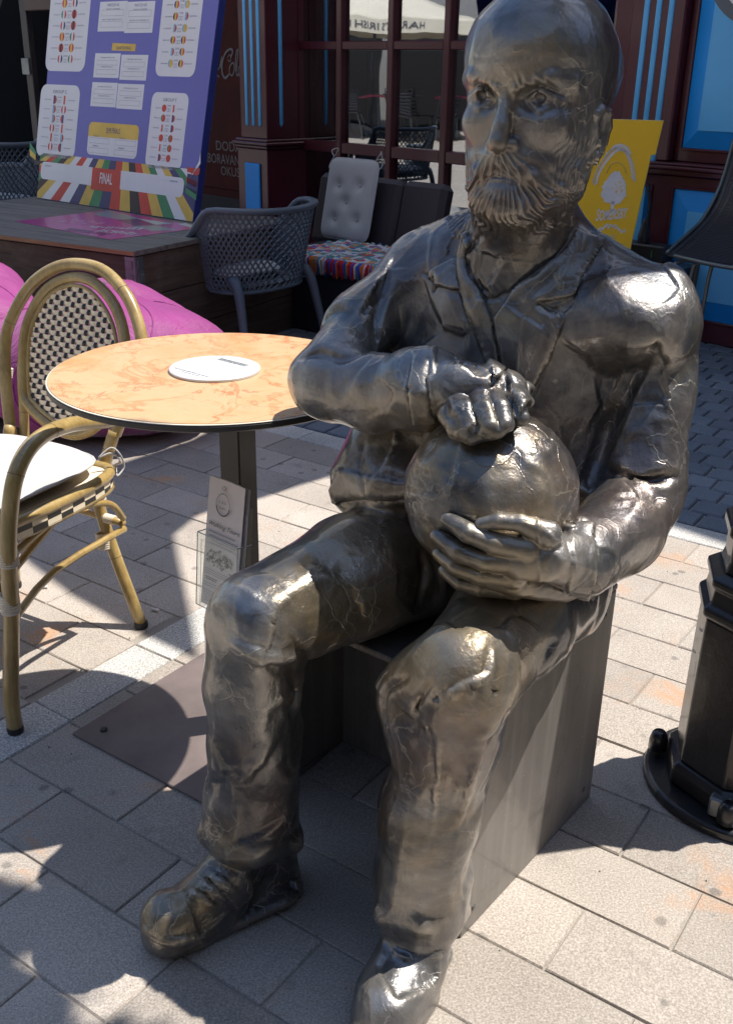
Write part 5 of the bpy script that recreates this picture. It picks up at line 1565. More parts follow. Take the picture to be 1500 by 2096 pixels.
# rear left foot lands on g
lo_ = Matrix.Rotation(rzc, 4, 'Z') @ Vector((-.255, -.265, 0))
place_root(ch1, (g[0]-lo_.x, g[1]-lo_.y, 0), rzc); ch1.scale = (1.12, 1.25, .85)
ch2 = copy_tree(ch1); ch2['label'] = 'slate lattice armchair holding a pale cushion, at the left edge behind the wooden stage'
c2 = ony(30, 400, 6.9)
place_root(ch2, (c2[0]-.13, 6.95, .0), math.radians(62)); ch2.scale = (1.08, 1.1, 1.0)
def simple_cushion(loc, rz, sx, sy, sz, name, label, mat_, cat='cushion', tilt=0.0):
    r = empty(name, loc, rz, tilt, label=label, cat=cat)
    mb = MB(); mb.smooth = True; vs = []; fs = []; N = 18
    for sgn in (1, -1):
        b0 = len(vs)
        for j in range(N+1):
            for i in range(N+1):
                u = -1 + 2*i/N; w = -1 + 2*j/N; e_ = max(abs(u), abs(w)); rr = (abs(u)**6 + abs(w)**6)**(1/6) if e_ else 1; k = e_/rr if rr else 1
                h = max(0, 1 - e_**5)**.5
                vs.append((u*k*sx, w*k*sy, sz/2 + sgn*sz/2*h))
        for j in range(N):
            for i in range(N):
                a = b0+j*(N+1)+i; q = (a, a+1, a+N+2, a+N+1); fs.append(q if sgn > 0 else q[::-1])
    mb.add(vs, fs); mb.build('cushion_body', mat_, r, recalc=False); return r
bpy.context.view_layer.update()
m1 = ch1.matrix_world @ Vector((0, .04, .432))
simple_cushion(m1[:], rzc, .20, .21, .05, 'seat_cushion', 'pale cushion inside the slate armchair whose back is to the viewer', M_GREYC)
m2 = ch2.matrix_world @ Vector((0, .04, .432))
simple_cushion(m2[:], math.radians(62), .21, .22, .06, 'seat_cushion', 'pale grey cushion on the lattice armchair at the left edge', M_GREYC)
# ------------------------------------------------------------------ dark slotted metal chair at the right edge
M_BLKP = pm('black_slotted_plastic', (.022, .024, .034), .45, 0, .1, 6, .1, 200)
M_GMET = pm('grey_tube_metal', (.13, .15, .155), .38, .6, .1, 8, .05, 200)
def slotted_chair():
    p = onz(1366, 519, .46*1.16)
    fr = Frame((p[0], p[1], 0), math.radians(-46))
    r = fempty('slotted_chair', fr, 'black slotted chair with grey wire legs at the right edge by the blue panels', 'chair'); r.scale = (1.16, 1.16, 1.16)
    # profile of the shell in (y, z): seat front -> seat back -> backrest top; x across
    prof = [(0, .46), (.08, .490), (.17, .53), (.25, .575), (.31, .63), (.35, .70), (.38, .79), (.40, .88)]
    pr_ = catmull([(a, b, 0) for a, b in prof], 5)
    W = .50
    mb = MB()
    NR = 14
    # transverse bars with longitudinal ribs leave rows of slots
    rows = len(pr_)
    for k in range(NR+1):
        x = .012 + W*k/NR; wd = .024 if k in (0, NR) else .009
        vs = []; fs = []
        for i, (a, b, _) in enumerate(pr_):
            sag = -.012*math.sin(math.pi*k/NR)
            vs += [(x-wd/2, a, b+sag), (x+wd/2, a, b+sag), (x+wd/2, a+.003, b+sag-.006), (x-wd/2, a+.003, b+sag-.006)]
            if i:
                q = (i-1)*4
                for e in range(4): fs.append((q+e, q+(e+1) % 4, q+4+(e+1) % 4, q+4+e))
        mb.add(vs, fs)
    pf = catmull([(a, b, 0) for a, b in prof], 9)
    for i in range(0, len(pf)-1):
        a, b, _ = pf[i]; a2, b2, _ = pf[min(i+1, len(pf)-1)]
        a2 = a + (a2-a)*.42; b2 = b + (b2-b)*.42
        mb.add([(.0, a, b-.002), (W+.024, a, b-.002), (W+.024, a2, b2-.002), (.0, a2, b2-.002), (.0, a, b-.007), (W+.024, a, b-.007), (W+.024, a2, b2-.007), (.0, a2, b2-.007)], [(0,1,2,3),(7,6,5,4),(0,4,5,1),(3,2,6,7)])
    mb.build('slotted_shell', M_BLKP, r)
    mb = MB(); mb.smooth = True
    mb.tube(catmull([(-.005, .02, .455), (.10, -.012, .452), (.26, -.018, .446), (.42, -.012, .452), (.53, .02, .455)], 4), .009, 8)
    mb.tube(catmull([(-.004, .0, .462), (-.006, .08, .495), (-.004, .17, .535), (-.003, .25, .58), (-.002, .35, .705), (.0, .40, .88)], 4), .008, 8)
    mb.build('shell_rim', M_GMET, r)
    for (x0, y0, x1, y1) in ((.03, .005, -.01, -.03), (.10, .03, .07, .0), (.16, .06, .16, .03), (.45, .02, .50, -.03), (.05, .16, .0, .24), (.47, .16, .52, .24)):
        mb = MB(); mb.smooth = True
        mb.tube(catmull([(x0+.05, y0+.06, .442), (x0+.01, y0+.01, .43), (x0, y0, .39), ((x0+x1)/2, (y0+y1)/2, .2), (x1, y1, .0)], 5), .0085, 8); mb.build('leg', M_GMET, r)
    mb = MB(); mb.smooth = True; mb.tube([(.02, .06, .434), (.5, .06, .434)], .007, 8); mb.tube([(.02, .10, .425), (.5, .10, .425)], .007, 8); mb.build('cross_wire', M_GMET, r)
slotted_chair()
# ------------------------------------------------------------------ sofa by the window
M_LEATH = pm('aubergine_leather', (.045, .036, .042), .38, 0, .12, 5, .15, 90, .001)
M_SOFAB = pm('dark_sofa_base', (.020, .024, .034), .55, 0, .1, 4, .1)
SO = Frame((*onz(656, 684, 0)[:2], 0), math.radians(-40))
def rag_mat():
    t = NT('rag_rug_cloth'); pos = t.co.outputs['Object']
    v = t.node('ShaderNodeTexVoronoi'); v.inputs['Scale'].default_value = 1
    mp = t.node('ShaderNodeMapping'); mp.inputs['Scale'].default_value = (75, 9, 9); mp.inputs['Rotation'].default_value = (0, 0, .35); t.l.new(pos, mp.inputs['Vector']); t.l.new(mp.outputs[0], v.inputs['Vector'])
    h = t.node('ShaderNodeSeparateColor'); t.l.new(v.outputs['Color'], h.inputs[0])
    c = t.ramp(h.outputs[0], [(0, (.50,.54,.60)), (.16, (.10,.28,.30)), (.30, (.62,.62,.66)), (.42, (.45,.06,.07)), (.52, (.60,.60,.64)), (.64, (.08,.14,.38)), (.74, (.62,.28,.09)), (.84, (.07,.22,.22)), (.93, (.45,.12,.28))])
    t.n[c.node.name].color_ramp.interpolation = 'CONSTANT'
    t.set(Base_Color=c, Roughness=.95, Normal=t.bump(v.outputs['Distance'], .8, .006)); return t.m
def sofa():
    r = fempty('sofa', SO, 'low dark sofa with aubergine leather back under the pub window', 'sofa')
    z1 = SO.y(656, 563)[2]
    mb = MB(); mb.bbox(-.45, .85, 0, .62, .0, z1, .01); mb.build('base', M_SOFAB, r)
    mb = MB(); mb.bbox(-.45, .85, -.012, -.0005, z1-.006, z1+.012, .002); mb.build('base_rail', M_BLKP, r)
    st = z1 + .075
    for k in range(3): mb = MB(); mb.bbox(-.45+.433*k+.003, -.45+.433*(k+1)-.003, -.005, .60, z1+.013, st, .022); mb.build('seat_pad', M_LEATH, r)
    bt = SO.y(610, 345, .62)
    for k in range(2):
        x0, x1 = (-.62, -.005) if k == 0 else (.0, .30)
        M = Matrix.Translation((0, .56, st-.03)) @ Matrix.Rotation(math.radians(-14), 4, 'X')
        mb = MB(); mb.bbox(x0, x1, 0, .11, 0, .40, .03, M); mb.build('backrest', M_LEATH, r)
    return st
ST = sofa()
def rug():
    m = SO.m @ Vector((.02, 0, ST+.002))
    r = empty('rag_rug', m[:], SO.rz, label='multicoloured rag rug spread on the seat of the dark sofa', cat='rug')
    mb = MB(); mb.smooth = True; NX, NY = 60, 30; vs = []; fs = []
    rn = random.Random(9)
    for lay in (0, 1):
        for j in range(NY+1):
            for i in range(NX+1):
                x = -.30 + .86*i/NX; s_ = j/NY*.60
                if s_ < .07: y, z = -.018, -.05 + s_
                else: y, z = -.018 + (s_-.07), .018
                z += .007*math.sin(i*2.1 + j*.9) + .005*math.sin(i*4.7 - j*1.3); y += .004*math.sin(i*3.3)
                vs.append((x, y - (0 if lay else .0), z - (.010 if lay else 0)))
    S = (NX+1)*(NY+1)
    for lay in (0, 1):
        for j in range(NY):
            for i in range(NX):
                a = lay*S + j*(NX+1)+i; q = (a, a+1, a+NX+2, a+NX+1); fs.append(q if not lay else q[::-1])
    mb.add(vs, fs); mb.build('woven_body', rag_mat(), r, recalc=False)
    tuft_m = [pm('rag_strip_%s' % n, c, .95, spec=.1) for n, c in (('orange', (.55,.16,.05)), ('blue', (.06,.08,.40)), ('white', (.55,.56,.60)), ('teal', (.06,.22,.24)), ('red', (.45,.03,.05)))]
    packs = [MB() for _ in tuft_m]
    for q in range(90):
        x = -.30 + .86*q/90; k = rn.randrange(len(tuft_m)); packs[k].smooth = True
        packs[k].tube([(x, -.012, .016), (x+rn.uniform(-.006,.006), -.030, .002), (x+rn.uniform(-.01,.01), -.028, -.045-rn.uniform(0,.03))], .0062, 5)
    for k, p in enumerate(packs): tag(p.build('rag_tassels', tuft_m[k], r), kind='stuff')
rug()
def back_cushion():
    P = [SO.y(u, v, .50) for u, v in ((690, 345), (775, 350), (655, 490), (748, 497))]
    w = abs(P[3][0]-P[2][0]); h = .44
    base = SO.m @ Vector((P[2][0], .50, ST+.02))
    M = Matrix.Translation(base) @ Matrix.Rotation(SO.rz, 4, 'Z') @ Matrix.Rotation(math.radians(-13), 4, 'X')
    r = bpy.data.objects.new('back_cushion', None); COL.objects.link(r); r.matrix_world = M
    tag(r, 'pale buttoned cushion leaning on the sofa back above the rag rug', 'cushion')
    mb = MB(); mb.smooth = True; vs = []; fs = []; NX, NY = 40, 52
    btn = [(.27, .66), (.70, .68), (.47, .46), (.28, .24), (.74, .26)]
    for sgn in (-1, 1):
        b0 = len(vs)
        for j in range(NY+1):
            for i in range(NX+1):
                u = -1 + 2*i/NX; v = -1 + 2*j/NY; e_ = max(abs(u), abs(v)); rr = (abs(u)**9+abs(v)**9)**(1/9) if e_ else 1; k = e_/rr if rr else 1
                hh = max(0, 1-e_**7)**.5
                x = (u*k+1)/2; z = (v*k+1)/2
                d = sum(.020*math.exp(-(((x-a)*w)**2 + ((z-b)*h)**2)/.0011) for a, b in btn)
                y = sgn*(.026*hh - (d if sgn < 0 else 0)*hh)
                vs.append((x*w*1.04, y, z*h))
        for j in range(NY):
            for i in range(NX):
                a = b0+j*(NX+1)+i; q = (a, a+1, a+NX+2, a+NX+1); fs.append(q if sgn < 0 else q[::-1])
    mb.add(vs, fs); mb.build('cushion_body', M_CUSH2, r, recalc=False)
    mb = MB(); mb.smooth = True
    ring = []
    for a in np.linspace(0, 2*math.pi, 72, endpoint=False):
        c, s_ = math.cos(a), math.sin(a); k = 1/(abs(c)**9+abs(s_)**9)**(1/9); ring.append(((c*k+1)/2*w*1.04, 0, (s_*k+1)/2*h))
    mb.tube(ring, .0035, 6, closed=True); mb.build('piping', M_CUSH2, r)
    for a, b in btn: mb = MB(); mb.smooth = True; mb.lathe([(.0065, -.004), (.0065, .001), (.002, .003)], 10); o = mb.build('button', M_CUSH2, r); o.location = (a*w*1.04, -.012, b*h); o.rotation_euler = (math.radians(90), 0, 0)
    for x in (0.0, w):
        mb = MB(); mb.smooth = True; s_ = 1 if x else -1
        mb.tube(catmull([(x-s_*.02, 0, h), (x+s_*.005, .0, h+.035), (x-s_*.015, .03, h+.05), (x+s_*.015, .02, h-.02), (x+s_*.0, -.01, h-.06)], 6), .0028, 6); mb.build('tie', M_CUSH2, r)
M_CUSH2 = pm('pale_canvas_cushion', (.46, .46, .48), .9, var=.04, vs=8, bs=.3, bscale=600, bdist=.0006, spec=.2)
back_cushion()
# ------------------------------------------------------------------ pub front
WY = math.radians(44); WN = np.array([math.sin(WY), math.cos(WY), 0])
WF = Frame(tuple(WN*5.2), -WY)
M_AUB = pm('aubergine_paint', (.085, .016, .028), .32, 0, .12, 3, .05, 120, .0006, coat=.25)
M_BLUE = pm('blue_paint', (.006, .30, .88), .45, 0, .07, 3, .05, 120, .0006)
M_BLUEL = pm('light_blue_paint', (.12, .50, .95), .42, 0, .05, 3, .04, 120, .0006)
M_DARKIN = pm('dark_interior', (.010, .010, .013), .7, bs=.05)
M_CREAMR = pm('cream_render', (.50, .46, .38), .85, 0, .08, 2, .3, 60, .003)
def glassmat():
    t = NT('window_glass')
    g = t.node('ShaderNodeBsdfGlossy'); g.inputs['Roughness'].default_value = .012; g.inputs['Color'].default_value = (.95, .97, 1, 1)
    n = t.noise(1.6, 2, .5); 
    b = t.bump(n, .10, .02); t.l.new(b, g.inputs['Normal'])
    tr = t.node('ShaderNodeBsdfTransparent'); tr.inputs['Color'].default_value = (.55, .58, .60, 1)
    lw = t.node('ShaderNodeLayerWeight'); lw.inputs['Blend'].default_value = .5
    mx = t.node('ShaderNodeMixShader'); t.l.new(t.math('ADD', t.math('MULTIPLY', t.math('POWER', lw.outputs['Facing'], 2.0), .7), .30, True), mx.inputs[0]); t.l.new(tr.outputs[0], mx.inputs[1]); t.l.new(g.outputs[0], mx.inputs[2])
    t.l.new(mx.outputs[0], t.n['Material Output'].inputs['Surface']); return t.m
M_GLASS = glassmat()
L0 = lambda u, v, y=0.0: WF.y(u, v, y)
EAVE = 5.1
def facade():
    r = fempty('pub_facade', WF, 'aubergine and blue painted pub front with tall gridded window', 'building')
    sx = lambda u, v, y=0.0: L0(u, v, y)[0]; sz = lambda u, v, y=0.0: L0(u, v, y)[2]
    xa = sx(606, 200); xb = sx(1262, 40)                   # window opening
    zt = 2.6; zs = .42
    # upper wall and eave
    mb = MB(); mb.bbox(-16, 16, .0, .30, 3.1, EAVE-.12, .01); mb.build('upper_wall', M_CREAMR, r)
    mb = MB(); mb.bbox(-16, 16, -.16, .32, EAVE-.119, EAVE, .02); mb.build('cornice', M_AUB, r)
    mb = MB(); mb.bbox(-16, 16, -.10, .299, 2.62, 3.098, .02); mb.build('fascia', M_AUB, r)
    # pilaster left of window
    pd = .32; pa = sx(487, 60, -pd); pb = sx(543, 60, -pd)
    zl = sz(520, 293, -pd-.02)
    mb = MB(); mb.bbox(pa, pb, -pd, .10, zl+.03, 2.618, .006); mb.build('pilaster', M_AUB, r)
    mb = MB(); mb.bbox(pa-.02, pb+.02, -pd-.02, .10, .0, zl-.035, .006); mb.build('pilaster_base', M_AUB, r)
    for k, (e, zz0, zz1) in enumerate(((.035, zl-.034, zl-.012), (.050, zl-.0118, zl+.010), (.030, zl+.0102, zl+.0298))):
        mb = MB(); mb.bbox(pa-e, pb+e, -pd-e, .10, zz0, zz1, .006); mb.build('ledge_moulding', M_AUB, r)
    def flute(x, y, z0, z1, w=.012, side=False):
        mb = MB(); mb.smooth = True
        pts = [(x, y, z0), (x, y, z0+.012), (x, y, z1-.012), (x, y, z1)]
        mb.tube(pts, [.002, w, w, .002], 8, flat=.35 if not side else 1.0, up=(1, 0, 0) if not side else (0, 1, 0))
        mb.build('blue_flute', M_BLUEL, r)
    zf = sz(505, 258, -pd)
    for u in (501, 514.5, 528): flute(sx(u, 60, -pd), -pd-.001, zf, 2.55, .017)
    mb = MB(); q = WF.x(573, 60, pb); mb.smooth = True
    mb.tube([(pb+.001, q[1], zf), (pb+.001, q[1], zf+.02), (pb+.001, q[1], 2.55)], [.003, .017, .017], 8, flat=.35, up=(0, 1, 0)); mb.build('blue_flute', M_BLUEL, r)
    b0 = L0(503, 332, -pd-.021); b1 = L0(536, 440, -pd-.021)
    mb = MB(); mb.bbox(b0[0], b1[0], -pd-.034, -pd-.0205, .18, b0[2], .006); mb.build('blue_inset', M_BLUE, r)
    # window frame
    mbar = .045
    mb = MB(); mb.bbox(pb+.003, xa, -.03, .09, zs, 2.618, .006); mb.build('window_jamb', M_AUB, r)
    mb = MB(); mb.bbox(xb, sx(1276, 40), -.03, .09, zs, 2.618, .006); mb.build('window_jamb', M_AUB, r)
    mb = MB(); mb.bbox(xa+.001, xb-.001, -.02, .08, zs-.16, zs, .006); mb.build('window_sill', M_BLKP, r)
    vs = [sx(697, 150), sx(801, 150), sx(915, 150), sx(1035, 100), sx(1160, 80)]
    zA = sz(800, 93); zB = sz(800, 312)
    zB2 = zB
    edges = [xa] + vs + [xb]
    for x in vs: mb = MB(); mb.bbox(x-.026, x+.026, -.022, .05, zs+.001, 2.617, .006); mb.build('mullion', M_AUB, r)
    for (z, h) in ((zA, .026), (zB, .036), (1.95, .024)):
        for i in range(len(edges)-1):
            e0 = edges[i] + (.0265 if i else .001); e1 = edges[i+1] - (.0265 if i < len(edges)-2 else .001)
            mb = MB(); mb.bbox(e0, e1, -.016, .045, z-h, z+h, .005); mb.build('glazing_bar', M_AUB, r)
    zz = [zs+.001, zB, zA, 1.95, 2.617]
    for i in range(len(edges)-1):
        for j in range(4):
            mb = MB(); mb.box(edges[i]+.003, edges[i+1]-.003, .020, .026, zz[j]+.003, zz[j+1]-.003)
            o = mb.build('glass_pane', M_GLASS, r)
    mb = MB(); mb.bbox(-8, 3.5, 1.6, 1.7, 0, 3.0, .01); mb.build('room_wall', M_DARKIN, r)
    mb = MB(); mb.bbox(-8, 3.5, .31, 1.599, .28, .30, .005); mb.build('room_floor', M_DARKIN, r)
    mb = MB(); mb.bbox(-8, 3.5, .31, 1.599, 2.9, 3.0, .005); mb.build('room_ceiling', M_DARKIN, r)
    # wall under the window
    mb = MB(); mb.bbox(pb+.003, sx(1276, 40), .0, .30, -.02, zs-.161, .006); mb.build('plinth_wall', M_AUB, r)
    # sheer curtain folds at the left of the window
    mb = MB(); mb.smooth = True
    for k in range(4): mb.tube([(xa+.10+.045*k, .12, .5), (xa+.10+.045*k+.004, .12, 1.6), (xa+.10+.045*k, .12, 2.6)], .018, 8)
    mb.build('curtain', M_GREYC, r)
    # right pilaster
    ya = -.16
    ra, rb = sx(1288, 60, ya), sx(1398, 60, ya)
    zl2 = sz(1430, 345, ya)
    mb = MB(); mb.bbox(sx(1276, 40)+.001, ra-.001, -.09, .10, zl2+.02, 2.617, .008); mb.build('pilaster_return', M_AUB, r)
    mb = MB(); mb.bbox(ra, rb, ya, .10, zl2+.02, 2.617, .008); mb.build('pilaster', M_AUB, r)
    zr = sz(1340, 262, ya)
    for u in (1321, 1345.5, 1371): flute(sx(u, 40, ya), ya-.001, zr-.5, 2.55, .0165)
    mb = MB(); mb.bbox(sx(1276, 40)+.001, rb+3.2, ya-.012, .10, 0, zl2-.04, .008); mb.build('lower_wall', M_AUB, r)
    for e, zz0, zz1 in ((.030, zl2-.039, zl2-.012), (.055, zl2-.0118, zl2+.006), (.034, zl2+.0062, zl2+.0198)):
        mb = MB(); mb.bbox(sx(1276, 40)-.01, rb+3.2, ya-.012-e, .10, zz0, zz1, .005); mb.build('ledge_moulding', M_AUB, r)
    # big blue panel with raised field
    yb_ = -.10
    mb = MB(); mb.bbox(rb+.001, rb+3.2, yb_, .10, zl2+.02, 2.617, .006); mb.build('panel_wall', M_AUB, r)
    P = lambda u, v, y=yb_-.001: L0(u, v, y)
    def raised(nm, x0, x1, z0, z1, brd, y=yb_):
        mb = MB()
        a = [(x0, y-.002, z0), (x1, y-.002, z0), (x1, y-.002, z1), (x0, y-.002, z1)]
        b = [(x0+brd, y-.030, z0+brd), (x1-brd, y-.030, z0+brd), (x1-brd, y-.030, z1-brd), (x0+brd, y-.030, z1-brd)]
        mb.add(a+b, [(0,1,5,4),(1,2,6,5),(2,3,7,6),(3,0,4,7)]); o = mb.build(nm, M_BLUE, r, recalc=False)
        mb = MB(); mb.bbox(x0+brd+.001, x1-brd-.001, y-.034, y-.026, z0+brd+.001, z1-brd-.001, .002); mb.build('raised_field', M_BLUEL, o)
        mb = MB()
        for (A_, B_, C_, D_) in ((x0-.014, x1+.014, z0-.014, z0-.001), (x0-.014, x1+.014, z1+.001, z1+.014), (x0-.014, x0-.001, z0, z1), (x1+.001, x1+.014, z0, z1)): mb.bbox(A_, B_, y-.012, y-.0005, C_, D_, .003)
        mb.build('panel_bead', M_AUB, o)
    c = P(1396, 302); d = P(1440, 0)
    raised('blue_panel', c[0], c[0]+1.05, c[2], 2.45, .085)
    c = P(1381, 386, ya-.013); raised('blue_panel', c[0], c[0]+.62, .12, c[2], .10, ya-.012)
    c = P(1312, 380, ya-.013); raised('blue_panel', c[0]-.02, P(1332, 380, ya-.013)[0], .12, c[2], .012, ya-.012)
    # dark bay left of the pilaster
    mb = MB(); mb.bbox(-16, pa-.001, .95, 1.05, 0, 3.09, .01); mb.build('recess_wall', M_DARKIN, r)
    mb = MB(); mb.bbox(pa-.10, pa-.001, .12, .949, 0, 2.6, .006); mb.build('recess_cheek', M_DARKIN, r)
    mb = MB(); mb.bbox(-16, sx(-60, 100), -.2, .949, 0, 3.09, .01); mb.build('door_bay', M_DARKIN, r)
    mb = MB(); mb.bbox(rb+3.201, 16, -.1, .3, 0, 3.09, .01); mb.build('end_wall', M_CREAMR, r)
    return dict(pa=pa, pb=pb, xa=xa)
FI = facade()
# ------------------------------------------------------------------ drinks cooler left of the pilaster
M_COOL = pm('dark_red_cooler', (.050, .004, .004), .6, 0, .4, 2.5, .05, spec=.15)
M_COOLT = pm('cooler_lettering', (.13, .125, .13), .6, bs=.02)
def cooler():
    yy = -.08
    x1 = FI['pa'] - .03
    r = fempty('drinks_cooler', Frame((WF.m @ Vector((x1, yy, 0)))[:], -WY), 'dark red drinks cooler with script lettering and a slogan, beside the left pilaster', 'cooler')
    fr = Frame((WF.m @ Vector((x1, yy, 0)))[:], -WY)
    mb = MB(); mb.bbox(-.85, 0, 0, .60, .04, 1.95, .012); mb.build('cabinet', M_COOL, r)
    mb = MB(); mb.bbox(-.82, -.03, -.012, -.0008, .42, 1.90, .006); mb.build('door', M_COOL, r)
    mb = MB(); mb.bbox(-.82, -.03, -.010, -.0008, .08, .36, .006); mb.build('grille', M_DARKIN, r)
    Y = -.0135
    q = lambda u, v: (lambda p: (p[0], p[2]))(fr.y(u, v, Y))
    # slogan set in narrow capitals, three lines
    mb = MB()
    for s, u0, u1, vb, vt in (('DODAJ', 443, 497, 308, 289), ('ZABORAVAN', 408, 491, 333, 314), ('OKUS.', 453, 494, 359, 341)):
        a = q(u0, vb); b = q(u1, vb+3); t_ = q(u0, vt)
        put_text(mb, s, (a[0]+b[0])/2, (a[1]+b[1])/2, abs(t_[1]-a[1]), Y, width=abs(b[0]-a[0]))
    mb.build('slogan', M_COOLT, r, recalc=False)
    # flowing script: strokes drawn as ribbons
    mb = MB(); mb.smooth = True
    def stroke(pts, w): mb.tube([(a[0], Y-.001, a[1]) for a in (q(u, v) for u, v, *_ in catmull([(x, y, 0) for x, y in pts], 6))], w, 6, flat=.3)
    stroke([(443, 118), (447, 128), (444, 142), (450, 138), (455, 115), (453, 136), (457, 141)], .006)           # end of the first word
    stroke([(438, 156), (444, 154), (450, 158)], .006)                                                          # hyphen
    stroke([(473, 118), (477, 106), (473, 101), (463, 108), (456, 128), (456, 150), (462, 160), (470, 152)], .0095)  # C
    stroke([(476, 128), (471, 138), (471, 150), (476, 155), (480, 145), (480, 132), (476, 128)], .0065)           # o
    stroke([(484, 150), (487, 120), (488, 102), (485, 106), (483, 130), (485, 154), (490, 150)], .0065)           # l
    stroke([(493, 132), (489, 140), (489, 152), (493, 154), (496, 134), (496, 154)], .006)                        # a
    stroke([(466, 118), (470, 112), (474, 118), (471, 126), (467, 122)], .004)
    mb.build('script_lettering', M_COOLT, r)
cooler()
# door leaf with steel handle plate in the dark bay
def dark_door():
    p = ony(45, 145, 8.6)
    fr = Frame((p[0], p[1], 0), -WY)
    r = fempty('dark_door', fr, 'dark door edge with a steel plate in the gloom at the upper left', 'door')
    a = fr.y(38, 0); b = fr.y(62, 115)
    mb = MB(); mb.bbox(a[0], fr.y(57, 60)[0], 0, .05, .0, 2.3, .004); mb.build('door_leaf', pm('door_paint', (.035, .028, .03), .5), r)
    c = fr.y(48, 119); d = fr.y(66, 153)
    mb = MB(); mb.bbox(c[0], d[0], -.02, -.001, d[2], c[2], .003); mb.build('steel_plate', M_GALV, r)
    mb = MB(); mb.bbox(fr.y(54, 10)[0], fr.y(54, 10)[0]+.5, -.02, .03, fr.y(60, 22)[2], 2.3, .004); mb.build('lintel', pm('brown_lintel', (.06, .03, .025), .5), r)
dark_door()
# round wall sign at the upper right
def round_sign():
    fr = Frame((WF.m @ Vector((0, -.45, 0)))[:], -WY)
    c = fr.y(1588, -95)
    R = .29
    r = fempty('round_sign', Frame((fr.m @ Vector((c[0], 0, c[2])))[:], -WY), 'round white sign with thick dark rim above the blue panel', 'sign')
    M = Matrix.Rotation(math.radians(90), 4, 'X')
    mb = MB(); mb.smooth = False; mb.lathe([(R-.05, -.03), (R, -.03), (R, .05), (R-.05, .05)], 48, cap=True); mb.v = [tuple(M @ Vector(v)) for v in mb.v]; mb.build('rim', M_SLATE, r)
    mb = MB(); mb.lathe([(R-.052, .0505), (R-.054, .054)], 48); mb.v = [tuple(M @ Vector(v)) for v in mb.v]; mb.build('face', M_BWHITE, r)
    mb = MB(); mb.bbox(-.03, .03, .03, .34, -.03, .03, .005); mb.build('bracket', M_SLATE, r)
round_sign()
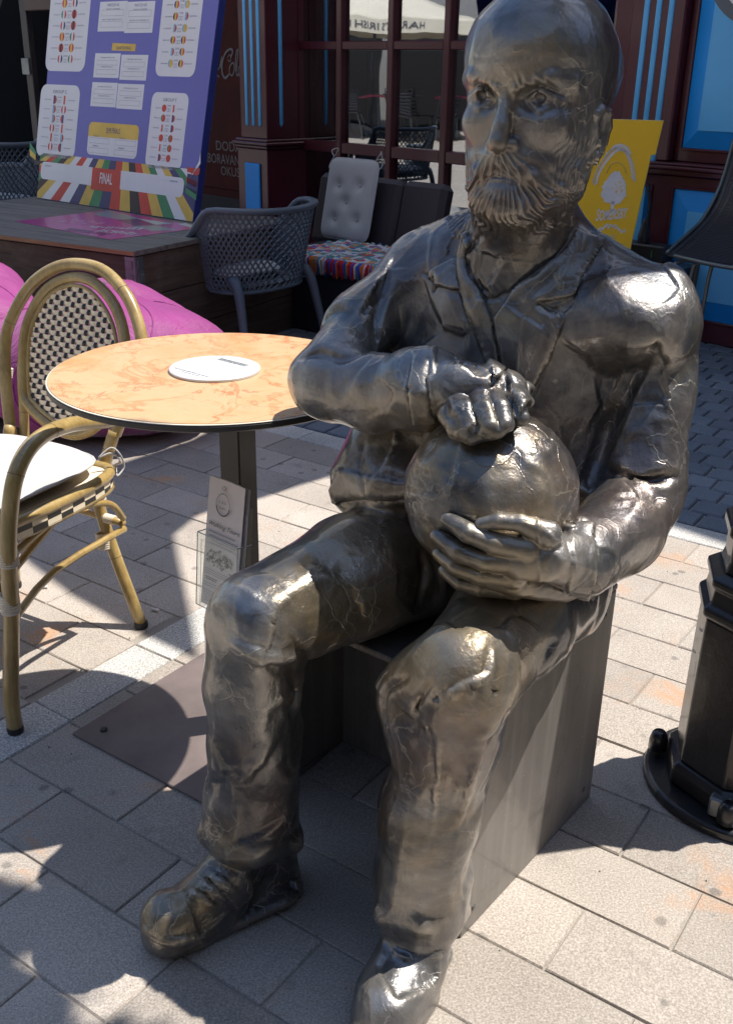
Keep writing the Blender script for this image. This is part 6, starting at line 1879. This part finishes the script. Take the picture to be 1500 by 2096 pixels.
# ------------------------------------------------------------------ yellow stand
M_YSIGN = pm('yellow_board', (.95, .58, .02), .45, 0, .04, 3, .03, coat=.1)
M_YEDGE = pm('yellow_board_edge', (.75, .55, .15), .5, bs=.03)
M_SW = pm('white_print', (.72, .73, .76), .5, bs=.02)
def yellow():
    base = ony(1250, 400, 5.15)
    fr = Frame((base[0], base[1], 0), math.radians(-14), math.radians(-3))
    r = fempty('yellow_stand', fr, 'yellow advertising stand with white tree emblem and lettering behind the statue', 'advertising stand')
    q = lambda u, v: (lambda p: (p[0], p[2]))(fr.y(u, v, -.001))
    A_, B_, C_, D_, E_ = q(1357, 248), q(1340, 316), q(1331, 318), q(1284, 530), q(1284, 530)
    sl = (C_[0]-D_[0])/(C_[1]-D_[1])
    F_ = (D_[0] - sl*D_[1], 0.0)
    cx = q(1250, 400)[0]
    zT = A_[1]
    xc = q(1248, 330)[0] - .0
    xm = lambda p: (2*xc - p[0] - .0, p[1])
    poly = [F_, C_, B_, A_, xm(A_), xm(B_), xm(C_), xm(F_)]
    mb = MB(); mb.prism(poly, 0, .010, 'y'); mb.build('front_board', M_YSIGN, r)
    mb = MB()
    P = [Vector((a, .003, b)) for a, b in (F_, C_, B_, A_, xm(A_))]
    mb.tube(P, .0035, 4); mb.build('board_edge', M_YEDGE, r)
    M = Matrix.Rotation(math.radians(7), 4, 'X')
    mb = MB(); pz = zT - .004; mb.prism([(a, b) for a, b in poly], .012, .020, 'y'); mb.v = [(a, .012 + b + (zT-c)*.25, c) for a, b, c in mb.v]; mb.build('rear_board', M_YSIGN, r)
    Y = -.0016
    mb = MB()
    def leaf(x, z, ang, l=.0095, w=.0036):
        d = Vector((math.cos(ang), 0, math.sin(ang))); n = Vector((-d.z, 0, d.x)); c = Vector((x, Y, z))
        mb.add([c - d*l, c - n*w*.8 - d*l*.2, c - n*w + d*l*.3, c + d*l, c + n*w + d*l*.3, c + n*w*.8 - d*l*.2], [(0,1,2,3,4,5)])
    rn = random.Random(12)
    arch = catmull([(1216, 375, 0), (1224, 350, 0), (1240, 325, 0), (1260, 306, 0), (1280, 310, 0), (1292, 335, 0), (1297, 368, 0)], 9)
    for i, (u, v, _) in enumerate(arch):
        if i % 2 and i < 20: pass
        x, z = q(u, v); t = i/len(arch)
        a0 = math.radians(65 - 130*t)
        leaf(x-.007, z+.004, a0+.6); leaf(x+.006, z-.004, a0-.5)
        if .3 < t < .75: leaf(x, z+.016, a0+1.3+rn.uniform(-.4,.4), .011)
    tag(mb.build('leaf_garland', M_SW, r, recalc=False), kind='stuff')
    mb = MB(); mb.smooth = True
    mb.tube([(a, Y, b) for a, b in (q(u, v) for u, v, _ in catmull([(1240, 354, 0), (1250, 336, 0), (1264, 332, 0), (1276, 340, 0), (1281, 354, 0)], 5))], .0028, 4, flat=.3); mb.build('arched_line', M_YEDGE, r)
    # tree emblem: crown of leaf clumps, trunk, ground line
    mb = MB(); c0 = q(1257, 382)
    def rag(cx_, cz_, rx, rz_, n=40, seed=1, jag=.10):
        rr = random.Random(seed); return [(cx_ + rx*(1+rr.uniform(-jag, jag))*math.cos(a)*(1-.28*math.sin(a)), Y, cz_ + rz_*(1+rr.uniform(-jag, jag))*math.sin(a)) for a in np.linspace(0, 2*math.pi, n, endpoint=False)]
    cr = rag(c0[0], c0[1]-.005, .056, .078); mb.add(cr, [tuple(range(len(cr)))])
    tb = q(1256, 420); gl = q(1256, 421)
    mb.add([(c0[0]-.008, Y, c0[1]-.07), (c0[0]+.008, Y, c0[1]-.07), (c0[0]+.007, Y, c0[1]-.115), (c0[0]+.045, Y, c0[1]-.127), (c0[0], Y, c0[1]-.122), (c0[0]-.050, Y, c0[1]-.129), (c0[0]-.007, Y, c0[1]-.115)], [(0,6,5,4,3,2,1)])
    mb.build('tree_emblem', M_SW, r, recalc=False)
    mb = MB()
    for k in range(26):
        x = c0[0] + .018 + rn.gauss(0, .016); z = c0[1] + rn.gauss(-.005, .034); l = rn.uniform(.003, .007); a = rn.uniform(0, 3.1)
        if ((x-c0[0])/.05)**2 + ((z-c0[1])/.07)**2 < 1: mb.add([(x-l*math.cos(a), Y-.0004, z-l*math.sin(a)), (x+l*.4*math.sin(a), Y-.0004, z-l*.4*math.cos(a)), (x+l*math.cos(a), Y-.0004, z+l*math.sin(a)), (x-l*.4*math.sin(a), Y-.0004, z+l*.4*math.cos(a))], [(0,1,2,3)])
    tag(mb.build('crown_gaps', M_YSIGN, r, recalc=False), kind='stuff')
    a, b = q(1218, 452), q(1281, 446); mb = MB()
    vs, fs = text_geo('SOMERSBY', 1.0, align='LEFT', bold=.02)
    wd = max(v.x for v in vs); H_ = .052
    k = (b[0]-a[0])/wd
    V = []
    for v in vs:
        t = v.x/wd; V.append((a[0] + v.x*k + v.y*.006, Y, a[1] + (b[1]-a[1])*t + v.y/.69*H_*(1.08 if t < .11 else .92)))
    mb.add(V, fs); mb.build('brand_lettering', M_SW, r, recalc=False)
    mb = MB()
    for i in range(34):
        t = i/33; x, z = q(1222 + 56*t, 476 - 14*math.sin(math.pi*t)); leaf(x, z + rn.uniform(-.012, .010), rn.uniform(.6, 2.5), .008, .0035)
    tag(mb.build('lower_garland', M_SW, r, recalc=False), kind='stuff')
    mb = MB(); x, z = q(1246, 488); mb.add([(x-.03, Y, z+.02), (x-.028, Y, z-.01), (x, Y, z-.04), (x+.028, Y, z-.01), (x+.03, Y, z+.02)], [(0,1,2,3,4)]); mb.build('small_shield', M_YEDGE, r, recalc=False)
yellow()
# ------------------------------------------------------------------ low dark cabinet with a device and a plug
def device():
    p = onz(1290, 534, .40)
    fr = Frame((p[0], p[1], 0), -WY)
    r = fempty('low_cabinet', fr, 'low black cabinet at the foot of the blue panels behind the statue', 'cabinet')
    mb = MB(); mb.bbox(-.45, .28, -.02, .36, .0, .388, .006); mb.build('carcass', M_BLKP, r)
    mb = MB(); mb.bbox(-.47, .30, -.04, .38, .3885, .40, .004); mb.build('top', M_BLKP, r)
    m = fr.m @ Vector((-.06, .03, .4005)); f2 = Frame(m[:], -WY+.06)
    d = fempty('extension_box', f2, 'black electrical box with green letters standing on the low cabinet', 'electrical box')
    mb = MB(); mb.bbox(-.12, .22, 0, .12, 0, .085, .008); mb.build('case', M_BLKP, d)
    mb = MB(); put_text(mb, 'PG', .005, .022, .040, -.0008); mb.bbox(.150, .156, -.0012, -.0004, .022, .060, .0002); mb.build('green_letters', pm('green_print', (.05, .20, .07), .5), d)
    mb = MB(); mb.smooth = True; mb.tube(catmull([(.075, .05, .086), (.08, .05, .13), (.085, .05, .20), (.08, .055, .30), (.03, .07, .39), (-.06, .10, .41), (-.14, .14, .36), (-.2, .2, .2)], 6), .009, 8); 
    c = bpy.data.objects; o = mb.build('power_cable', M_BLKP, d)
    mb = MB(); mb.lathe([(.030, .087), (.032, .12), (.026, .15), (.018, .19), (.010, .21)], 14, (.075, .05)); mb.build('plug', M_BLKP, d)
    mb = MB(); mb.bbox(-.06, -.01, .02, .06, .086, .100, .004); mb.build('socket_cover', M_BWHITE, d)
device()
# dark cable lying in a curve under the slotted chair, and a clay pot on a stone foot
g = [onz(u, v, .02) for u, v in ((1425, 575), (1440, 610), (1462, 645), (1490, 672), (1530, 690))]
mb = MB(); mb.smooth = True; mb.tube(catmull([(p[0], p[1], .012) for p in g], 6), .011, 8)
tag(mb.build('cable', M_BLKP), 'black cable curving on the cobbles under the slotted chair', 'cable')
def pot():
    p = onz(1487, 690, 0)
    r = empty('clay_pot', (p[0]+.12, p[1]+.6, 0), 0, label='brown clay pot on a grey stone foot, half hidden under the slotted chair', cat='pot')
    mb = MB(); mb.smooth = True; mb.lathe([(.16, .0), (.17, .14), (.13, .18), (.12, .2)], 24); mb.build('stone_foot', M_GROUT, r)
    mb = MB(); mb.smooth = True; mb.lathe([(.11, .2005), (.13, .26), (.145, .36), (.15, .40), (.135, .405)], 24); mb.build('pot_body', pm('terracotta', (.22, .075, .04), .7), r)
pot()
# ------------------------------------------------------------------ lamp post foot at the right edge
def lamp_post():
    M_IRON = pm('black_cast_iron', (.020, .0205, .024), .36, .25, .45, 5, .5, 38, .0025, coat=.35)
    M_CHIP = pm('chipped_paint', (.42, .42, .41), .7, bs=.1)
    M_RUST = pm('rusty_iron', (.10, .065, .055), .6, .3, .3, 12, .4)
    c = onz(1530, 1640, 0); c = np.array([.752, 1.650, 0])
    rz = math.radians(-12)
    r = empty('lamp_post', tuple(c), rz, label='black cast iron lamp post with octagonal base at the right edge', cat='lamp post')
    def octo(name, prof, mat_=M_IRON, n=8, b=.0, sm=False, ph=math.pi/8):
        mb = MB(); mb.smooth = sm; vs = []; fs = []
        for R, z in prof:
            for k in range(n): a = 2*math.pi*k/n + ph; vs.append((R*math.cos(a), R*math.sin(a), z))
        for i in range(len(prof)-1):
            for k in range(n): fs.append((i*n+k, i*n+(k+1) % n, (i+1)*n+(k+1) % n, (i+1)*n+k))
        fs.append(tuple(range(n))[::-1]); fs.append(tuple((len(prof)-1)*n+k for k in range(n)))
        mb.add(vs, fs); o = mb.build(name, mat_, r)
        md = o.modifiers.new('b', 'BEVEL'); md.width = .0035; md.segments = 2; md.limit_method = 'ANGLE'; md.angle_limit = math.radians(25); return o
    octo('base_ring', [(.186, .001), (.186, .015), (.180, .021), (.146, .023)], M_RUST if 0 else M_IRON, 40, ph=0)
    octo('base_step', [(.150, .0265), (.150, .060), (.138, .072)])
    octo('pedestal', [(.134, .0725), (.132, .36), (.131, .39)])
    octo('pedestal_cornice', [(.132, .3905), (.140, .398), (.140, .412), (.128, .422), (.124, .450), (.132, .456), (.132, .470), (.112, .480)])
    octo('collar', [(.110, .4805), (.104, .500), (.104, .545), (.114, .552), (.114, .572), (.100, .580), (.096, .600), (.096, .640)])
    # fluted shaft
    mb = MB(); vs = []; fs = []; n = 64
    for z in (.6405, .66, .95, 1.25, 3.4):
        for k in range(n):
            a = 2*math.pi*k/n; R = {.6405: .090, .66: .088, .95: .078, 1.25: .050, 3.4: .042}[z] + (.006*abs(math.sin(a*8)) if z > .65 else 0)
            vs.append((R*math.cos(a), R*math.sin(a), z))
    for i in range(4):
        for k in range(n): fs.append((i*n+k, i*n+(k+1) % n, (i+1)*n+(k+1) % n, (i+1)*n+k))
    fs.append(tuple(4*n+k for k in range(n))); mb.add(vs, fs); mb.build('fluted_shaft', M_IRON, r, smooth=True)
    for k in range(4):
        a = math.radians(45 + 90*k) - rz + math.radians(0)
        x, y = .160*math.cos(a), .160*math.sin(a)
    for a in (math.radians(165), math.radians(255), math.radians(345), math.radians(75)):
        x, y = .164*math.cos(a), .164*math.sin(a)
        mb = MB(); mb.smooth = True; mb.lathe([(.019, .030), (.019, .052), (.016, .064), (.012, .070)], 12, (x, y)); mb.build('anchor_bolt', M_IRON, r)
    # angular cleat on the base, paint chips on the face turned to the viewer
    mb = MB(); M = Matrix.Rotation(math.radians(-112), 4, 'Z'); mb.bbox(.134, .160, -.018, .018, .0235, .066, .004, M); mb.build('base_cleat', M_GALV, r)
    fa = math.radians(-112.5 - 45*0)
    for (ang, off, z, h, w) in ((202.5, -.012, .345, .045, .0042), (202.5, -.024, .355, .007, .006), (202.5, -.018, .285, .042, .004), (202.5, -.034, .302, .006, .007)):
        M = Matrix.Rotation(math.radians(ang) + math.pi*2*0, 4, 'Z')
        ap = .1335*math.cos(math.pi/8)
        mb = MB(); mb.add([tuple(M @ Vector(p)) for p in ((ap+.0006, off-w, z-h), (ap+.0006, off+w*.8, z-h*.95), (ap+.0006, off+w, z+h*.1), (ap+.0006, off+w*.7, z), (ap+.0006, off-w, z))], [(0,1,2,3,4)]); mb.build('paint_chip', M_CHIP, r, recalc=False)
lamp_post()
# ------------------------------------------------------------------ ball in the statue's lap
def ball():
    mb = MB(); vs = []; 
    bm = bmesh.new(); bmesh.ops.create_icosphere(bm, subdivisions=6, radius=1.0)
    P = np.array([v.co[:] for v in bm.verts]); W = P*BR + BC
    d = .0022*vnoise(W, 22, 1.7) + .0016*vnoise(W, 55, 4.4)
    rid = 1 - np.abs(vnoise(W, 14, 8.8))*9; d += np.clip(rid, 0, 1)*.0020
    g_ = np.abs(vnoise(W, 30, 6.1)); d += np.clip(1 - g_*12, 0, 1)*.0012*(vnoise(W, 8, 2) > .1)
    W = W + P*d[:, None]
    for v, w in zip(bm.verts, W): v.co = w
    me = bpy.data.meshes.new('ball'); bm.to_mesh(me); bm.free()
    me.polygons.foreach_set('use_smooth', [True]*len(me.polygons)); me.materials.append(M_BRONZE)
    o = bpy.data.objects.new('ball', me); COL.objects.link(o); o.parent = statue
ball()
# ------------------------------------------------------------------ across the square: what the panes and the bronze mirror
M_AWN = pm('cream_awning_cloth', (.74, .69, .56), .8, 0, .05, 2, .15, 200, .001)
M_AWNT = pm('awning_lettering', (.10, .10, .12), .6)
def square_parasol(loc, rz, half, z0, z1, label, mat_, group, text=None, valance=.26, pole_off=(0, 0)):
    r = empty('cafe_parasol', loc, rz, label=label, cat='parasol', group=group)
    mb = MB(); n = 10; vs = []; fs = []
    for s_ in range(4):
        a = math.pi/2*s_; R = Matrix.Rotation(a, 3, 'Z')
        b0 = len(vs)
        for j in range(n+1):
            t = j/n
            for i in range(n+1):
                u = -1 + 2*i/n
                dip = .10*(1-u*u)*t*half*.6
                v = R @ Vector(((half*t - dip), u*half*t, 0)); z = z1 - (z1-z0)*t + .05*(1-u*u)*t
                vs.append((v.x, v.y, z))
        for j in range(n):
            for i in range(n): q = b0+j*(n+1)+i; fs.append((q, q+1, q+n+2, q+n+1))
    mb.add(vs, fs); o = mb.build('canopy', mat_, r, smooth=True)
    md = o.modifiers.new('s', 'SOLIDIFY'); md.thickness = .004
    if valance:
        mb = MB()
        for s_ in range(4):
            R = Matrix.Rotation(math.pi/2*s_, 3, 'Z'); vs = []; fs = []
            for i in range(n+1):
                u = -1 + 2*i/n; dip = .10*(1-u*u)*half*.6
                v = R @ Vector((half-dip, u*half, 0)); v2 = R @ Vector((half-dip+.012, u*half, 0))
                zz = z0 + .05*(1-u*u)
                vs += [(v.x, v.y, zz), (v2.x, v2.y, zz-valance)]
                if i: q = (i-1)*2; fs.append((q, q+2, q+3, q+1))
            mb.add(vs, fs)
        o = mb.build('valance', mat_, r, smooth=False, recalc=False); md = o.modifiers.new('s', 'SOLIDIFY'); md.thickness = .003
    mb = MB(); mb.smooth = True; mb.tube([(*pole_off, 0), (*pole_off, z1)], .03, 10); mb.build('pole', M_SLATE, r)
    mb = MB(); mb.bbox(pole_off[0]-.3, pole_off[0]+.3, pole_off[1]-.3, pole_off[1]+.3, 0, .07, .01); mb.build('foot', M_SLATE, r)
    mb = MB()
    for k in range(8):
        a = math.pi/4*k; rr = half*(1.36 if k % 2 else .95)
        if k % 2: mb.tube([(0, 0, z1-.04), (rr*math.cos(a), rr*math.sin(a), z0-.02)], .010, 5)
    mb.build('ribs', M_SLATE, r)
    if text:
        mb = MB(); vs, fs = text_geo(text, 1.0, bold=.01)
        wd = max(v.x for v in vs)*2; 
        V = []
        for v in vs:
            y_ = v.x/wd*2*text_w; u = y_/half; dip = .10*(1-u*u)*half*.6
            V.append((half-dip+.020, y_, z0 - valance*.72 + .05*(1-u*u) + v.y/.69*.125))
        mb.add(V, fs); mb.build('valance_lettering', M_AWNT, r, recalc=False)
    return r
text_w = .78
AG = 'cream parasols across the square'
square_parasol((-15.9, 6.70, 0), 0, 1.95, 2.14, 2.95, 'cream parasol with pub lettering on its valance, across the square', M_AWN, AG, "HARAT'S IRISH PUB")
square_parasol((-16.1, 2.7, 0), 0, 1.8, 2.15, 2.9, 'plain cream parasol across the square, left of the lettered one', M_AWN, AG)
square_parasol((-16.3, 10.8, 0), 0, 1.8, 2.15, 2.9, 'plain cream parasol across the square, right of the lettered one', M_AWN, AG)
M_PINKT = pm('pink_table_top', (.55, .07, .14), .4)
TL = ['pink topped terrace table left of the lettered parasol pole', 'pink topped terrace table right under the lettered parasol', 'dark topped terrace table right of the two pink ones', 'dark topped terrace table at the back by the shopfront', 'dark topped terrace table under the left plain parasol']
for i, (x, y) in enumerate(((-15.6, 5.0), (-15.4, 6.6), (-15.9, 8.3), (-17.0, 6.0), (-15.5, 3.4))):
    r = empty('terrace_table', (x, y, 0), 0, label=TL[i], cat='table', group='terrace tables across the square')
    mb = MB(); mb.lathe([(.40, .72), (.40, .745)], 24); mb.build('tabletop', M_PINKT if i in (0, 1) else M_SLATE, r)
    mb = MB(); mb.tube([(0, 0, .02), (0, 0, .72)], .03, 8); mb.build('post', M_SLATE, r)
    mb = MB(); mb.lathe([(.25, .0), (.25, .02)], 16); mb.build('foot', M_SLATE, r)
def wire_chair(label):
    r = empty('terrace_chair', (0,0,0), 0, label=label, cat='chair', group='dark terrace chairs across the square')
    mb = MB(); mb.bbox(-.22, .22, -.22, .22, .43, .46, .01); mb.build('seat', M_BLKP, r)
    mb = MB()
    for k in range(7): mb.bbox(-.22, .22, -.24-.012*k, -.225-.012*k, .50+.055*k, .53+.055*k, .004)
    mb.tube([(-.22, -.22, .45), (-.22, -.33, .92), (.22, -.33, .92), (.22, -.22, .45)], .014, 6); mb.build('backrest', M_BLKP, r)
    for sx in (-1, 1):
        for sy in (-1, 1): mb = MB(); mb.tube([(sx*.20, sy*.20, .44), (sx*.24, sy*.24, 0)], .013, 6); mb.build('leg', M_GMET, r)
    return r
WL = ['dark wire chair turned sideways under the lettered parasol, nearest its left table', 'dark wire chair facing away, in front of the middle terrace table', 'dark wire chair on the right side of the middle terrace table', 'dark wire chair between the middle and right terrace tables', 'dark wire chair behind the rear left terrace table', 'dark wire chair behind the middle terrace table', 'dark wire chair at the gap between the two left parasols', 'dark wire chair at the back near the dark shopfront', 'dark wire chair under the left plain parasol', 'dark wire chair at the edge of the right plain parasol']
wc = wire_chair('dark wire chair on the terrace across the square')
spots = [(-14.9, 5.3, 1.2), (-14.7, 6.2, 1.7), (-14.8, 7.2, 1.8), (-14.9, 8.0, 1.5), (-16.2, 5.6, 3), (-16.1, 7.4, 0), (-15.1, 4.4, 1.6), (-16.6, 8.6, 2.4), (-14.9, 3.2, 1.7), (-15.0, 9.0, 1.3)]
for i, (x, y, a) in enumerate(spots):
    o = wc if i == 0 else copy_tree(wc)
    place_root(o, (x, y, 0), a)
    o['label'] = WL[i]
# buildings round the square, behind the viewer
M_OCH = pm('ochre_render', (.34, .31, .28), .85, 0, .1, 1.5, .3, 40, .004)
M_GREYR = pm('grey_render', (.30, .30, .30), .85, 0, .1, 1.5, .3, 40, .004)
M_WIN = pm('dark_window', (.03, .035, .045), .1, 0, .1, 2, .02)
def house(loc, rz, w, h, m, label):
    r = empty('town_house', loc, rz, label=label, cat='building', group=None)
    mb = MB(); mb.bbox(-w/2, w/2, 0, 6, 0, h, .03); mb.build('wall', m, r)
    mb = MB(); mb.bbox(-w/2-.2, w/2+.2, -.3, 6.2, h+.005, h+.3, .05); mb.build('cornice', M_CREAMR, r)
    nx = int(w/2.2)
    for fl in range(int(h/3.2)):
        for k in range(nx):
            x = -w/2 + (k+.5)*w/nx; z = .9 + fl*3.2
            mb = MB(); mb.bbox(x-.6, x+.6, -.05, -.004, z-.1, z+1.75, .02); f = mb.build('window', M_CREAMR, r)
            mb = MB(); mb.box(x-.48, x+.48, -.058, -.052, z+.02, z+1.6); mb.build('pane', M_WIN, f)
def shopfront():
    r = empty('shopfront', (-18.8, 6.5, 0), math.radians(90), label='dark open shopfront behind the cream parasols across the square', cat='shopfront')
    mb = MB(); mb.bbox(-8, 8, 0, .3, 0, 2.35, .02); mb.build('painted_opening', M_DARKIN, r)  # solid near-black slab: the shade inside is put into its colour
    mb = MB(); mb.bbox(-8.2, 8.2, -.15, .35, 2.355, 2.9, .02); mb.build('fascia', M_GREYR, r)
    for x in (-7.9, -4, -.2, 3.8, 7.8): mb = MB(); mb.bbox(x-.12, x+.12, -.08, -.004, 0, 2.35, .01); mb.build('pier', M_GREYR, r)
shopfront()
house((-23, 6, 0), math.radians(90), 22, 12.5, M_GREYR, 'grey rendered town house behind the parasols across the square')
house((-15, -9, 0), math.radians(150), 14, 12.0, M_OCH, 'ochre town house at the left corner of the square behind the viewer')
house((0, -13, 0), math.radians(180), 16, 13.0, M_GREYR, 'tall grey town house straight behind the viewer')
house((13, -9, 0), math.radians(215), 13, 12.0, M_OCH, 'ochre town house at the right corner of the square behind the viewer')
# ------------------------------------------------------------------ what casts the shade: tensioned sunshade sails on masts (second added) and a tree
SH = SUN[:2]/SUN[2]
def lift(x, y, z): return (x + SH[0]*z, y + SH[1]*z, z)
def thin_cloth():
    t = NT('translucent_sail_cloth')
    tl = t.node('ShaderNodeBsdfTranslucent'); tl.inputs['Color'].default_value = (.80, .78, .72, 1)
    mx = t.node('ShaderNodeMixShader'); mx.inputs[0].default_value = .6
    t.set(Base_Color=(.80, .78, .74), Roughness=.9)
    t.l.new(t.b.outputs[0], mx.inputs[1]); t.l.new(tl.outputs[0], mx.inputs[2]); t.l.new(mx.outputs[0], t.n['Material Output'].inputs['Surface']); return t.m
M_SAIL = thin_cloth()
def sail(name, label, pts, z, mast, cloth=None):
    r = empty(name, (0, 0, 0), 0, label=label, cat='sunshade')
    mb = MB(); top = [lift(x, y, z) for x, y in pts]
    mb.add(top, [tuple(range(len(top)))]); o = mb.build('cloth', cloth or M_AWN, r, recalc=False)
    mb = MB(); mb.smooth = True; mb.tube(top, .008, 5, closed=True); mb.build('hem_rope', M_SLATE, r)
    for m_ in mast:
        mb = MB(); mb.tube([(m_[0], m_[1], 0), (m_[0], m_[1], z+.1)], .035, 10); mb.build('mast', M_SLATE, r)
tip = [(-.40, 2.08), (-.47, 2.35), (-.545, 2.62), (-.585, 2.78), (-.54, 2.92), (-.46, 3.01), (-.357, 3.072), (-.218, 3.207), (-.088, 3.327), (.25, 3.62), (.6, 3.9), (.2, 4.4), (-.35, 4.3), (-.66, 3.62), (-.88, 3.35), (-1.25, 3.3), (-1.5, 3.18), (-.92, 2.55), (-.779, 2.396), (-.679, 2.31), (-.585, 2.225)]
sail('shade_sail', 'cream shade sail stretched over the terrace, above the picture', tip, 3.0, [(4.3, 4.2), (-3.6, 4.6)])
sail('shade_sail', 'second shade sail above the wooden stage, over the picture', [(-.95, 4.22), (-2.0, 4.30), (-3.8, 4.22), (-3.8, 6.2), (-.3, 6.2), (-.62, 4.9)], 3.25, [(-3.7, 5.4)], M_SAIL)  # added unseen to shade the stage; thin cloth lets light onto the board
def leafm():
    t = NT('tree_leaf'); oi = t.noise(8, 2, .5)
    t.set(Base_Color=t.ramp(oi, [(.3, (.035, .085, .015)), (.7, (.075, .15, .03))]), Roughness=.5); return t.m
M_LEAF = leafm()
M_BARK = pm('tree_bark', (.10, .075, .055), .9, 0, .25, 10, .8, 40, .01)
def tree():
    """street tree whose low branches hang over the statue; crown spread where it shades the ground near the left foot"""
    base = (3.1, .15, 0)
    r = empty('street_tree', (0,0,0), 0, label='broad street tree above and right of the picture, shading the statue head', cat='tree')
    rn = random.Random(21)
    holes = [[(-.55,1.19),(-.47,1.225),(-.39,1.225),(-.35,1.20),(-.40,1.12),(-.46,1.14)], [(-.40,1.14),(-.385,1.21),(-.31,1.225),(-.235,1.262),(-.19,1.205),(-.205,1.08),(-.32,1.08)], [(-.30,1.13),(-.20,1.12),(-.19,1.04),(-.27,1.02)], [(-.70,1.36),(-.53,1.335),(-.50,1.42),(-.7,1.43)], [(-.44,1.12),(-.36,1.13),(-.37,1.06),(-.43,1.05)]]
    holes = [[(sum(p[0] for p in h)/len(h) + 1.2*(q[0]-sum(p[0] for p in h)/len(h)), sum(p[1] for p in h)/len(h) + 1.2*(q[1]-sum(p[1] for p in h)/len(h))) for q in h] for h in holes]
    def inside(p, poly):
        c = False
        for i in range(len(poly)):
            a, b = poly[i-1], poly[i]
            if (a[1] > p[1]) != (b[1] > p[1]) and p[0] < (b[0]-a[0])*(p[1]-a[1])/(b[1]-a[1]) + a[0]: c = not c
        return c
    mb = MB(); mb.smooth = True
    tr = catmull([(base[0], base[1], -.1), (base[0]-.05, base[1]+.02, 1.5), (base[0]-.2, base[1]+.1, 3.0), (base[0]-.5, base[1]+.3, 4.6), (base[0]-.6, base[1]+.4, 6.2)], 5)
    mb.tube(tr, [.19 - .15*i/(len(tr)-1) for i in range(len(tr))], 12)
    limbs = [[(2.9,.25,3.0),(2.3,.6,3.4),(1.7,.9,3.5),(1.2,1.2,3.55),(.9,1.5,3.6)], [(2.8,.3,3.3),(2.2,.3,3.9),(1.5,.5,4.1),(.9,.8,4.0)], [(2.6,.5,4.0),(3.2,1.2,4.8),(3.6,1.8,5.2)], [(2.6,.5,4.4),(2.4,-.6,5.2),(2.1,-1.2,5.5)]]
    for l in limbs:
        c = catmull(l, 5); mb.tube(c, [.065 - .052*i/(len(c)-1) for i in range(len(c))], 8)
    mb.build('trunk', M_BARK, r)
    lf = MB()
    def leaf(p, s):
        d = Vector((rn.gauss(0,1), rn.gauss(0,1), rn.gauss(0,.5))).normalized(); n = d.orthogonal().normalized(); n = (Matrix.Rotation(rn.uniform(0, 6.28), 3, d) @ n)
        n.z *= .4; n.normalize()
        p = Vector(p); lf.add([p - d*s, p + n*s*.55 - d*.1*s, p + d*s, p - n*s*.55 - d*.1*s], [(0,1,2,3)])
    cnt = 0
    while cnt < 9500:
        x, y = rn.uniform(-1.15, -.13), rn.uniform(.55, 1.425)
        if x > -.225: continue
        if y > 1.385 + .03*math.sin(x*23): continue
        if any(inside((x + rn.gauss(0, .008), y + rn.gauss(0, .008)), h) for h in holes): continue
        z = rn.uniform(3.1, 3.6)
        # dense where the head is shaded, sparser towards the viewer
        if y < 1.2 and x > -.6 and rn.random() < .25 and not (-.55 < x < -.33 and y > 1.2): continue
        leaf(lift(x, y, z), rn.uniform(.022, .038)); cnt += 1
    for k in range(9000):     # the rest of the crown, off to the right where it shades nothing in view
        c = rn.choice([(3.6,-.9,5.2,1.0), (3.4,-1.9,5.4,1.2), (2.9,-2.6,5.6,1.0), (4.4,-1.1,4.6,.9)])
        v = Vector((rn.gauss(0,1), rn.gauss(0,1), rn.gauss(0,.8))).normalized()*c[3]*rn.uniform(.5, 1)
        leaf((c[0]+v.x, c[1]+v.y, c[2]+v.z), rn.uniform(.04, .07))
    o = lf.build('crown', M_LEAF, r, recalc=False); tag(o, kind='stuff')
tree()

# added unseen behind the viewer: dark parasols that darken ground and bronze reflections
M_DKCL = pm('dark_brown_parasol_cloth', (.030, .030, .036), .85, 0, .1, 2, .1, 200, .001)
BG = 'dark brown parasols behind the viewer'
for loc, rz, lab in (((-1.2, -2.6, 0), .1, 'dark brown parasol nearest behind the viewer'), ((3.0, -3.0, 0), -.1, 'dark brown parasol behind the viewer, right of the nearest'), ((-5.4, -3.2, 0), .05, 'dark brown parasol behind the viewer, left of the nearest'), ((-1.5, -7.2, 0), .1, 'dark brown parasol of the second row behind the viewer'), ((3.2, -7.4, 0), .0, 'dark brown parasol of the second row, farther right')):
    square_parasol(loc, rz, 2.0, 2.3, 3.0, lab, M_DKCL, BG)
